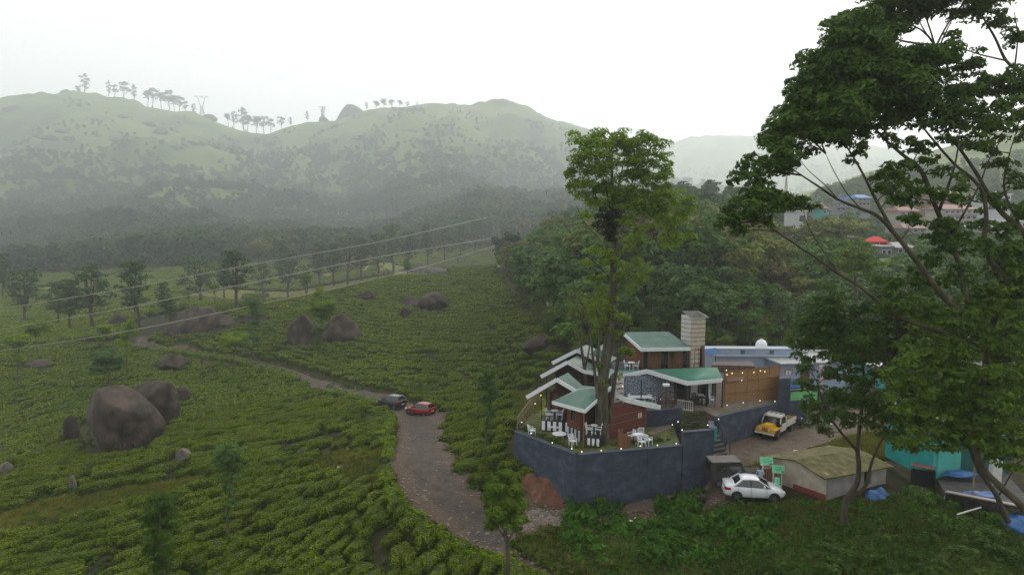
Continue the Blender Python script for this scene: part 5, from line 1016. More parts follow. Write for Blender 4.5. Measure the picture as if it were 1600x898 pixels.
for px,rz,lab in ((922,1.2,'left white chair on the front cottage porch'),(936,4.4,'right white chair on the front cottage porch')): p = G(px,681,3.92); chair(p.x,p.y+.4,3.93,rz,lab)
p = G(929,681,3.92); table(p.x,p.y+.4,3.93,'small table between the two chairs on the front cottage porch',.28)
for px,h_,lab in ((969,1.5,'tall brown timber slab standing right of the great trunk'),(976,1.15,'shorter brown timber slab beside the tall one'),(981,1.0,'lowest brown timber slab next to the lawn table')):
    p = G(px,701,LZ); o = MB().box(-.19,-.04,0,.19,.04,h_).build('timber_slab',wood_m,None,loc=(p.x,p.y,LZ-.02),rz=.1,bevel=.015); props(o,lab,'timber')
# bamboo stair fence at the left
bf = empty('bamboo_fence',(*XY(812,672,3.3),3.3),0,'slanting bamboo fence climbing the slope left of the left cottage','fence'); bam2 = mat('pale_bamboo_pole',(.16,.13,.07),.6,c2=(.26,.21,.12),scale=5)
fa_ = G(808,670,3.3); fb_ = G(842,621,4.6); fb_.y = max(fb_.y,fa_.y+4)
for k_ in range(9):
    t_ = k_/8; p = fa_+(fb_-fa_)*t_; pbar(bf,'post',(p.x,p.y,p.z-1),(p.x,p.y,p.z+.95),.07,bam2)
    if k_<8: q = fa_+(fb_-fa_)*(t_+1/8); pbar(bf,'cross_pole',(p.x,p.y-.04,p.z+.05),(q.x,q.y-.04,q.z+.85),.045,bam2); pbar(bf,'cross_pole',(p.x,p.y-.07,p.z+.85),(q.x,q.y-.07,q.z+.1),.045,bam2)
pbar(bf,'top_pole',(fa_.x,fa_.y-.02,fa_.z+.9),(fb_.x,fb_.y-.02,fb_.z+.9),.06,bam2); pbar(bf,'low_pole',(fa_.x,fa_.y-.02,fa_.z+.45),(fb_.x,fb_.y-.02,fb_.z+.45),.05,bam2)
# garden lamps
def lamp_pt(px,py,z,lab,h=.42,y=0):
    d = ray(px,py); s = (z+h-CAMZ)/d[2]; o = empty('garden_lamp',(d[0]*s,d[1]*s+y,z),0,lab,'lamp'); MB().bar((0,0,0),(0,0,h-.05),.035).build('stake',dark_m,o)
    MB().lathe([(.01,h-.04),(.026,h-.025),(.033,h),(.026,h+.025),(.01,h+.04)],8).build('bulb',lamp_m,o,smooth=True)
def cx_(a,b): return 780+a/2.495, 460+b/2.495
for (a,b,z,lab) in [(88,497,3.6,'glowing lamp by the bamboo fence above the left wall end'),(125,540,LZ,'glowing lamp on the lawn just inside the left wall end'),(207,577,LZ,'glowing lamp midway along the left garden wall'),(283,600,LZ,'glowing lamp just left of the wall corner'),(322,612,LZ,'glowing lamp at the sharp wall corner'),(398,607,LZ,'glowing lamp in front of the great trunk'),(475,600,LZ,'glowing lamp right of the great trunk by the wall'),(550,590,LZ,'glowing lamp below the lawn chairs'),(617,587,LZ,'glowing lamp right of the lawn chairs'),(690,580,LZ,'glowing lamp at the right end of the lawn'),
    (163,393,4.9,'upper glowing lamp on the fence beside the left gable'),(140,425,4.6,'middle glowing lamp on the bamboo fence'),(713,527,3.7,'glowing lamp beside the stepped planter foot'),(697,495,3.7,'glowing lamp at the left of the stepped planter'),(675,507,3.7,'glowing lamp at the end of the garden path'),(855,485,3.9,'glowing lamp on the wall above the steps rail'),(813,508,3.5,'glowing lamp beside the teal board'),
    (628,408,VZ,'lamp on the terrace edge left of the cart wheel'),(655,408,VZ,'lamp in front of the cart wheel'),(682,408,VZ,'lamp on the terrace edge right of the cart wheel'),(887,430,3.78,'lamp at the left foot of the bamboo screen'),(950,420,3.78,'second lamp along the bamboo screen foot'),(1015,412,3.78,'third lamp along the bamboo screen foot'),(1073,415,3.78,'lamp at the right foot of the bamboo screen')]:
    px,py = cx_(a,b); lamp_pt(px,py,z,lab,.32,-.1 if z in(3.78,) else 0)
for px,py,z,y,lab in [(946,562,6.6,-.5,'small light under the highest cottage eave'),(973,603.5,VZ+1.3,0,'small light on the white shelf wall of the veranda')]: lamp_pt(px,py,z,lab,.2,y)
# flower beds inside the wall
rng = np.random.default_rng(12); cl=[]
for i,(px,py) in enumerate([(815+6*k,676+2.3*k) for k in range(13)]+[(902+9*k,706-.8*k) for k in range(17)]):
    p = G(px,py-3,LZ); s = rng.uniform(.12,.3); cl.append((p.x,p.y+.35,LZ+s*.5,s*1.3,s*1.1,s))
fb2 = empty('flower_bed',(4.5,49,LZ),0,'low mixed planting along the inside of the blue garden wall','plants'); crown(fb2,'foliage',cl,.45,.055,weed_leaf,77,fb2.location)
# soil heap below the wall corner
def soil_mound(name,c,r,h,m,seed,label,cat):
    rng=np.random.default_rng(seed); V=[];F=[]; nr,na=26,56
    for i in range(nr+1):
        for k in range(na):
            t_=i/nr; a=2*pi*k/na; rr_=r*t_*(1+.16*math.sin(a*2+seed)+.09*math.sin(a*5)); x=c.x+rr_*cos(a); y=c.y+rr_*sin(a)*.85; n_=mn.noise(Vector((x*1.1,y*1.1,seed)))*.6+mn.noise(Vector((x*3.3,y*3.3,seed)))*.35+mn.noise(Vector((x*9,y*9,seed)))*.18
            V.append((x,y,H(x,y)-.06+max(0,(h*(1-t_)**.85)+n_*.55*min(1,(1-t_)*4)*h*.4)))
    for i in range(nr):
        for k in range(na): F.append((i*na+k,(i+1)*na+k,(i+1)*na+(k+1)%na,i*na+(k+1)%na))
    return props(link(name,npmesh(name,np.array(V),np.array(F),m,smooth=True)),label,cat)
gr_ = hit(1155,700); soil_mound('grain_patch',Vector((gr_.x,gr_.y,0)),.95,.16,mat('yellow_brown_grain',(.20,.13,.03),.9,c2=(.34,.22,.06),scale=6,coord='World'),8,'flat patch of yellow-brown grain spread on the lane by the steps','grain')
p = hit(862,790); soil_mound('soil_heap',Vector((p.x+.15,p.y+1.35,0)),2.35,1.95,soil_m,3,'heap of red-brown dug soil against the foot of the blue wall','soil')
# ================================================================== VEHICLES
tyre_m = mat('tyre_rubber',(.010,.010,.011),.8); rim_m = mat('wheel_silver',(.35,.36,.38),.35,metal=.8); rimd_m = mat('dark_hubcap',(.03,.03,.032),.5); cglass = mat('car_glass',(.012,.015,.018),.05,spec=.9); lamp_r = mat('red_tail_lamp',(.30,.008,.010),.2); lamp_w = mat('clear_headlamp',(.55,.57,.6),.12); plast = mat('black_plastic_trim',(.014,.014,.015),.6); plate_m = mat('number_plate',(.6,.6,.58),.5)
def paint(name,c,rough=.22): 
    m = mat(name,c,rough); b = m.node_tree.nodes['Principled BSDF']; b.inputs['Coat Weight'].default_value=.6; b.inputs['Coat Roughness'].default_value=.08; return m
def wheel(o,x,y,r,w_,rm):
    s = 1 if y>0 else -1; t_ = MB().lathe([(r*.62,-w_/2),(r*.93,-w_/2),(r,-w_*.3),(r,w_*.3),(r*.93,w_/2),(r*.62,w_/2)],20,(0,0,0),'y').build('tyre',tyre_m,None,True); we = empty('wheel',(x,y,r)); we.parent = o; t_.parent = we
    MB().lathe([(r*.6,-.02),(r*.62,.02)],16,(0,s*w_*.42,0),'y').build('rim',rm,we)
    sp = MB()
    for k in range(5): a=k*1.2566; sp.bar((r*.1*cos(a),s*w_*.5,r*.1*sin(a)),(r*.58*cos(a),s*w_*.5,r*.58*sin(a)),.06,.03)
    sp.build('spokes',plast if rm is rim_m else rim_m,we)
def car(name, loc, rz, label, pm, st, gh, wheels, r, L_, W_, tail, rm=rim_m, cat='car', scale=1, tilt=0):
    """st: stations x, zbottom, zbelt, half width;  gh: greenhouse x0,x1,x2,x3 (rear base, rear top, front top, front base), belt z, roof z"""
    o = empty(name,loc,rz,label,cat); o.scale=(scale,)*3; o.rotation_euler.y = tilt; m = MB(); n_=0
    for (x,zb,zt,hw) in st:
        sec = [(0,zb),(hw*.80,zb),(hw*.97,zb+.13),(hw,zb+(zt-zb)*.5),(hw*.975,zt-.09),(hw*.90,zt-.015),(hw*.5,zt+.025),(0,zt+.035)]
        full = [(x,y,z) for y,z in sec]+[(x,-y,z) for y,z in sec[-2:0:-1]]; n_=len(full); m.v += full
    for i in range(len(st)-1):
        for k in range(n_): m.f.append((i*n_+k,i*n_+(k+1)%n_,(i+1)*n_+(k+1)%n_,(i+1)*n_+k))
    m.f.append(tuple(range(n_))); m.f.append(tuple((len(st)-1)*n_+k for k in range(n_))[::-1]); m.build('body',pm,o,True)
    x0,x1,x2,x3,zb,zr = gh; hb = W_/2*.90; ht = W_/2*.70
    b = [(x0,-hb,zb-.02),(x3,-hb,zb-.06),(x3,hb,zb-.06),(x0,hb,zb-.02)]; t_ = [(x1,-ht,zr-.04),(x2,-ht,zr-.05),(x2,ht,zr-.05),(x1,ht,zr-.04)]
    for nm,fc in (('side_glass',(0,1,5,4)),('windscreen',(1,2,6,5)),('side_glass',(2,3,7,6)),('rear_window',(3,0,4,7))): v = b+t_; MB().add([v[i] for i in fc],[(0,1,2,3)]).build(nm,cglass,o)
    rf = MB(); N_=8
    for i in range(N_+1):
        x = x1-.06+(x2-x1+.12)*i/N_; cz = zr-.05+.07*math.sin(pi*(i/N_*.84+.08)); rf.v += [(x,-ht-.02,cz-.06),(x,-ht*.9,cz),(x,-ht*.4,cz+.025),(x,ht*.4,cz+.025),(x,ht*.9,cz),(x,ht+.02,cz-.06)]
    for i in range(N_): 
        for k in range(5): rf.f.append((i*6+k,i*6+k+1,(i+1)*6+k+1,(i+1)*6+k))
        rf.f.append((i*6+5,i*6,(i+1)*6,(i+1)*6+5))
    rf.f += [tuple(range(6)),tuple(N_*6+k for k in range(6))[::-1]]; rf.build('roof',pm,o,True)
    for s in (-1,1):
        A_ = lambda x,y,z: Vector((x,y*s,z))
        MB().bar(A_(x3,hb,zb-.05),A_(x2,ht,zr-.05),.07,.05).build('pillar',pm,o); MB().bar(A_(x0,hb,zb),A_(x1,ht,zr-.04),.13,.08).build('pillar',pm,o)
        xm = (x1+x2)/2+.02; MB().bar(A_(xm,hb+.005,zb-.03),A_(xm,ht+.01,zr-.05),.06,.03).build('pillar',plast,o)
        MB().bar(A_(x0+.05,hb+.008,zb),A_(x3,hb+.008,zb-.045),.03,.03).build('window_trim',plast,o)
        MB().box(x3-.55,min(s*(W_/2*.95),s*(W_/2+.14)),zb+.0,x3-.42,max(s*(W_/2*.95),s*(W_/2+.14)),zb+.14).build('mirror',pm,o,bevel=.03)
        MB().box(xm+.1,min(s*W_/2*.985,s*(W_/2+.012)),zb-.16,xm+.26,max(s*W_/2*.985,s*(W_/2+.012)),zb-.13).build('door_handle',pm,o); MB().box(xm-.85,min(s*W_/2*.985,s*(W_/2+.012)),zb-.16,xm-.69,max(s*W_/2*.985,s*(W_/2+.012)),zb-.13).build('door_handle',pm,o)
        for xs in (xm,x3-.30,x1-.28): MB().box(xs,min(s*W_/2*.98,s*(W_/2+.003)),.30,xs+.012,max(s*W_/2*.98,s*(W_/2+.003)),zb-.05).build('door_gap',plast,o)
        tz0,tz1,tl = tail; MB().box(-L_/2-.012,min(s*W_*.28,s*W_*.47),tz0,-L_/2+.18,max(s*W_*.28,s*W_*.47),tz1).build('tail_light',lamp_r,o,bevel=.02); MB().box(-L_/2+.14,min(s*W_*.42,s*W_*.497),tz0+.01,-L_/2+tl,max(s*W_*.42,s*W_*.497),tz1-.02).build('tail_light',lamp_r,o,bevel=.02)
        MB().box(L_/2-.30,min(s*W_*.28,s*W_*.455),.58,L_/2-.02,max(s*W_*.28,s*W_*.455),.74).build('headlight',lamp_w,o,bevel=.03)
        for wx in wheels:
            MB().lathe([(r*1.2,-.02),(r*1.2,.02)],22,(wx,s*(W_/2-.015),r*1.03),'y').build('wheel_arch',plast,o); wheel(o,wx,s*(W_/2-.07),r,.2,rm)
    MB().box(-L_/2-.03,-W_*.34,.32,-L_/2+.1,W_*.34,.46).build('rear_bumper',plast if scale!=1 else pm,o,bevel=.03); MB().box(L_/2-.12,-W_*.3,.36,L_/2+.02,W_*.3,.50).build('grille',plast,o,bevel=.03); MB().box(-L_/2-.04,-.25,.62,-L_/2-.01,.25,.74).build('number_plate',plate_m,o)
    return o
white_p = paint('white_car_paint',(.66,.69,.75)); red_p = paint('red_car_paint',(.26,.012,.010)); grey_p = paint('dark_grey_car_paint',(.035,.038,.046))
def at(px,py,dx=0): p = hit(px,py); return p
def ground3(x,y): return H(x,y)+.10
p = hit(1176,779)
car('white_sedan',(p.x,p.y,ground3(p.x,p.y)+.05),-.14,'white four-door saloon parked on the verge beside the green signs',white_p,[(-1.99,.42,.86,.70),(-1.94,.30,1.02,.79),(-1.6,.24,1.06,.83),(-1.2,.21,1.03,.845),(-.6,.20,1.0,.85),(.2,.20,.97,.85),(.9,.21,.94,.85),(1.2,.22,.91,.84),(1.6,.24,.82,.82),(1.85,.28,.70,.76),(1.98,.40,.60,.62)],(-1.42,-.86,.24,1.04,1.00,1.45),(-1.22,1.24),.31,3.98,1.72,(.72,.92,.36),rimd_m)
HB = [(-1.88,.42,.92,.70),(-1.84,.30,1.02,.80),(-1.5,.24,1.02,.84),(-1.0,.21,1.0,.86),(-.3,.20,.98,.86),(.5,.20,.95,.86),(1.0,.22,.93,.85),(1.45,.25,.84,.83),(1.75,.30,.72,.76),(1.86,.42,.62,.62)]
p = hit(657,647.5); car('red_hatchback',(p.x,p.y,H(p.x,p.y)+.08),2.62,'red hatchback parked at the head of the near road, tail towards the camera',red_p,HB,(-1.82,-1.45,.10,.95,1.0,1.52),(-1.18,1.16),.32,3.76,1.74,(.82,1.04,.30),rimd_m,scale=1.02)
p = hit(612,636.5); car('grey_suv',(p.x,p.y,H(p.x,p.y)+.10),2.58,'dark grey small off-roader parked behind the red hatchback beside the tea',grey_p,[(a*1.04,b+.08,c+.12,d*1.03) for a,b,c,d in HB],(-1.85,-1.40,.15,1.0,1.12,1.66),(-1.22,1.22),.35,3.92,1.8,(.90,1.12,.35),rim_m,scale=1.02)
# --- yellow and white pickup
yel = paint('yellow_bonnet_paint',(.62,.35,.010),.35); wht = paint('aged_white_paint',(.56,.55,.50),.45)
p = hit(1211,679); pk = empty('pickup_truck',(p.x,p.y,ground3(p.x,p.y)+.02),radians(226),'jeep-nosed pickup truck with yellow bonnet and wings and a white cab and bed','pickup truck'); L=MB
L().box(.85,-.48,.62,2.12,.48,1.10).build('bonnet',yel,pk,bevel=.07); L().box(.95,-.40,1.09,2.0,.40,1.15).build('bonnet_bulge',yel,pk,bevel=.05)
for s in (-1,1):
    a,b = sorted((s*.46,s*.84)); L().box(.95,a,.74,2.02,b,.92).build('wing',yel,pk,bevel=.05); L().lathe([(.11,-.03),(.12,.02)],14,(2.14,s*.36,.88),'x').build('headlight',lamp_w,pk); L().box(2.0,a,.60,2.1,b,.76).build('indicator_panel',yel,pk,bevel=.02)
    a,b = sorted((s*.76,s*.84)); L().box(-.28,a,.46,.90,b,1.10).build('door',wht,pk,bevel=.02); L().bar((.92,s*.8,1.08),(.66,s*.72,1.62),.07).build('pillar',wht,pk); L().bar((-.28,s*.8,1.08),(-.26,s*.74,1.62),.09).build('pillar',wht,pk); L().add([(-.24,s*.775,1.1),(.82,s*.775,1.1),(.6,s*.725,1.58),(-.22,s*.725,1.58)],[(0,1,2,3)]).build('side_window',cglass,pk)
    a,b = sorted((s*.80,s*.86)); L().box(-2.32,a,.66,-.34,b,1.18).build('bed_side',wht,pk,bevel=.015); L().box(-2.3,min(s*.86,s*.88),.96,-.36,max(s*.86,s*.88),1.0).build('bed_rib',wht,pk)
    L().bar((-2.3,s*.83,1.22),(-.36,s*.83,1.22),.05).build('bed_rail',wht,pk); L().box(-2.36,min(s*.6,s*.8),.72,-2.32,max(s*.6,s*.8),.9).build('tail_light',lamp_r,pk)
    for wx in (1.42,-1.45): L().lathe([(.44,-.02),(.44,.02)],20,(wx,s*.80,.40),'y').build('wheel_arch',plast,pk); wheel(pk,wx,s*.76,.36,.22,rimd_m)
    L().box(1.05,min(s*.84,s*.98),1.05,1.12,max(s*.84,s*.98),1.25).build('mirror',plast,pk)
L().box(2.10,-.46,.60,2.14,.46,1.04).build('grille',yel,pk,bevel=.02)
for k in range(7): L().box(2.142,-.24+k*.075,.68,2.15,-.205+k*.075,.98).build('grille_slot',plast,pk)
L().box(2.14,-.84,.46,2.26,.84,.60).build('front_bumper',wht,pk,bevel=.03); L().add([(.90,-.72,1.12),(.90,.72,1.12),(.68,.66,1.60),(.68,-.66,1.60)],[(0,1,2,3)]).build('windscreen',cglass,pk)
L().box(-.32,-.78,1.60,.74,.78,1.70).build('cab_roof',wht,pk,bevel=.05); L().box(-.34,-.80,.6,-.28,.80,1.62).build('cab_back',wht,pk); L().box(-2.2,-.78,.60,2.0,.78,.70).build('chassis',plast,pk); L().box(-2.32,-.80,.70,-.34,.80,.74).build('bed_floor',wood_m,pk); L().box(-2.34,-.82,.72,-2.28,.82,1.16).build('tailgate',yel,pk,bevel=.015)
rk = MB()
for y in (-.62,-.2,.2,.62): rk.bar((-.25,y,1.80),(.6,y,1.80),.03)
for x in (-.25,.6): rk.bar((x,-.66,1.80),(x,.66,1.80),.03); rk.bar((x,-.62,1.70),(x,-.62,1.80),.03); rk.bar((x,.62,1.70),(x,.62,1.80),.03)
rk.build('roof_rack',white_old,pk); L().box(-2.1,-.5,.75,-.7,.5,.92).build('load_board',mat('dusty_timber_load',(.22,.14,.09),.8),pk)
# --- dark covered jeep behind the saloon
canvas = mat('dark_canvas_hood',(.020,.020,.022),.9,c2=(.045,.042,.042),scale=3,bump=.5,bscale=4); hood_top = mat('faded_canvas_top',(.10,.092,.088),.9,c2=(.15,.14,.13),scale=2)
p = hit(1142,757); jp = empty('covered_jeep',(p.x,p.y,ground3(p.x,p.y)),.05,'dark jeep with a faded canvas hood parked behind the white saloon','jeep')
L().box(-1.75,-.80,.45,.95,.80,1.02).build('body',canvas,jp,bevel=.05); L().box(.95,-.55,.50,1.9,.55,.98).build('bonnet',canvas,jp,bevel=.06)
m = MB().add([(-1.74,-.78,1.02),(.75,-.78,1.02),(.75,.78,1.02),(-1.74,.78,1.02),(-1.66,-.72,1.78),(.45,-.72,1.80),(.45,.72,1.80),(-1.66,.72,1.78)],[(0,3,2,1),(4,5,6,7),(0,1,5,4),(1,2,6,5),(2,3,7,6),(3,0,4,7)]); m.build('canvas_hood',canvas,jp,bevel=.05); L().box(-1.70,-.74,1.80,.47,.74,1.85).build('hood_top',hood_top,jp,bevel=.03)
for s in (-1,1):
    L().add([(-1.4,s*.785,1.15),(-.6,s*.785,1.15),(-.62,s*.745,1.62),(-1.38,s*.745,1.62)],[(0,1,2,3)]).build('side_flap_window',cglass,jp); L().add([(-.4,s*.785,1.12),(.45,s*.785,1.12),(.34,s*.745,1.66),(-.4,s*.745,1.66)],[(0,1,2,3)]).build('side_flap_window',cglass,jp)
    a,b = sorted((s*.55,s*.82)); L().box(.98,a,.78,1.85,b,.86).build('wing',canvas,jp,bevel=.03); L().lathe([(.10,-.02),(.10,.02)],12,(1.92,s*.36,.78),'x').build('headlight',lamp_w,jp)
    for wx in (1.35,-1.15): wheel(jp,wx,s*.74,.35,.2,rimd_m)
L().add([(-1.76,-.5,1.15),(-1.76,.5,1.15),(-1.69,.46,1.62),(-1.69,-.46,1.62)],[(0,1,2,3)]).build('rear_window',cglass,jp)
# --- motorbike behind the pickup
p = hit(1243,671); mbk = empty('motorbike',(p.x,p.y,ground3(p.x,p.y)),.35,'dark motorbike parked just behind the pickup by the wall','motorbike')
for x in (-.62,.66): L().lathe([(.20,-.05),(.28,-.05),(.30,0),(.28,.05),(.20,.05)],18,(x,0,.30),'y').build('wheel',tyre_m,mbk)
L().box(-.25,-.13,.30,.30,.13,.62).build('engine',plast,mbk,bevel=.04); L().tube([(.12,0,.80),(.38,0,.86),(.52,0,.80)],[.12,.16,.08],8).build('fuel_tank',canvas,mbk,True); L().box(-.75,-.13,.74,.08,.13,.84).build('seat',plast,mbk,bevel=.03); L().bar((.66,0,.30),(.46,0,.98),.06).build('fork',rim_m,mbk); L().bar((.44,-.33,1.02),(.44,.33,1.02),.04).build('handlebar',plast,mbk); L().lathe([(.09,-.05),(.10,.05)],12,(.58,0,.86),'x').build('headlamp',lamp_w,mbk); L().box(-.95,-.08,.58,-.6,.08,.66).build('mudguard',white_m,mbk,bevel=.02); L().bar((-.2,.12,.35),(-.8,.14,.36),.07).build('exhaust',rim_m,mbk)
# --- person in pale blue beside the signs
def person(loc, rz, label, shirt, trousers):
    o = empty('person',loc,rz,label,'person'); skin = mat('brown_skin',(.10,.05,.032),.6); me = bpy.data.meshes.new('body')
    J = {'pel':(0,0,.94,.125,.10),'wst':(0,0,1.08,.115,.09),'chs':(0,0,1.30,.15,.10),'nk':(0,0,1.48,.055,.055),'hd':(0,.01,1.60,.082,.095),'hd2':(0,.012,1.70,.07,.085),
      'hl':(.09,0,.86,.085,.085),'kl':(.10,.02,.48,.058,.058),'al':(.10,-.02,.09,.04,.042),'fl':(.11,.13,.035,.038,.03),'hr':(-.09,0,.86,.085,.085),'kr':(-.10,.02,.48,.058,.058),'ar':(-.10,-.02,.09,.04,.042),'fr':(-.11,.13,.035,.038,.03),
      'sl':(.19,0,1.42,.055,.055),'el':(.25,.0,1.14,.04,.04),'wl':(.24,.16,.96,.028,.028),'pl':(.235,.21,.92,.03,.02),'sr':(-.19,0,1.42,.055,.055),'er':(-.25,-.02,1.14,.04,.04),'wr':(-.25,.08,.90,.028,.028),'pr':(-.25,.11,.83,.03,.02)}
    names = list(J); E=[('pel','wst'),('wst','chs'),('chs','nk'),('nk','hd'),('hd','hd2'),('pel','hl'),('hl','kl'),('kl','al'),('al','fl'),('pel','hr'),('hr','kr'),('kr','ar'),('ar','fr'),('chs','sl'),('sl','el'),('el','wl'),('wl','pl'),('chs','sr'),('sr','er'),('er','wr'),('wr','pr')]
    V = [J[n_][:3] for n_ in names]; R_ = [J[n_][3:] for n_ in names]
    for s,pp,ww_ in ((1,'pl','wl'),(-1,'pr','wr')):
        b = Vector(J[pp][:3]); d = (b-Vector(J[ww_][:3])).normalized()
        for k,ln in enumerate((.07,.08,.075,.06)):
            off_ = Vector((0,.022*(k-1.5),.01*(k-1.5)));v1 = b+off_+d*.03; v2 = b+off_+d*(.03+ln*.6)+Vector((-.008*s,0,0)); v3 = v2+d*ln*.45+Vector((-.02*s,0,0)); i0=len(V); V += [v1,v2,v3]; R_ += [(.011,.011),(.009,.009),(.007,.007)]; E += [(pp,i0),(i0,i0+1),(i0+1,i0+2)]
        i0=len(V); V += [b+Vector((-.01*s,.035,.02)),b+Vector((-.02*s,.06,.0))]; R_ += [(.012,.012),(.009,.009)]; E += [(pp,i0),(i0,i0+1)]
    ix = lambda a: names.index(a) if isinstance(a,str) else a
    me.from_pydata([tuple(v) for v in V],[(ix(a),ix(b)) for a,b in E],[]); bo = link('body',me,o); sk_ = bo.modifiers.new('skin','SKIN'); sb_ = bo.modifiers.new('sub','SUBSURF'); sb_.levels=1; sb_.render_levels=1
    for i,v in enumerate(me.skin_vertices[0].data): v.radius = R_[i]; v.use_root = (i==0)
    for m_ in (skin,shirt,trousers): me.materials.append(m_)
    dg = bpy.context.evaluated_depsgraph_get(); dg.update(); nm_ = bpy.data.meshes.new_from_object(bo.evaluated_get(dg)); bo.modifiers.clear(); bo.data = nm_
    if not nm_.materials: 
        for m_ in (skin,shirt,trousers): nm_.materials.append(m_)
    for f in nm_.polygons:
        c = f.center; f.material_index = 2 if c.z<.98 and abs(c.x)<.2 and c.z>.1 else (1 if (c.z<1.47 and (abs(c.x)<.2 or c.z>1.16)) else 0); f.use_smooth=True
    hr = MB().lathe([(.092,.0),(.10,.05),(.085,.10),(.04,.135),(.01,.14)],12,(0,-.01,1.64)); hr.build('hair',mat('black_hair',(.012,.010,.009),.6),o,True)
    MB().lathe([(.001,.0),(.016,-.03),(.006,-.045)],6,(0,.10,1.64)).build('nose',skin,o)
    for s in (-1,1): MB().lathe([(.004,-.006),(.010,0),(.004,.006)],6,(s*.03,.097,1.66),'y').build('eye',plast,o); MB().lathe([(.004,-.01),(.024,0),(.004,.01)],6,(s*.085,.005,1.63),'x').build('ear',skin,o)
    MB().box(-.022,.094,1.565,.022,.104,1.573).build('mouth',mat('lips',(.12,.03,.025),.6),o); return o
p = hit(1187,766); person((p.x,p.y,ground3(p.x,p.y)-.05),2.6,'person in pale blue shirt and dark trousers standing behind the white saloon',mat('pale_blue_shirt',(.30,.42,.55),.8),mat('dark_trousers',(.03,.035,.05),.85))
# --- green signs on posts
def sign(px,py,w_,h_,Y,tilt,label,rz=0,roll=0):
    c = P(px,py,Y); k = Y/FPX; g_ = H(c.x,c.y); o = empty('sign_board',(c.x,c.y,g_-.05),rz,label,'sign'); z = c.z-g_+.05; W=w_*k/2; Hh=h_*k/2/cos(.2)
    mb = MB().box(-W,-.03,-Hh,W,.0,Hh); R_ = Matrix.Rotation(tilt,4,'X')@Matrix.Rotation(roll,4,'Y'); mb.v=[tuple(R_@Vector(v)+Vector((0,0,z))) for v in mb.v]; mb.build('panel',mint,o)
    rng = random.Random(int(px)); 
    for r_ in range(3):
        mb=MB(); x=-W*.55+rng.random()*.1
        while x<W*.5: l_=rng.uniform(.06,.16); mb.box(x,-.036,Hh*(.45-r_*.38)-.03,x+l_,-.031,Hh*(.45-r_*.38)+.03); x+=l_+.06
        mb.v=[tuple(R_@Vector(v)+Vector((0,0,z))) for v in mb.v]; mb.build('lettering',mint_d,o)
    mb = MB().box(W*.45,-.038,-Hh*.75,W*.85,-.031,-Hh*.5); mb.v=[tuple(R_@Vector(v)+Vector((0,0,z))) for v in mb.v]; mb.build('arrow_mark',plast,o)
    if z-Hh>.3:
        for s in (-.7,.7): MB().bar((W*s,.05,-.3),(W*s,.05,z+Hh*.3),.06).build('post',white_old,o)
    return o
mint = mat('mint_green_sign',(.16,.52,.30),.5,c2=(.21,.58,.35),scale=2); mint_d = mat('teal_sign_lettering',(.06,.28,.20),.6)
sign(1197.5,720,21,13,47.0,-.35,'upper left mint-green sign board on posts above the jeep',0,.05); sign(1216,732.5,21,12.5,46.4,-.35,'upper right mint-green sign board with a small dark arrow',.1,.08); sign(1214.5,752,9,13,45.6,-.5,'small mint-green board leaning low behind the saloon bonnet',.3,.2)
p = hit(1203,768); bx = empty('roadside_booth',(p.x,p.y+.6,p.z),0,'small dark red panelled booth beneath the green sign boards','booth'); mred = mat('maroon_panel',(.09,.022,.020),.7,c2=(.15,.05,.045),scale=4)
L().box(-.42,-.3,-.3,.42,.3,1.55).build('panel',mred,bx,bevel=.02); L().bar((-.5,-.34,-.3),(-.5,-.34,1.9),.11).build('post',white_old,bx); L().bar((.5,-.34,-.3),(.5,-.34,1.5),.08).build('post',wood_m,bx)
for k in range(5): L().box(-.34+k*.15,-.315,0,-.30+k*.15,-.30,1.45).build('panel_strip',mat('pale_red_strip',(.25,.12,.10),.7) if k==0 else bpy.data.materials['pale_red_strip'],bx)
# --- mossy shed
moss = mat('mossy_roof_sheets',(.040,.046,.010),.95,c2=(.15,.125,.045),c3=(.085,.080,.022),scale=1.6,bump=1,bscale=9,coord='World',detail=9); plas = mat('stained_plaster',(.23,.20,.16),.85,c2=(.40,.36,.30),scale=1.2,coord='World',detail=10,lo=.3,hi=.65); plas_g = mat('stained_grey_plaster',(.17,.16,.155),.85,c2=(.33,.31,.30),scale=1.4,coord='World',detail=10,lo=.3,hi=.65)
sh = house('mossy_shed',(*hit(1290,782)[:2],hit(1290,782).z),'low plaster shed with moss-covered roof and red base band, right of the white saloon','shed'); c = Vector(sh.location); c.z=0; gz0 = sh.location.z
wA = c+Vector((-2.5,3.6,0)); wB = c+Vector((5.3,2.3,0)); wC = wA+(wB-c)
zr0 = P(1288,742,c.y).z
shell(sh,[tuple(v[:2]) for v in (wA,c,(c+Vector((.18,.15,0))),(wA+Vector((.2,.1,0))))],gz0-1,zr0,plas,'side_wall'); 
for s0,s1,z0,z1 in ((0,.62,gz0-1,zr0-.02),(.62,.74,gz0-1,zr0-1.3),(.62,.74,zr0-.25,zr0-.02),(.74,1,gz0-1,zr0-.02)):
    a = c+(wB-c)*(s0+.0); b = c+(wB-c)*s1; shell(sh,[tuple(a[:2]),tuple(b[:2]),(b.x-.05,b.y+.2),(a.x-.05,a.y+.2)],z0,z1,plas_g,'front_wall')
a = c+(wB-c)*.6+Vector((0,.5,0)); b = c+(wB-c)*.78+Vector((0,.5,0)); shell(sh,[tuple(a[:2]),tuple(b[:2]),(b.x,b.y+.1),(a.x,a.y+.1)],gz0-1,zr0-.1,dark_m,'opening_backing')  # near-black sheet standing just behind the wall opening
shell(sh,[tuple(v[:2]) for v in (wC,wB,wB+Vector((.1,.2,0)),wC+Vector((.1,.2,0)))],gz0-1,zr0,plas_g,'end_wall')
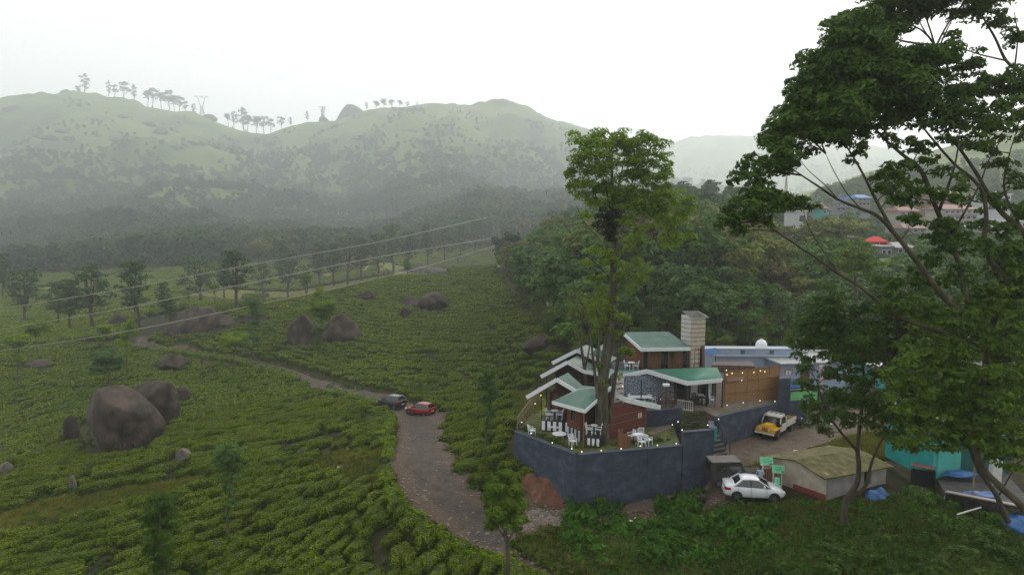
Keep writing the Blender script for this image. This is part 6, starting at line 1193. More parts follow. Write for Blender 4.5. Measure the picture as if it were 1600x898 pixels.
shell(sh,[tuple((wA+(c-wA)*.45+Vector((-.03,-.02,0)))[:2]),tuple((c+Vector((-.03,-.03,0)))[:2]),tuple((c+Vector((0.02,.02,0)))[:2]),tuple((wA+(c-wA)*.45)[:2])],gz0-1,gz0+.42,mat('red_base_band',(.20,.030,.022),.7,c2=(.12,.03,.025),scale=4),'base_band')
mid0 = (wA+c)/2+Vector((-.2,-.1,0)); rdg0 = Vector((*mid0[:2],zr0+.45)); rdg1 = rdg0+(wB-c)+Vector((.3,0,0)); e0 = Vector((*c[:2],zr0-.0))+Vector((-.35,-.5,-.06)); e2 = e0+(wB-c)+Vector((.6,.05,0)); f0 = Vector((*wA[:2],zr0))+Vector((-.45,.3,-.06)); f2 = f0+(wB-c)+Vector((.6,0,0))
roofp(sh,[rdg0,rdg1,e2,e0],moss,.08); roofp(sh,[rdg0,rdg1,f2,f0],moss,.08)
shell(sh,[tuple((wA+Vector((-.02,0,0)))[:2]),tuple((wA+(c-wA)*.5)[:2]),tuple((wA+(c-wA)*.5+Vector((.15,.1,0)))[:2]),tuple((wA+Vector((.15,.1,0)))[:2])],zr0-.02,lambda x,y: zr0+.38*min(1,math.hypot(x-wA.x,y-wA.y)/2.1),plas,'gable')
shell(sh,[tuple((wA+(c-wA)*.5)[:2]),tuple(c[:2]),tuple((c+Vector((.15,.1,0)))[:2]),tuple((wA+(c-wA)*.5+Vector((.15,.1,0)))[:2])],zr0-.02,lambda x,y: zr0+.38*min(1,math.hypot(x-c.x,y-c.y)/2.1),plas,'gable')
# blue tarpaulin heaps, teal house, clutter
p = hit(1370,781); heap('tarpaulin_heap',(p.x,p.y,p.z-.1),.85,.55,.85,tarp,9,'small heap under a bright blue tarpaulin at the shed wall','tarpaulin')
te = house('teal_house',(*XY(1470,748,1.5),1.3),'bright teal painted house half hidden behind the foliage at right','house'); tea_p = mat('bright_teal_render',(.010,.27,.27),.7,c2=(.02,.35,.34),scale=1,coord='World'); tea_q = mat('light_teal_render',(.06,.36,.32),.7,c2=(.09,.42,.37),scale=1,coord='World')
ta = P(1383,700,52.5); tb2 = P(1461,744,47.2); tc3 = P(1500,740,48.5); 
def wl_(o,a,b,z0,z1,m,nm='wall'): d = (Vector((b.x,b.y,0))-Vector((a.x,a.y,0))).normalized(); nn=Vector((-d.y,d.x,0))*.2; shell(o,[(a.x,a.y),(b.x,b.y),(b.x+nn.x,b.y+nn.y),(a.x+nn.x,a.y+nn.y)],z0,z1,m,nm)
wl_(te,ta,tb2,1.2,4.6,tea_p); wl_(te,tb2,tc3,.8,4.2,tea_q); wl_(te,tc3,tc3+Vector((4,.6,0)),.8,4.0,mat('dark_teal_render',(.015,.10,.10),.8))
opening(te,ta+(tb2-ta)*.52,ta+(tb2-ta)*.66,2.6,3.4); roofp(te,[Vector((ta.x-.3,ta.y-.3,4.8)),Vector((tb2.x,tb2.y-.5,4.5)),Vector((tb2.x+5,tb2.y+1.5,4.6)),Vector((ta.x+3,ta.y+4,5.0))],mat('dull_sheet_roof',(.08,.07,.06),.7,c2=(.13,.11,.09),scale=2),.08)
lr = house('lean_to',(*XY(1440,745,2),1.2),'dark lean-to with a rusty red-edged roof in front of the teal house','shed'); roofp(lr,[P(1424,722,48.5),P(1463,728,47.6),P(1463,734,46.4),P(1424,727,47.2)],mat('rusty_red_sheet',(.12,.035,.03),.8,c2=(.16,.08,.07),scale=5),.06)
for px in (1427,1460): q = P(px,731,47); pbar(lr,'post',q,Vector((q.x,q.y,H(q.x,q.y)-.3)),.1,dark_m)
wl_(lr,P(1424,727,47.8),P(1463,732,47.0),.8,P(1440,731,47.4).z-.2,dark_m)
yard = house('yard_platform',(*hit(1540,775)[:2],hit(1540,775).z),'stone-edged yard platform with a pale lip at the lower right','wall'); stone_d = mat('dark_rubble_stone',(.03,.03,.032),.9,c2=(.08,.078,.075),scale=2.5,bump=.9,bscale=5,coord='World')
yp = [P(1478,768,44.5),P(1560,784,42.2),P(1640,800,40.5)]; wallrun(yard,[tuple(v[:2]) for v in yp],.4,[yp[0].z,yp[1].z,yp[2].z],'stone_face',stone_d,1.6,cope=False)
for a,b in zip(yp[:-1],yp[1:]): pbar(yard,'lip',a+Vector((0,-.05,.05)),b+Vector((0,-.05,.05)),.35,mat('pale_concrete_lip',(.30,.24,.22),.8),.08)
props(MB().prism([tuple(v[:2]) for v in (yp[0],yp[1],yp[2],yp[2]+Vector((3,8,0)),yp[0]+Vector((2,5,0)))],1.0,yp[0].z-.15).build('yard_ground',stone_d),kind='structure')
for px,py,rx,ry,h_,sd,lab in ((1576,786,2.3,1.1,.5,21,'wide crumpled blue tarpaulin spread at the right edge'),(1530,772,1.2,.6,.35,22,'low blue tarpaulin left of the wide one'),(1500,738,1.2,.5,.3,24,'blue sheet by the teal house door'),(1598,815,1.0,1.6,.8,25,'blue sheeting hanging down at the right picture edge')):
    p = P(px,py,44 if py<790 and py>750 else 47 if py<750 else 41); heap('tarpaulin_sheet',(p.x,p.y,max(p.z-h_*.5,H(p.x,p.y)-.1)),rx,ry,h_,tarp,sd,lab,'tarpaulin')
for i,(px,py,h_,Y,lab) in enumerate([(1520,770,2.3,43.5,'pale upright pole by the yard platform'),]): p=P(px,py,Y); o = MB().bar((0,0,-.3),(0,0,h_),.08).build('pole',bam2,None,loc=p); props(o,lab,'pole')
wp_ = house('white_pillar',(*P(1558,745,46)[:2],1.5),'white plaster pillar wall in the shade at the right','wall'); shell(wp_,[tuple(P(1550,750,46)[:2]),tuple(P(1565,750,46)[:2]),tuple((P(1565,750,46)+Vector((0,.4,0)))[:2]),tuple((P(1550,750,46)+Vector((0,.4,0)))[:2])],1,P(1550,718,46).z,white_old,'pillar')
o = MB(); a=hit(1494,822); b=P(1496,803,a.y); c2_=P(1533,792,a.y+.6); o.tube([a-Vector((0,0,.2)),b,c2_],.05,6); o=o.build('bent_pipe',white_old); props(o,'bent white pipe sticking out of the lower right scrub','pipe')
a=hit(1470,792); o = MB().bar(a,a+Vector((.35,.1,.75)),.10).build('white_board',white_old); props(o,'short white board leaning in the scrub left of the bent pipe','board')
# rubble, sacks and litter
def bits(name, px0, n_, spread, m, lab, cat, rs, zoff=.05):
    pass
litter_w = mat('dirty_white_plastic',(.50,.48,.44),.6,c2=(.66,.64,.60),scale=4)
p=hit(1245,712); 
for k,(dx,dy,r_,lab) in enumerate([(0,0,.42,'largest cream sack in the pile on the lane verge'),(-.6,.1,.3,'left white sack of the pile on the lane verge'),(.55,-.2,.36,'right cream sack of the pile on the lane verge'),(.1,.35,.33,'rear sack of the pile on the lane verge')]): heap('sack',(p.x+dx,p.y+dy,H(p.x+dx,p.y+dy)+.05),r_,r_*.7,r_*.8,litter_w,30+k,lab,'sack',sub=3)
LT = [(1320,872,.22,'biggest white scrap in the lower right scrub'),(1355,875,.14,'small white scrap right of the biggest one'),(1448,828,.2,'pale scrap halfway up the right scrub'),(1493,840,.18,'pale round scrap below the bent pipe'),(1383,873,.10,'tiny white scrap in the middle of the right scrub'),(985,817,.16,'white rubbish among the bushes below the lane'),(993,812,.10,'small white rubbish beside the bushes'),(972,868,.14,'white scrap on the scrub slope at bottom centre'),(985,860,.12,'grey scrap on the scrub slope at bottom centre'),(860,841,.12,'pale litter by the yellowish weeds'),(529,736,.16,'white scrap in the tea beside the yellow grass'),(552,782,.14,'white scrap among the near tea bushes'),(1263,663,.2,'white bundle under the dark foliage by the lane'),(1297,665,.2,'grey bundle under the dark foliage by the lane'),(1335,764,.1,'litter by the shed')]
for k,(px,py,r_,lab) in enumerate(LT): p=hit(px,py); heap('scrap',(p.x,p.y,p.z+.35 if px<600 else p.z+.15),r_,r_*.7,r_*.6,litter_w,50+k,lab,'litter',sub=2)
# ================================================================== TOWN ON THE RIGHT SLOPE
paint_t = {k:mat(k+'_render',c,.8,c2=tuple(min(1,v*1.2) for v in c),scale=.5,coord='World') for k,c in dict(white=(.40,.42,.44),grey=(.17,.18,.19),pink=(.33,.15,.16),blue=(.12,.22,.36),teal=(.05,.26,.22),cream=(.28,.26,.22),brown=(.16,.10,.08)).items()}
roofs = {k:mat(k+'_roofing',c,.7,c2=tuple(v*1.3 for v in c),scale=.8,coord='World') for k,c in dict(red=(.15,.05,.04),blue=(.06,.16,.34),grey=(.17,.17,.18),rust=(.14,.07,.05),white=(.5,.5,.5)).items()}
def town_house(px,py,w_,h_,Y,wallc,roofc,label,floors=2,rz=0,flat=False,deep=7,win=3):
    """px,py: middle of the foot; w_, h_ in pixels"""
    k = Y/FPX; b = P(px,py,Y); W=w_*k*.74; Hh=h_*k*.85; o = empty('town_house',b,rz,label,'house'); D=deep
    MB().box(-W/2,0,-4,W/2,D,Hh*(1 if flat else .82)).build('wall',paint_t[wallc],o)
    if flat: MB().box(-W/2-.3,-.3,Hh*1.0+.01,W/2+.3,D+.3,Hh*1.0+.28).build('roof',roofs[roofc],o)
    else:
        e=.5; z0=Hh*.82; z1=Hh; MB().add([(-W/2-e,-e,z0+.003),(W/2+e,-e,z0+.003),(W/2+e,D+e,z0+.003),(-W/2-e,D+e,z0+.003),(-W/2+W*.12,D/2,z1+.6),(W/2-W*.12,D/2,z1+.6)],[(0,1,5,4),(2,3,4,5),(1,2,5),(3,0,4),(3,2,1,0)]).build('roof',roofs[roofc],o)
    fh = Hh*(.95 if flat else .8)/floors
    for f in range(floors):
        for j in range(win):
            x = -W/2+W*(j+.5)/win; ww=min(.7,W/win*.28); z=f*fh+fh*.35; a = MB().box(x-ww-.08,-.05,z-.08,x+ww+.08,-.01,z+fh*.4+.08).build('window_frame',paint_t['white'] if wallc!='white' else paint_t['brown'],o); MB().box(x-ww,-.07,z,x+ww,-.052,z+fh*.4).build('pane',glass_m,a)
        if f: MB().box(-W/2-.35,-.7,f*fh-.06,W/2+.35,-.0,f*fh+.06).build('balcony_slab',paint_t['grey'],o)
    return o
for a in [(1253,353,20,26,150,'white','white','white house standing alone behind the bough tip',1,.1,True,6,1),(1290,345,22,18,175,'grey','grey','grey house with a teal upper wall beside the white house',2,0,True),(1288,337,10,16,165,'teal','rust','tiny teal house with a brown peaked roof',1,0,False,4,1),
  (1313,352,26,16,165,'white','grey','white two-storey house right of the teal one',2,0,True),(1298,368,24,14,150,'cream','grey','cream low house under the white two-storey one',1,0,True),(1325,372,26,12,155,'grey','grey','dark grey low house beside the cream one',1,0,True),
  (1325,384,40,14,140,'pink','rust','pink low house below the grey houses',1,0,True,5,4),(1318,330,30,14,210,'grey','grey','grey house row high on the slope at left',2,0,True),(1350,322,26,18,225,'grey','blue','hazy building with a blue roof at the top of the town',2,0,False),(1332,318,26,14,240,'blue','blue','wide blue-walled hall at the town top',1,0,True),
  (1420,345,40,22,190,'cream','red','cream house with red roof behind the forked branches',2,0,False),(1475,318,60,22,200,'brown','rust','long brown-roofed house high behind the branches',1,0,False,8,5),(1500,345,70,26,175,'cream','red','wide house with a red tiled roof in the middle of the town',2,0,False,8,6),(1430,372,44,22,165,'grey','rust','grey flat block with rusty roof behind the left branches',2,0,False),
  (1560,330,50,30,190,'white','white','tall white building at the far right of the town',3,0,True),(1590,372,40,30,160,'white','white','white block at the right picture edge',3,0,True),(1540,372,40,20,160,'grey','white','grey house with a white roof right of the middle',2,0,True),(1455,400,50,20,140,'grey','rust','grey low house with brick-red eave behind the green trunk',2,0,False),
  (1385,402,22,18,120,'grey','grey','small glazed house above a lime-green wall',1,0,True,5,2),(1415,398,36,16,125,'grey','grey','grey rounded-roof house beside the glazed one',1,0,False),(1540,540,50,18,80,'white','white','white walled house behind the lower foliage at right',2,0,False,6,3),(1440,590,40,22,78,'white','grey','pale house glimpsed between the lower trees',1,0,True,6,2),(1490,462,30,12,110,'white','white','small white shed seen through the big tree',1,0,True,5,2),(1310,590,70,26,69,'grey','grey','grey house behind the dark lower foliage',1,0,True,6,3),(1378,586,24,12,74,'teal','white','green-roofed stall behind the lower foliage',1,0,True,5,1)]:
    town_house(*a)
MBx = MB(); o = empty('lime_wall',P(1385,413,118),0,'lime-green painted wall below the small glazed house','wall'); MB().box(-1.3,0,-.6,1.3,.3,.9).build('wall_panel',mat('lime_green_render',(.36,.58,.04),.7),o); MB().box(-1.4,-.06,.902,1.4,.36,1.0).build('coping',paint_t['white'],o)
cp = empty('red_canopy',P(1367,384,130),0,'red peaked canopy tent below the town houses','canopy'); rc = mat('red_canvas',(.50,.035,.030),.7); MB().add([(-1.7,-1.4,.9),(1.7,-1.4,.9),(1.7,1.4,.9),(-1.7,1.4,.9),(-.4,0,1.8),(.4,0,1.8),(-1.7,-1.4,.6),(1.7,-1.4,.6),(1.7,1.4,.6),(-1.7,1.4,.6)],[(0,1,5,4),(1,2,5),(2,3,4,5),(3,0,4),(0,6,7,1),(1,7,8,2),(2,8,9,3),(3,9,6,0)]).build('canopy_top',rc,cp)
for x in (-1.6,1.6):
    for y in (-1.3,1.3): MB().bar((x,y,-1),(x,y,.8),.08).build('pole',white_old,cp)
town_house(1248,474,38,14,112,'white','grey','long low whitish house half sunk in the wooded slope',1,0,True,5,5)
town_house(812,385,14,9,430,'pink','white','faint pale pink house beyond the tea spur',1,0,False,8,2); town_house(828,388,7,6,430,'white','white','tiny white hut right of the pink house',1,0,True,4,1)
town_house(864,486,10,12,98,'white','rust','tiny white house with a dark roof in the wood left of the tall tree',1,0,False,3,1); town_house(882,492,9,8,96,'cream','rust','tiny cream shed right of the tiny white house',1,.4,False,3,1)
wood('town_trees',[[(1180,440),(1200,300),(1300,300),(1420,250),(1500,205),(1700,175),(1750,600),(1600,590),(1400,560),(1320,560),(1250,450)]],2600,(72,420),[U['b1'][1],U['b3'][1],U['r3'][1],U['t3'][1]],(5,9),66, sel=lambda x,y,px,py,r: ~((py<410)&(py>320)&(px>1235)&(r.random(len(x))<.75)))
# ================================================================== PYLONS AND WIRES
steel = mat('galvanised_steel',(.16,.16,.16),.6,metal=.3); wire_m = mat('aluminium_wire',(.20,.19,.16),.6)
def pylon(px,by,ty,Y,label,wmul=1):
    b=P(px,by,Y); h=(by-ty)*Y/FPX; o=empty('pylon',b,.2,label,'pylon'); t=.14*Y/300+.06; w_=h*.11*wmul; m=MB()
    for s in ((-1,-1),(1,-1),(1,1),(-1,1)): m.bar((s[0]*w_,s[1]*w_,-2),(s[0]*w_*.35,s[1]*w_*.35,h*.55),t); m.bar((s[0]*w_*.35,s[1]*w_*.35,h*.55),(s[0]*w_*1.5,s[1]*w_*.2,h*.96),t*.8)
    m.build('leg_frame',steel,o); m=MB(); k=6
    for i in range(k):
        z0=h*.55*i/k; z1=h*.55*(i+1)/k; a=w_*(1-.65*i/k); b_=w_*(1-.65*(i+1)/k)
        for (x0,y0,x1,y1) in ((-a,-a,b_,-b_),(a,-a,-b_,-b_),(-a,a,b_,b_),(a,a,-b_,b_)): m.bar((x0,y0,z0),(x1,y1,z1),t*.5)
        m.bar((-b_,-b_,z1),(b_,-b_,z1),t*.5)
    m.build('lattice',steel,o); m=MB(); m.bar((-w_*2.6,0,h),(w_*2.6,0,h),t*.9); m.bar((-w_*2.6,0,h),(-w_*1.4,0,h*.94),t*.6); m.bar((w_*2.6,0,h),(w_*1.4,0,h*.94),t*.6); m.bar((-w_*1.5,0,h*.95),(w_*1.5,0,h*.95),t*.6); m.build('crossarm',steel,o)
    for x in (-2.5,0,2.5): MB().lathe([(t*.5,-h*.05),(t*.9,-h*.02),(t*.5,0)],6,(x*w_,0,h-.2)).build('insulator',plast,o)
    return o
pylon(876,384,300,330,'hazy steel lattice pylon left of the tall tree, above the wood'); pylon(775,400,308,430,'fainter steel pylon further left in the haze'); pylon(316,186,152,1830,'faint pylon on the skyline left of the ridge dip'); pylon(504,190,168,1830,'faint pylon on the skyline left of the great rock'); pylon(8,440,362,300,'thin faint pylon at the left picture edge',.6); pylon(1228,300,262,500,'thin mast-like pylon on the hazy ridge at right',.4)
def wire(pts_, label, r=.055):
    """pts_: (px, py, Y) along the cable"""
    q=[P(*a) for a in pts_]; q=[Vector(v) for v in catmull([tuple(v) for v in q],10)]; m=MB(); m.tube(q,[r*max(.5,v.y/110) for v in q],5); o=m.build('power_cable',wire_m); props(o,label,'cable')
wire([(-120,506,95),(0,483,100),(200,450,125),(400,412,160),(600,376,230),(760,340,330)],'topmost overhead cable crossing the valley at left')
wire([(-120,536,88),(0,515,92),(200,480,112),(400,440,150),(600,400,220),(770,372,330)],'middle overhead cable crossing the valley at left')
wire([(-120,566,82),(0,548,86),(200,517,104),(400,476,140),(560,442,190),(680,412,260),(800,376,330)],'lowest overhead cable crossing just above the tea')
for px,by,ty,Y,lab in ((1540,640,560,60,'thin pole among the lower right trees'),): 
    b=P(px,by,Y); o=MB().tube([(0,0,-1),(0,0,(by-ty)*Y/FPX)],[.1,.07],8).build('utility_pole',bam2,None,loc=b); props(o,lab,'pole')
# stones along the road edges
stone_l = mat('pale_road_stone',(.10,.09,.078),.9,c2=(.24,.21,.185),scale=3)
sv=[]
for s_ in range(3):
    bm=bmesh.new(); bmesh.ops.create_icosphere(bm,subdivisions=1,radius=1)
    for v in bm.verts: v.co *= 1+.3*mn.noise(v.co*1.5+Vector((s_*5,0,0))); v.co.z*=.6
    me=bpy.data.meshes.new('stone'); bm.to_mesh(me); bm.free(); me.materials.append(stone_l); sv.append(me)
rng=np.random.default_rng(14); X=[];S2=[]
for i in range(4500):
    k=int(rng.integers(0,len(RC)-1)); rx,ry,hw=RC[k]; d=np.array([RC[k+1][0]-rx,RC[k+1][1]-ry]); L_=np.linalg.norm(d)
    if L_>6 or L_<.01: continue
    nn=np.array([-d[1],d[0]])/L_; t_=hw*(rng.uniform(.55,1.5))*rng.choice([-1,1]) if rng.random()<.8 else rng.uniform(-hw,hw); x=rx+nn[0]*t_+d[0]*rng.random(); y=ry+nn[1]*t_+d[1]*rng.random(); X.append((x,y)); S2.append(abs(rng.normal(.035,.04))+.02)
for i in range(260):
    t_=rng.random(); q=hit(812+95*t_,803+16*rng.random()-8*t_,30,80) if i%4==0 else q; X.append((q.x+rng.normal(0,.5),q.y+rng.normal(0,.45))); S2.append(abs(rng.normal(.05,.05))+.03)
X=np.array(X); S2=np.array(S2); zz=HT(X[:,0],X[:,1])+.08; scatter('road_gravel',np.column_stack([X,zz]),np.column_stack([S2*0,S2*0,rng.uniform(0,6,len(S2))]),np.column_stack([S2*1.2,S2,S2]),sv,rng)
# ================================================================== GREAT TREES
def limb(mb, pts_, r0, r1, Ys=None, n=7, org=(0,0,0)):
    """pts_: (px,py,Y)"""
    q=[P(*a) for a in pts_]; q=[Vector(v)-Vector(org) for v in catmull([tuple(v) for v in q],5)]; m_=len(q)
    mb.tube(q,[r0+(r1-r0)*(i/(m_-1))**.9 for i in range(m_)],n); return q
SCL=[1.05,1.25]
def clumps_px(L_, rng, spread=.8, flat=1.0):
    o=[]
    for a in L_:
        cx,cy,rw,rh=a[:4]; Y=a[4]+rng.normal(0,.25); k=Y/FPX; c=P(cx,cy,Y); o.append((c.x,c.y+rng.uniform(-.3,.3)*rw*k,c.z,rw*k*SCL[0],rw*k*spread,rh*k*flat*SCL[1]))
    return o
def twigs(mb, clumps, limbs, org, r0=.035, seed=1):
    """a twig from the nearest limb point to every clump"""
    rd=random.Random(seed); allp=[p for l in limbs for p in l[2:]]
    for (x,y,z,*_) in clumps:
        c=Vector((x,y,z))-Vector(org); best=min(allp,key=lambda p:(p-c).length+max(0,p.z-c.z)*1.5); mb.tube(bend(best,c,.10,6,rd),taper(min(r0*2.2,r0*(.6+(best-c).length*.35)),.008,7),5)
        for _ in range(3): e=c+Vector((rd.uniform(-1,1)*_and(clumps,x)*.6,rd.uniform(-.5,.5)*_and(clumps,x),rd.uniform(-.4,.6)*_and(clumps,x)*.6)); mb.tube(bend(best+(c-best)*rd.uniform(.4,.8),e,.1,4,rd),[.014,.012,.01,.008,.005],4)
def _and(cl,x): return next(c[3] for c in cl if c[0]==x)
# --- tall feathery tree between the cottages
org=P(944,699,50); org.z=LZ-.1; T1=empty('tall_tree',org,0,'tallest feathery green tree rising between the red cottages, crown high against the hill','tree'); mb=MB(); Lm=[]; Y=50
Lm.append(limb(mb,[(942,703,50),(940,660,50),(941,600,50),(950,540,50.1),(957,470,50.1),(959,400,50),(958,340,50),(957,290,50),(955,245,50)],.60,.05,org=org,n=12))
Lm.append(limb(mb,[(950,660,50.2),(958,610,50.3),(966,560,50.5),(972,520,50.6),(978,490,50.6)],.22,.05,org=org))
Lm.append(limb(mb,[(937,640,50),(930,590,50.3),(925,545,50.5),(922,505,50.5)],.16,.05,org=org))
Lm.append(limb(mb,[(942,600,49.9),(934,560,49.8),(938,520,49.8),(931,480,49.8)],.18,.04,org=org))
for pts_,r in [([(958,380,50),(940,330,50.3),(922,285,50.6),(908,255,50.7)],.10),([(958,370,50),(975,320,49.7),(992,275,49.5),(1005,245,49.4)],.10),([(958,345,50),(948,300,49.6),(938,262,49.3),(928,235,49.2)],.08),([(958,330,50),(968,285,50.5),(975,250,50.8),(980,228,51)],.08),([(958,400,50),(985,370,49.8),(1015,335,49.6),(1050,315,49.4)],.09),([(958,415,50),(990,385,50.3),(1030,372,50.6),(1060,374,50.8)],.07),([(958,440,50),(935,415,49.7),(918,400,49.5)],.06),([(958,450,50),(980,425,50.2),(1000,410,50.4)],.05),([(959,395,50),(915,350,50.8),(900,320,51)],.06),([(958,320,50),(955,280,49.8),(953,240,49.7)],.05)]: Lm.append(limb(mb,pts_,r,.015,org=org,n=6))
rng=np.random.default_rng(31)
C1=[(905,300,20,12,50.3),(945,312,24,12,50),(975,318,24,12,49.5),(1000,318,24,12,50.4),(960,296,24,12,50),(1035,290,20,12,50),(890,285,12,10,50),(1050,345,20,9,49.8),(1080,322,12,8,49.4),(1025,330,20,9,49.6),(917,222,26,12,50),(948,216,26,11,50.3),(982,218,28,11,49.8),(1010,228,26,12,50),(905,243,20,12,49.5),(935,240,26,12,49),(968,240,26,12,51),(1000,248,28,13,49.3),(1030,252,20,11,50.3),(897,268,14,12,50),(918,266,22,12,51),(950,268,24,12,49),(985,272,26,12,50.5),(1018,272,26,12,49.6),(1040,272,14,9,50),(912,290,16,9,49.5),(935,296,18,9,50.6),(975,298,22,10,49.5),(1005,296,20,9,50.4),(925,318,14,8,50),(985,318,18,9,50),
 (1030,310,22,9,49.6),(1060,312,22,9,49.4),(1078,318,12,7,49.4),(1045,330,26,9,50),(1010,332,20,9,50.5),(1070,334,12,7,50),(985,345,18,9,49.4),(1020,352,18,8,50.4),(1048,360,18,8,50.6),(1068,376,18,9,50.8),(1045,380,16,8,50.6),(920,335,12,7,49.6),(1000,368,16,8,49.6)]
C2=[(935,392,20,9,49.6),(975,392,22,9,50.4),(1000,388,16,8,49.8),(925,412,16,9,50),(955,410,22,10,49.4),(990,412,20,9,50.4),(930,434,18,9,50.3),(965,432,20,9,49.6),(998,436,14,8,50),(1010,420,12,7,49.6),(940,455,12,7,49.8),(985,455,14,8,50.2),(975,375,16,8,49.6)]
C3=[(944,600,9,6,49.6),(950,640,7,5,49.7),(937,570,8,6,49.6),(968,590,6,5,50.2),(938,478,18,11,49.8),(958,490,20,12,50),(925,492,16,11,50.4),(975,500,14,10,50.6),(945,508,16,10,49.6),(968,525,12,9,50.4),(930,520,10,9,50.5),(978,548,12,8,50.4),(984,555,10,7,49.8),(955,470,14,8,50.2),(920,472,10,8,50.3)]
SCL[:]=[1.25,2.1]; c1=clumps_px(C1,rng); SCL[:]=[1.05,1.55]; c2,c3=clumps_px(C2,rng),clumps_px(C3,rng); iv=clumps_px([(950,352,24,20,50),(966,340,18,16,50.2),(945,335,16,12,49.8),(955,372,15,10,50)],rng)
twigs(mb,c1+c2+c3,Lm,org,.03,3); mb.build('trunk',bark_g,T1,True)
crown(T1,'crown',c1,.36,.10,leaf_oak,301,org); crown(T1,'lower_foliage',c2+c3,.40,.10,leaf_oak2,302,org,'looser yellowish-green foliage low on the stem'); crown(T1,'creeper_ball',iv,.35,.075,leaf_ivy,303,org,'dark dense clump of creeper below the crown')
# slim companion behind
org=P(912,600,56); org.z=4; T2=empty('companion_tree',org,0,'thin leaning tree with ragged olive foliage left of the tall tree, behind the cottages','tree'); mb=MB(); l1=limb(mb,[(916,620,56),(914,580,56),(908,540,56),(905,505,56),(903,470,56)],.2,.03,org=org); l2=limb(mb,[(914,575,56),(921,540,56),(918,500,56)],.1,.03,org=org)
cc=clumps_px([(900,468,16,12,56),(912,482,16,12,56.4),(893,492,14,12,56),(905,515,12,12,55.8),(918,500,12,12,56.4),(898,540,8,10,56),(912,530,8,10,56)],rng); twigs(mb,cc,[l1,l2],org,.03,4); mb.build('trunk',bark_g,T2,True); crown(T2,'crown',cc,.16,.09,leaf_f2,304,org)
# --- great dark tree at right
BT=empty('great_tree',(0,0,0),0,'huge spreading dark green tree filling the right side, long bare boughs reaching left','tree'); org=hit(1627,840,26); BT.location=org; mb=MB(); Lm=[]
y0=33
def LB(p,r0,r1,n=8): Lm.append(limb(mb,p,r0,r1,org=org,n=n))
LB([(1634,855,31.5),(1600,795,32),(1561,758,32.3),(1532,724,32.6),(1522,660,33),(1535,600,33),(1541,540,33),(1521,497,33),(1507,457,33),(1498,413,33),(1484,373,33),(1466,333,33),(1454,303,33)],.18,.10,10)
LB([(1541,545,33),(1500,530,32.6),(1450,512,32.2),(1400,492,32),(1347,450,31.8),(1310,427,31.8),(1277,404,31.7),(1240,380,31.6),(1207,357,31.6),(1188,345,31.6)],.13,.03)
LB([(1525,505,33),(1480,470,32.7),(1439,417,32.5),(1420,392,32.4),(1397,364,32.3),(1372,338,32.2),(1345,326,32.2),(1310,312,32.1),(1280,292,32),(1257,277,32),(1235,262,32)],.16,.025)
LB([(1397,364,32.3),(1370,315,32.4),(1350,275,32.5),(1330,240,32.5),(1312,215,32.6)],.09,.025)
LB([(1454,303,33),(1438,265,33),(1408,240,33.1),(1380,215,33.2),(1350,180,33.3),(1330,150,33.4)],.12,.02)
LB([(1541,540,33),(1567,440,33.4),(1547,407,33.5),(1538,373,33.6),(1541,340,33.6),(1536,303,33.6),(1520,280,33.6),(1490,255,33.6),(1455,215,33.6),(1425,175,33.6),(1400,130,33.7)],.17,.02)
LB([(1640,520,34),(1625,420,34),(1600,364,34),(1567,334,34),(1544,303,34),(1527,273,34),(1505,240,34),(1480,205,34),(1470,160,34),(1460,110,34)],.18,.02)
LB([(1466,333,33),(1478,300,32.6),(1490,265,32.3),(1497,230,32.2),(1500,190,32.2)],.08,.02); LB([(1484,373,33),(1505,335,32.6),(1530,290,32.4),(1545,250,32.4),(1570,210,32.4)],.07,.015)
LB([(1310,312,32.1),(1290,290,31.8),(1265,268,31.6),(1250,250,31.5)],.035,.01); LB([(1310,427,31.8),(1275,375,31.7),(1258,340,31.7),(1255,315,31.7)],.03,.01); LB([(1345,326,32.2),(1322,300,32.4),(1300,262,32.5),(1290,240,32.5)],.035,.01)
LB([(1640,200,35),(1598,120,35),(1572,95,35),(1555,60,35),(1535,25,35),(1520,-10,35)],.10,.03); LB([(1572,95,35),(1530,85,34.6),(1490,72,34.4),(1460,70,34.3)],.05,.012); LB([(1585,108,35),(1590,60,35),(1585,20,35)],.05,.02); LB([(1600,125,35),(1610,60,35),(1606,0,35)],.05,.02)
LB([(1600,364,34),(1570,300,33.7),(1575,250,33.6),(1590,200,33.6)],.07,.015); LB([(1430,420,32.4),(1418,440,32),(1410,470,31.9)],.03,.015); LB([(1541,545,33),(1575,520,32.4),(1600,500,32)],.08,.02)
rng=np.random.default_rng(41)
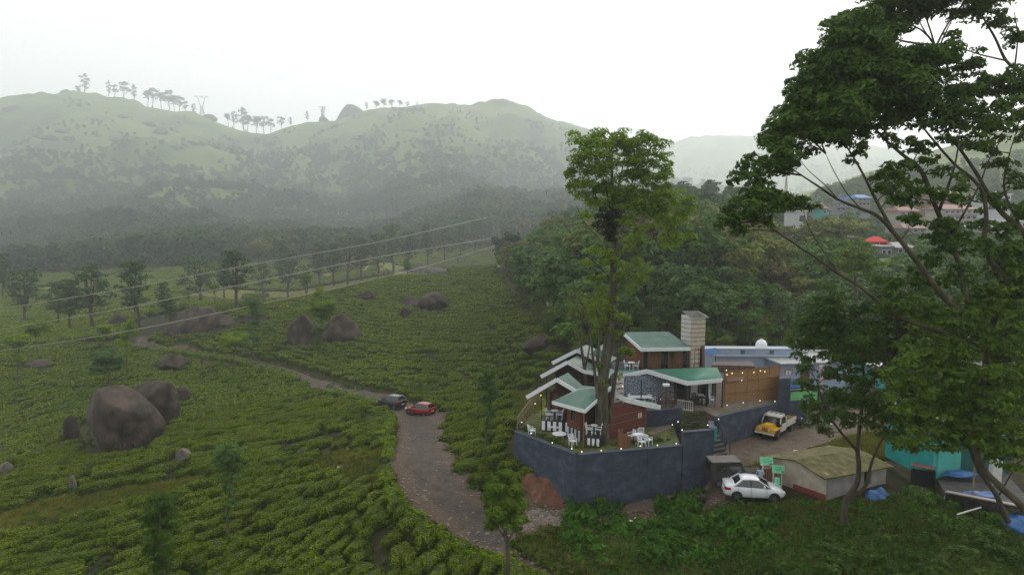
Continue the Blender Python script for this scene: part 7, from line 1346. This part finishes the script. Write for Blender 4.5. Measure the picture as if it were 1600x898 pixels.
CB=[(1395,18,40,18,34),(1438,8,50,18,34.5),(1492,8,44,16,34),(1545,-2,34,12,34.5),(1370,42,38,20,33.5),(1350,72,46,22,33),(1318,92,44,22,33),(1402,70,46,20,33.6),(1288,120,42,22,33),(1340,118,50,24,32.6),(1392,112,48,22,33.4),(1440,110,34,18,34),(1258,152,40,22,33),(1305,152,48,24,32.4),(1352,160,50,22,33),(1402,152,44,20,33.6),(1236,185,34,20,32.8),(1275,190,40,22,32.2),(1325,196,38,18,32.8),(1372,196,38,17,33.4),(1432,165,34,17,33.6),(1222,215,32,18,32.6),(1255,222,34,18,32),(1302,220,30,14,32.4),(1205,243,26,15,32.4),(1232,252,28,13,31.9),(1192,268,22,12,32.2),(1182,290,24,11,32),(1196,305,26,12,31.8),
 (1160,316,24,12,31.8),(1182,328,28,13,31.5),(1212,318,26,11,31.7),(1236,322,26,10,31.7),(1262,320,18,8,31.8),(1142,336,18,11,31.7),(1165,346,24,11,31.5),(1128,350,12,10,31.7),(1152,362,14,8,31.6),(1190,345,18,8,31.5),
 (1478,160,34,16,33.6),(1520,140,36,16,34),(1565,140,34,15,34),(1605,130,30,16,34),(1455,190,28,13,33.2),(1500,182,34,14,33),(1545,180,34,14,33.8),(1590,172,34,16,34),(1485,215,26,11,33.2),(1560,212,30,12,33.5),(1605,210,26,13,33.6),(1520,95,30,12,34.5),(1470,90,28,12,34.4),(1590,60,22,12,35),(1560,30,24,11,35),(1410,222,18,8,33),(1345,235,16,8,32.5),(1330,252,10,7,32.5),
 (1378,276,20,10,32.6),(1400,292,24,12,32.8),(1420,312,20,10,32.9),(1440,295,18,9,33),(1395,312,16,9,32.6),(1370,296,12,7,32.4),(1475,270,18,8,32.4),(1500,290,20,9,33.4),(1570,262,22,10,33.7),(1595,290,20,11,33.8),(1450,250,16,7,33),
 (1470,355,24,11,32.8),(1500,365,24,12,33.2),(1455,375,20,9,32.6),(1525,350,20,10,33.6),(1488,385,22,9,33),(1530,390,22,12,33.8),(1510,315,16,8,33.5),(1410,262,22,10,33),(1440,232,20,9,33.2),(1520,225,24,11,33),(1475,310,20,9,32.6),(1545,320,24,11,33.8),(1600,330,28,13,34),(1425,345,16,8,32.6),(1565,365,26,12,34),(1455,410,20,10,33),(1440,440,26,13,33.2),(1490,440,28,14,33.4),(1535,450,30,15,33.6),(1580,480,34,18,33.6),(1510,480,30,14,33.2),(1400,455,22,11,32.4),(1420,478,26,13,32.2),(1465,495,28,13,32.4),(1385,480,22,11,32.2),(1590,395,30,16,34),(1560,415,26,16,34),(1605,430,30,20,34),(1575,450,30,16,34.2),(1545,240,14,7,34)]
SCL[:]=[1.22,2.1]; cb=clumps_px(CB,rng,.95,1.0); cb+= [(x+rng.normal(0,rx*.3),y+rng.choice([-1,1])*rng.uniform(1.0,2.2),z+rng.uniform(-.2,.5),rx*.85,ry*.85,rz*.85) for (x,y,z,rx,ry,rz) in cb[:30]]
twigs(mb,cb,Lm,org,.028,5); mb.build('trunk',bark_o,BT,True); crown(BT,'crown',cb,.55,.115,leaf_big,401,org); leaf_sun=leafmat('sunlit_low_leaves',(.03,.068,.009),(.13,.21,.026),trans=.34,wscale=.4)  # low leaves: sunlit brightness is put into the leaf colour
low=clumps_px([(1500,588,36,13,31.6),(1545,582,36,13,31.5),(1590,588,34,14,31.4),(1475,615,32,13,31.7),(1522,622,36,14,31.4),(1570,628,36,14,31.3),(1608,620,26,14,31.4),(1498,655,34,13,31.5),(1545,660,36,13,31.3),(1592,665,32,13,31.3),(1528,690,30,11,31.4),(1575,697,32,11,31.3),(1605,700,20,12,31.4),(1448,640,30,13,31.8),(1438,605,28,13,31.9),(1560,545,34,14,31.8),(1605,540,26,15,31.8),(1500,550,30,13,31.9),(1590,480,32,15,32.2),(1600,440,24,15,32.4),(1545,490,26,12,32.2),(1470,540,32,14,32),(1430,560,30,14,32),(1400,590,26,12,32),(1520,520,32,14,32.1),(1575,510,30,14,32),(1455,575,30,13,31.8),(1410,640,28,13,31.9),(1425,680,26,11,31.9),(1480,680,28,11,31.6),(1560,460,26,13,32.4),(1490,505,28,12,32.2),(1440,490,26,12,32.3)],rng,.9); mb2=MB(); twigs(mb2,low,Lm,org,.03,9); mb2.build('low_limbs',bark_o,BT,True); crown(BT,'low_crown',low,.60,.115,leaf_sun,402,org,'lighter green foliage, coloured as if sunlit, hanging low on the great tree')
# --- crooked smaller tree on the bank
SCL[:]=[1.2,1.8]
def slope_tree(name,base,limbs,clumps,label,leaf,bark,seed,dens=.50,ls=.115):
    b=hit(*base); org=Vector((b.x,b.y,b.z)); o=empty(name,org,0,label,'tree'); mb=MB(); Ls=[limb(mb,l,r0,r1,org=org,n=8) for l,r0,r1 in limbs]; rng=np.random.default_rng(seed); c=clumps_px(clumps,rng,.85); twigs(mb,c,Ls,org,.028,seed); mb.build('trunk',bark,o,True); crown(o,'crown',c,dens,ls,leaf,seed,org); return o
slope_tree('crooked_tree',(1320,818),[([(1320,826,41.5),(1319,800,41.5),(1322,780,41.5),(1338,757,41.4),(1342,730,41.4),(1340,700,41.4),(1345,650,41.5),(1350,600,41.6),(1345,550,41.7),(1335,500,41.8)],.24,.05),([(1322,782,41.5),(1350,762,41.2),(1362,722,41),(1376,690,40.8),(1400,650,40.6)],.13,.04),([(1340,705,41.4),(1310,670,41.2),(1290,640,41),(1278,600,41)],.10,.03),([(1347,620,41.5),(1380,570,41.3),(1400,530,41.2)],.10,.03),([(1348,600,41.6),(1310,550,41.8),(1285,510,42)],.08,.03),([(1340,700,41.4),(1325,690,41.2),(1312,672,41)],.05,.02)],
 [(1400,470,28,16,41.8),(1430,500,28,16,41.6),(1440,460,26,15,42),(1380,450,26,14,42),(1420,560,28,15,41.4),(1400,590,28,14,41),(1360,620,26,12,40.8),(1340,560,28,15,41),(1260,600,20,10,41.2),(1300,470,26,16,42),(1275,492,26,16,42),(1310,498,30,18,41.4),(1345,480,28,16,42),(1375,496,28,16,41.6),(1250,515,22,15,42),(1285,525,30,18,41.5),(1325,530,32,18,41),(1365,528,30,18,41.4),(1400,515,28,16,41.8),(1245,540,18,12,41.8),(1275,552,28,15,41.4),(1315,560,30,16,41),(1355,560,30,17,41.2),(1395,552,28,16,41.6),(1420,535,24,15,42),(1262,575,18,10,41.4),(1300,585,22,11,41),(1345,590,26,13,40.9),(1385,585,26,14,41.3),(1300,620,26,14,40.8),(1330,630,28,15,40.6),(1275,632,20,12,41),(1300,650,26,13,40.8),(1272,660,18,11,41),(1330,660,20,11,40.6),(1290,675,14,8,41),(1262,640,12,9,41),(1380,640,30,15,40.5),(1410,622,28,15,40.4),(1400,655,30,15,40.2),(1430,640,26,15,40.2),(1375,672,26,12,40.5),(1410,682,26,10,40.3),(1360,655,18,10,40.7)],
 'crooked tree on the bank in front of the mossy shed, dark crown over the lane',leaf_big,bark_d,501)
slope_tree('bank_tree',(1575,812),[([(1575,815,38.5),(1555,770,38.5),(1530,735,38.6),(1515,700,38.6),(1500,650,38.7),(1490,600,38.8)],.17,.04),([(1530,735,38.6),(1550,690,38.4),(1570,650,38.3)],.08,.03),([(1515,700,38.6),(1470,670,38.3),(1440,640,38.2)],.08,.03),([(1505,660,38.7),(1530,600,38.8),(1550,560,38.9)],.07,.02),([(1560,775,38.5),(1580,740,38.2),(1600,715,38)],.06,.02),([(1500,640,38.7),(1450,580,39),(1420,550,39.2)],.07,.02)],
 [(1420,545,30,16,39),(1455,535,32,17,39.2),(1490,520,32,18,39),(1525,510,32,18,39.4),(1560,515,30,18,39),(1598,520,30,20,39.3),(1440,570,32,15,38.8),(1480,560,32,15,38.6),(1520,550,34,16,39),(1565,555,34,18,38.8),(1605,560,28,20,39),(1465,500,26,14,39.5),(1540,485,26,14,39.6),(1500,598,36,16,38.3),(1460,602,32,15,38.5),(1540,592,36,17,38.4),(1580,600,32,18,38.4),(1450,630,34,16,38),(1490,632,36,16,37.9),(1530,630,36,17,38),(1572,635,34,18,38),(1605,640,26,18,38.2),(1470,660,34,15,37.9),(1512,662,34,15,37.8),(1552,668,34,16,37.8),(1592,672,30,16,37.9),(1480,685,26,10,37.9),(1445,668,20,10,38.2),(1530,692,28,11,37.8),(1410,690,26,12,38.2),(1425,655,30,14,38.2),(1455,700,22,8,38),(1500,700,26,10,37.8),(1555,712,26,10,37.8),(1410,600,28,14,38.8),(1440,520,26,13,39.3),(1585,590,30,16,38.2),(1575,702,30,13,37.8),(1605,705,20,14,37.8),(1590,730,22,10,37.6)],
 'broad leafy tree on the bank at right, crown spread in front of the teal house',leafmat('sunlit_bank_leaves',(.03,.07,.008),(.14,.225,.025),trans=.3,wscale=.4),bark_d,502,.55,.125)  # leaf colour brightened to carry the look of top-lit leaves
slope_tree('round_tree',(1337,465),[([(1337,470,85),(1336,440,85),(1337,410,85)],.25,.06)],[(1337,392,24,13,85),(1322,402,20,12,84.6),(1352,402,20,12,85),(1336,410,28,13,84.4),(1320,418,18,9,85),(1355,418,18,9,85),(1337,424,24,8,84.6)],'rounded bright green tree standing behind the great tree, below the town',leaf_shade,bark_d,503,.4,.16)
# ================================================================== SCRUB ON THE BANKS
def scrub(name,label,n_,poly,hs,ls,leaf,seed,cat='bush',group=None,rad=(.5,1.1),sunk=.25):
    """separate bushes, each on its own root"""
    rng=np.random.default_rng(seed); protos=[]
    for v in range(4):
        cl=[(rng.normal(0,.4),rng.normal(0,.35),rng.uniform(.15,.62),rng.uniform(.35,.6),rng.uniform(.35,.6),rng.uniform(.28,.45)) for _ in range(6)]; V,F=clump_leaves(cl,.32,ls,rng); m=MB()
        for (x,y,z,*_) in cl: m.tube([(0,0,-.2),(x*.5,y*.5,z*.5),(x,y,z)],[.04,.025,.01],4)
        protos.append((m.me('stems',bark_d),npmesh('foliage',V,F,leaf)))
    k=0; tries=0; pts_=[]
    xs=[a for a,_ in poly]; ys=[b for _,b in poly]
    while k<n_ and tries<n_*60:
        tries+=1; px=rng.uniform(min(xs),max(xs)); py=rng.uniform(min(ys),max(ys))
        if not inpoly(np.array([px]),np.array([py]),poly)[0]: continue
        p=hit(px,py,25,120)
        if any((p.x-a)**2+(p.y-b)**2<(rad[0]*.55)**2 for a,b in pts_): continue
        pts_.append((p.x,p.y)); s=rng.uniform(*rad); h_=rng.uniform(*hs); a,b=protos[k%4]; o=empty(name,(p.x,p.y,p.z-sunk*h_),rng.uniform(0,6.28)); o.scale=(s,s,h_)
        link('stems',a,o); link('foliage',b,o); props(o,label,cat,group); k+=1
scrub('shrub','large bright green bush in the clump below the lane, left of the rubbish strip',12,[(880,850),(890,800),(930,788),(975,800),(970,850),(930,870)],(1.5,2.3),.085,scrub_leaf,601,group='bushes left of the rubbish strip',rad=(1.2,1.8))
scrub('shrub','large bright green bush in the clump below the lane, right of the rubbish strip',26,[(1000,890),(1010,815),(1040,790),(1110,800),(1210,812),(1215,850),(1120,890)],(1.3,2.1),.085,scrub_leaf,602,group='bushes right of the rubbish strip',rad=(1.2,1.8))
scrub('shrub','yellowish weedy bush at the road fork, bottom centre',18,[(815,842),(850,836),(890,868),(990,915),(900,915),(860,880)],(.8,1.3),.075,leafmat('yellow_weed_leaves',(.05,.065,.012),(.15,.16,.035),trans=.3,wscale=.5),603,group='yellowish weeds at the road fork',rad=(.8,1.2))
scrub('shrub','dark leafy bush on the lower right bank',34,[(1130,910),(1230,850),(1420,830),(1560,830),(1610,850),(1610,915)],(.9,1.5),.08,leaf_big,604,group='dark bushes on the lower right bank',rad=(1.0,1.7))
scrub('shrub','tangled bush by the stone-edged yard at right',14,[(1420,800),(1440,770),(1480,790),(1560,810),(1600,860),(1540,870)],(1,1.8),.08,leaf_f1,605,group='tangled bushes by the yard',rad=(1,1.5))
scrub('shrub','weedy bush on the bank between road and tea strip',20,[(700,700),(716,700),(740,745),(790,785),(812,800),(800,812),(740,775),(705,735)],(.3,.6),.07,weed_leaf,606,group='weeds along the right bank of the near road',rad=(.4,.7))
scrub('shrub','dark bush beside the foot of the blue wall',5,[(815,735),(845,725),(835,740),(815,750)],(.5,.9),.08,scrub_leaf,607,group='dark bushes at the foot of the blue wall',rad=(.5,.8))
scrub('shrub','low brush on the bank above the far road bend',24,[(440,575),(480,570),(600,610),(650,622),(620,632),(560,620),(480,600)],(.3,.6),.09,weed_leaf,608,group='brush above the far road bend',rad=(.5,.9))
# grass and creeping weeds: one mass
def tuft(seed,leaf,h_=.22,n_=34):
    rng=np.random.default_rng(seed); a=rng.uniform(0,6.28,n_); r=np.abs(rng.normal(0,.12,n_)); b=np.stack([r*np.cos(a),r*np.sin(a),np.zeros(n_)],1); l=rng.uniform(.5,1,n_)*h_; t=b+np.stack([np.cos(a)*l*.5,np.sin(a)*l*.5,l],1); w_=np.stack([-np.sin(a),np.cos(a),0*a],1)*.016; V=np.stack([b-w_,b+w_,t+w_*.3,t-w_*.3],1).reshape(-1,3); return npmesh('tuft',V,np.arange(4*n_).reshape(n_,4),leaf)
grass_leaf=leafmat('grass_blades',(.07,.085,.012),(.22,.22,.04),trans=.3,wscale=.3,dead=(.17,.14,.07))
TF=[tuft(i,grass_leaf,.2+.07*i) for i in range(3)]; WD=[]
for i in range(3):
    rng=np.random.default_rng(700+i); V,F=clump_leaves([(rng.normal(0,.12),rng.normal(0,.12),.08+.05*j,.18,.18,.1) for j in range(3)],.4,.055,rng); WD.append(npmesh('weed',V,F,[weed_leaf,scrub_leaf,weed_leaf][i]))
def cover(name,polys,n_,ylim,protos,sz,seed):
    rng=np.random.default_rng(seed); y=rng.uniform(*ylim,n_*8); x=y*rng.uniform(-.85,.85,n_*8); z=HT(x,y); px,py,f=proj(x,y,z); ok=np.zeros(len(x),bool)
    for q in polys: ok|=inpoly(px,py,q)
    x,y,z=x[ok][:n_],y[ok][:n_],z[ok][:n_]; s=rng.uniform(*sz,len(x)); print(name,len(x)); return scatter(name,np.stack([x,y,z],1),np.stack([s*0,s*0,rng.uniform(0,6.28,len(x))],1),np.stack([s,s,s],1),protos,rng)
BANK=[(800,850),(870,830),(960,842),(1120,802),(1230,790),(1300,792),(1420,778),(1480,770),(1640,800),(1700,960),(960,960)]
cover('bank_grass',[BANK],16000,(36,47),TF,(.8,1.6),801); cover('bank_weeds',[BANK],5200,(36,47),WD,(.8,2.0),802)
cover('track_grass',GRASSY[:3],9000,(42,90),TF,(.7,1.4),803); cover('lane_verge_grass',[[(1140,735),(1240,716),(1330,682),(1420,668),(1500,680),(1380,720),(1280,705),(1235,722)]],5200,(47,64),TF,(.8,1.5),804)
cover('field_weeds',[TEA_A,TEA_B,TEA_C],5200,(40,170),WD,(.8,1.7),805)
cover('garden_grass',[[(1,1),(2,2),(3,1)]],1,(40,50),TF,(1,1),806) if False else None
# ================================================================== HAZE
hz = MB().box(-5500,-5500,-60,5500,5500,620).build('haze', None); props(hz, kind='stuff'); hz.data.materials.clear()
hm = bpy.data.materials.new('valley_haze'); hm.use_nodes = True; t = hm.node_tree; t.nodes.clear()
o_ = N(t,'ShaderNodeOutputMaterial'); pv = N(t,'ShaderNodeVolumePrincipled'); pv.inputs['Color'].default_value = (.885,.95,1,1); pv.inputs['Density'].default_value = .00044; pv.inputs['Anisotropy'].default_value = .45
t.links.new(pv.outputs[0], o_.inputs['Volume']); hz.data.materials.append(hm)
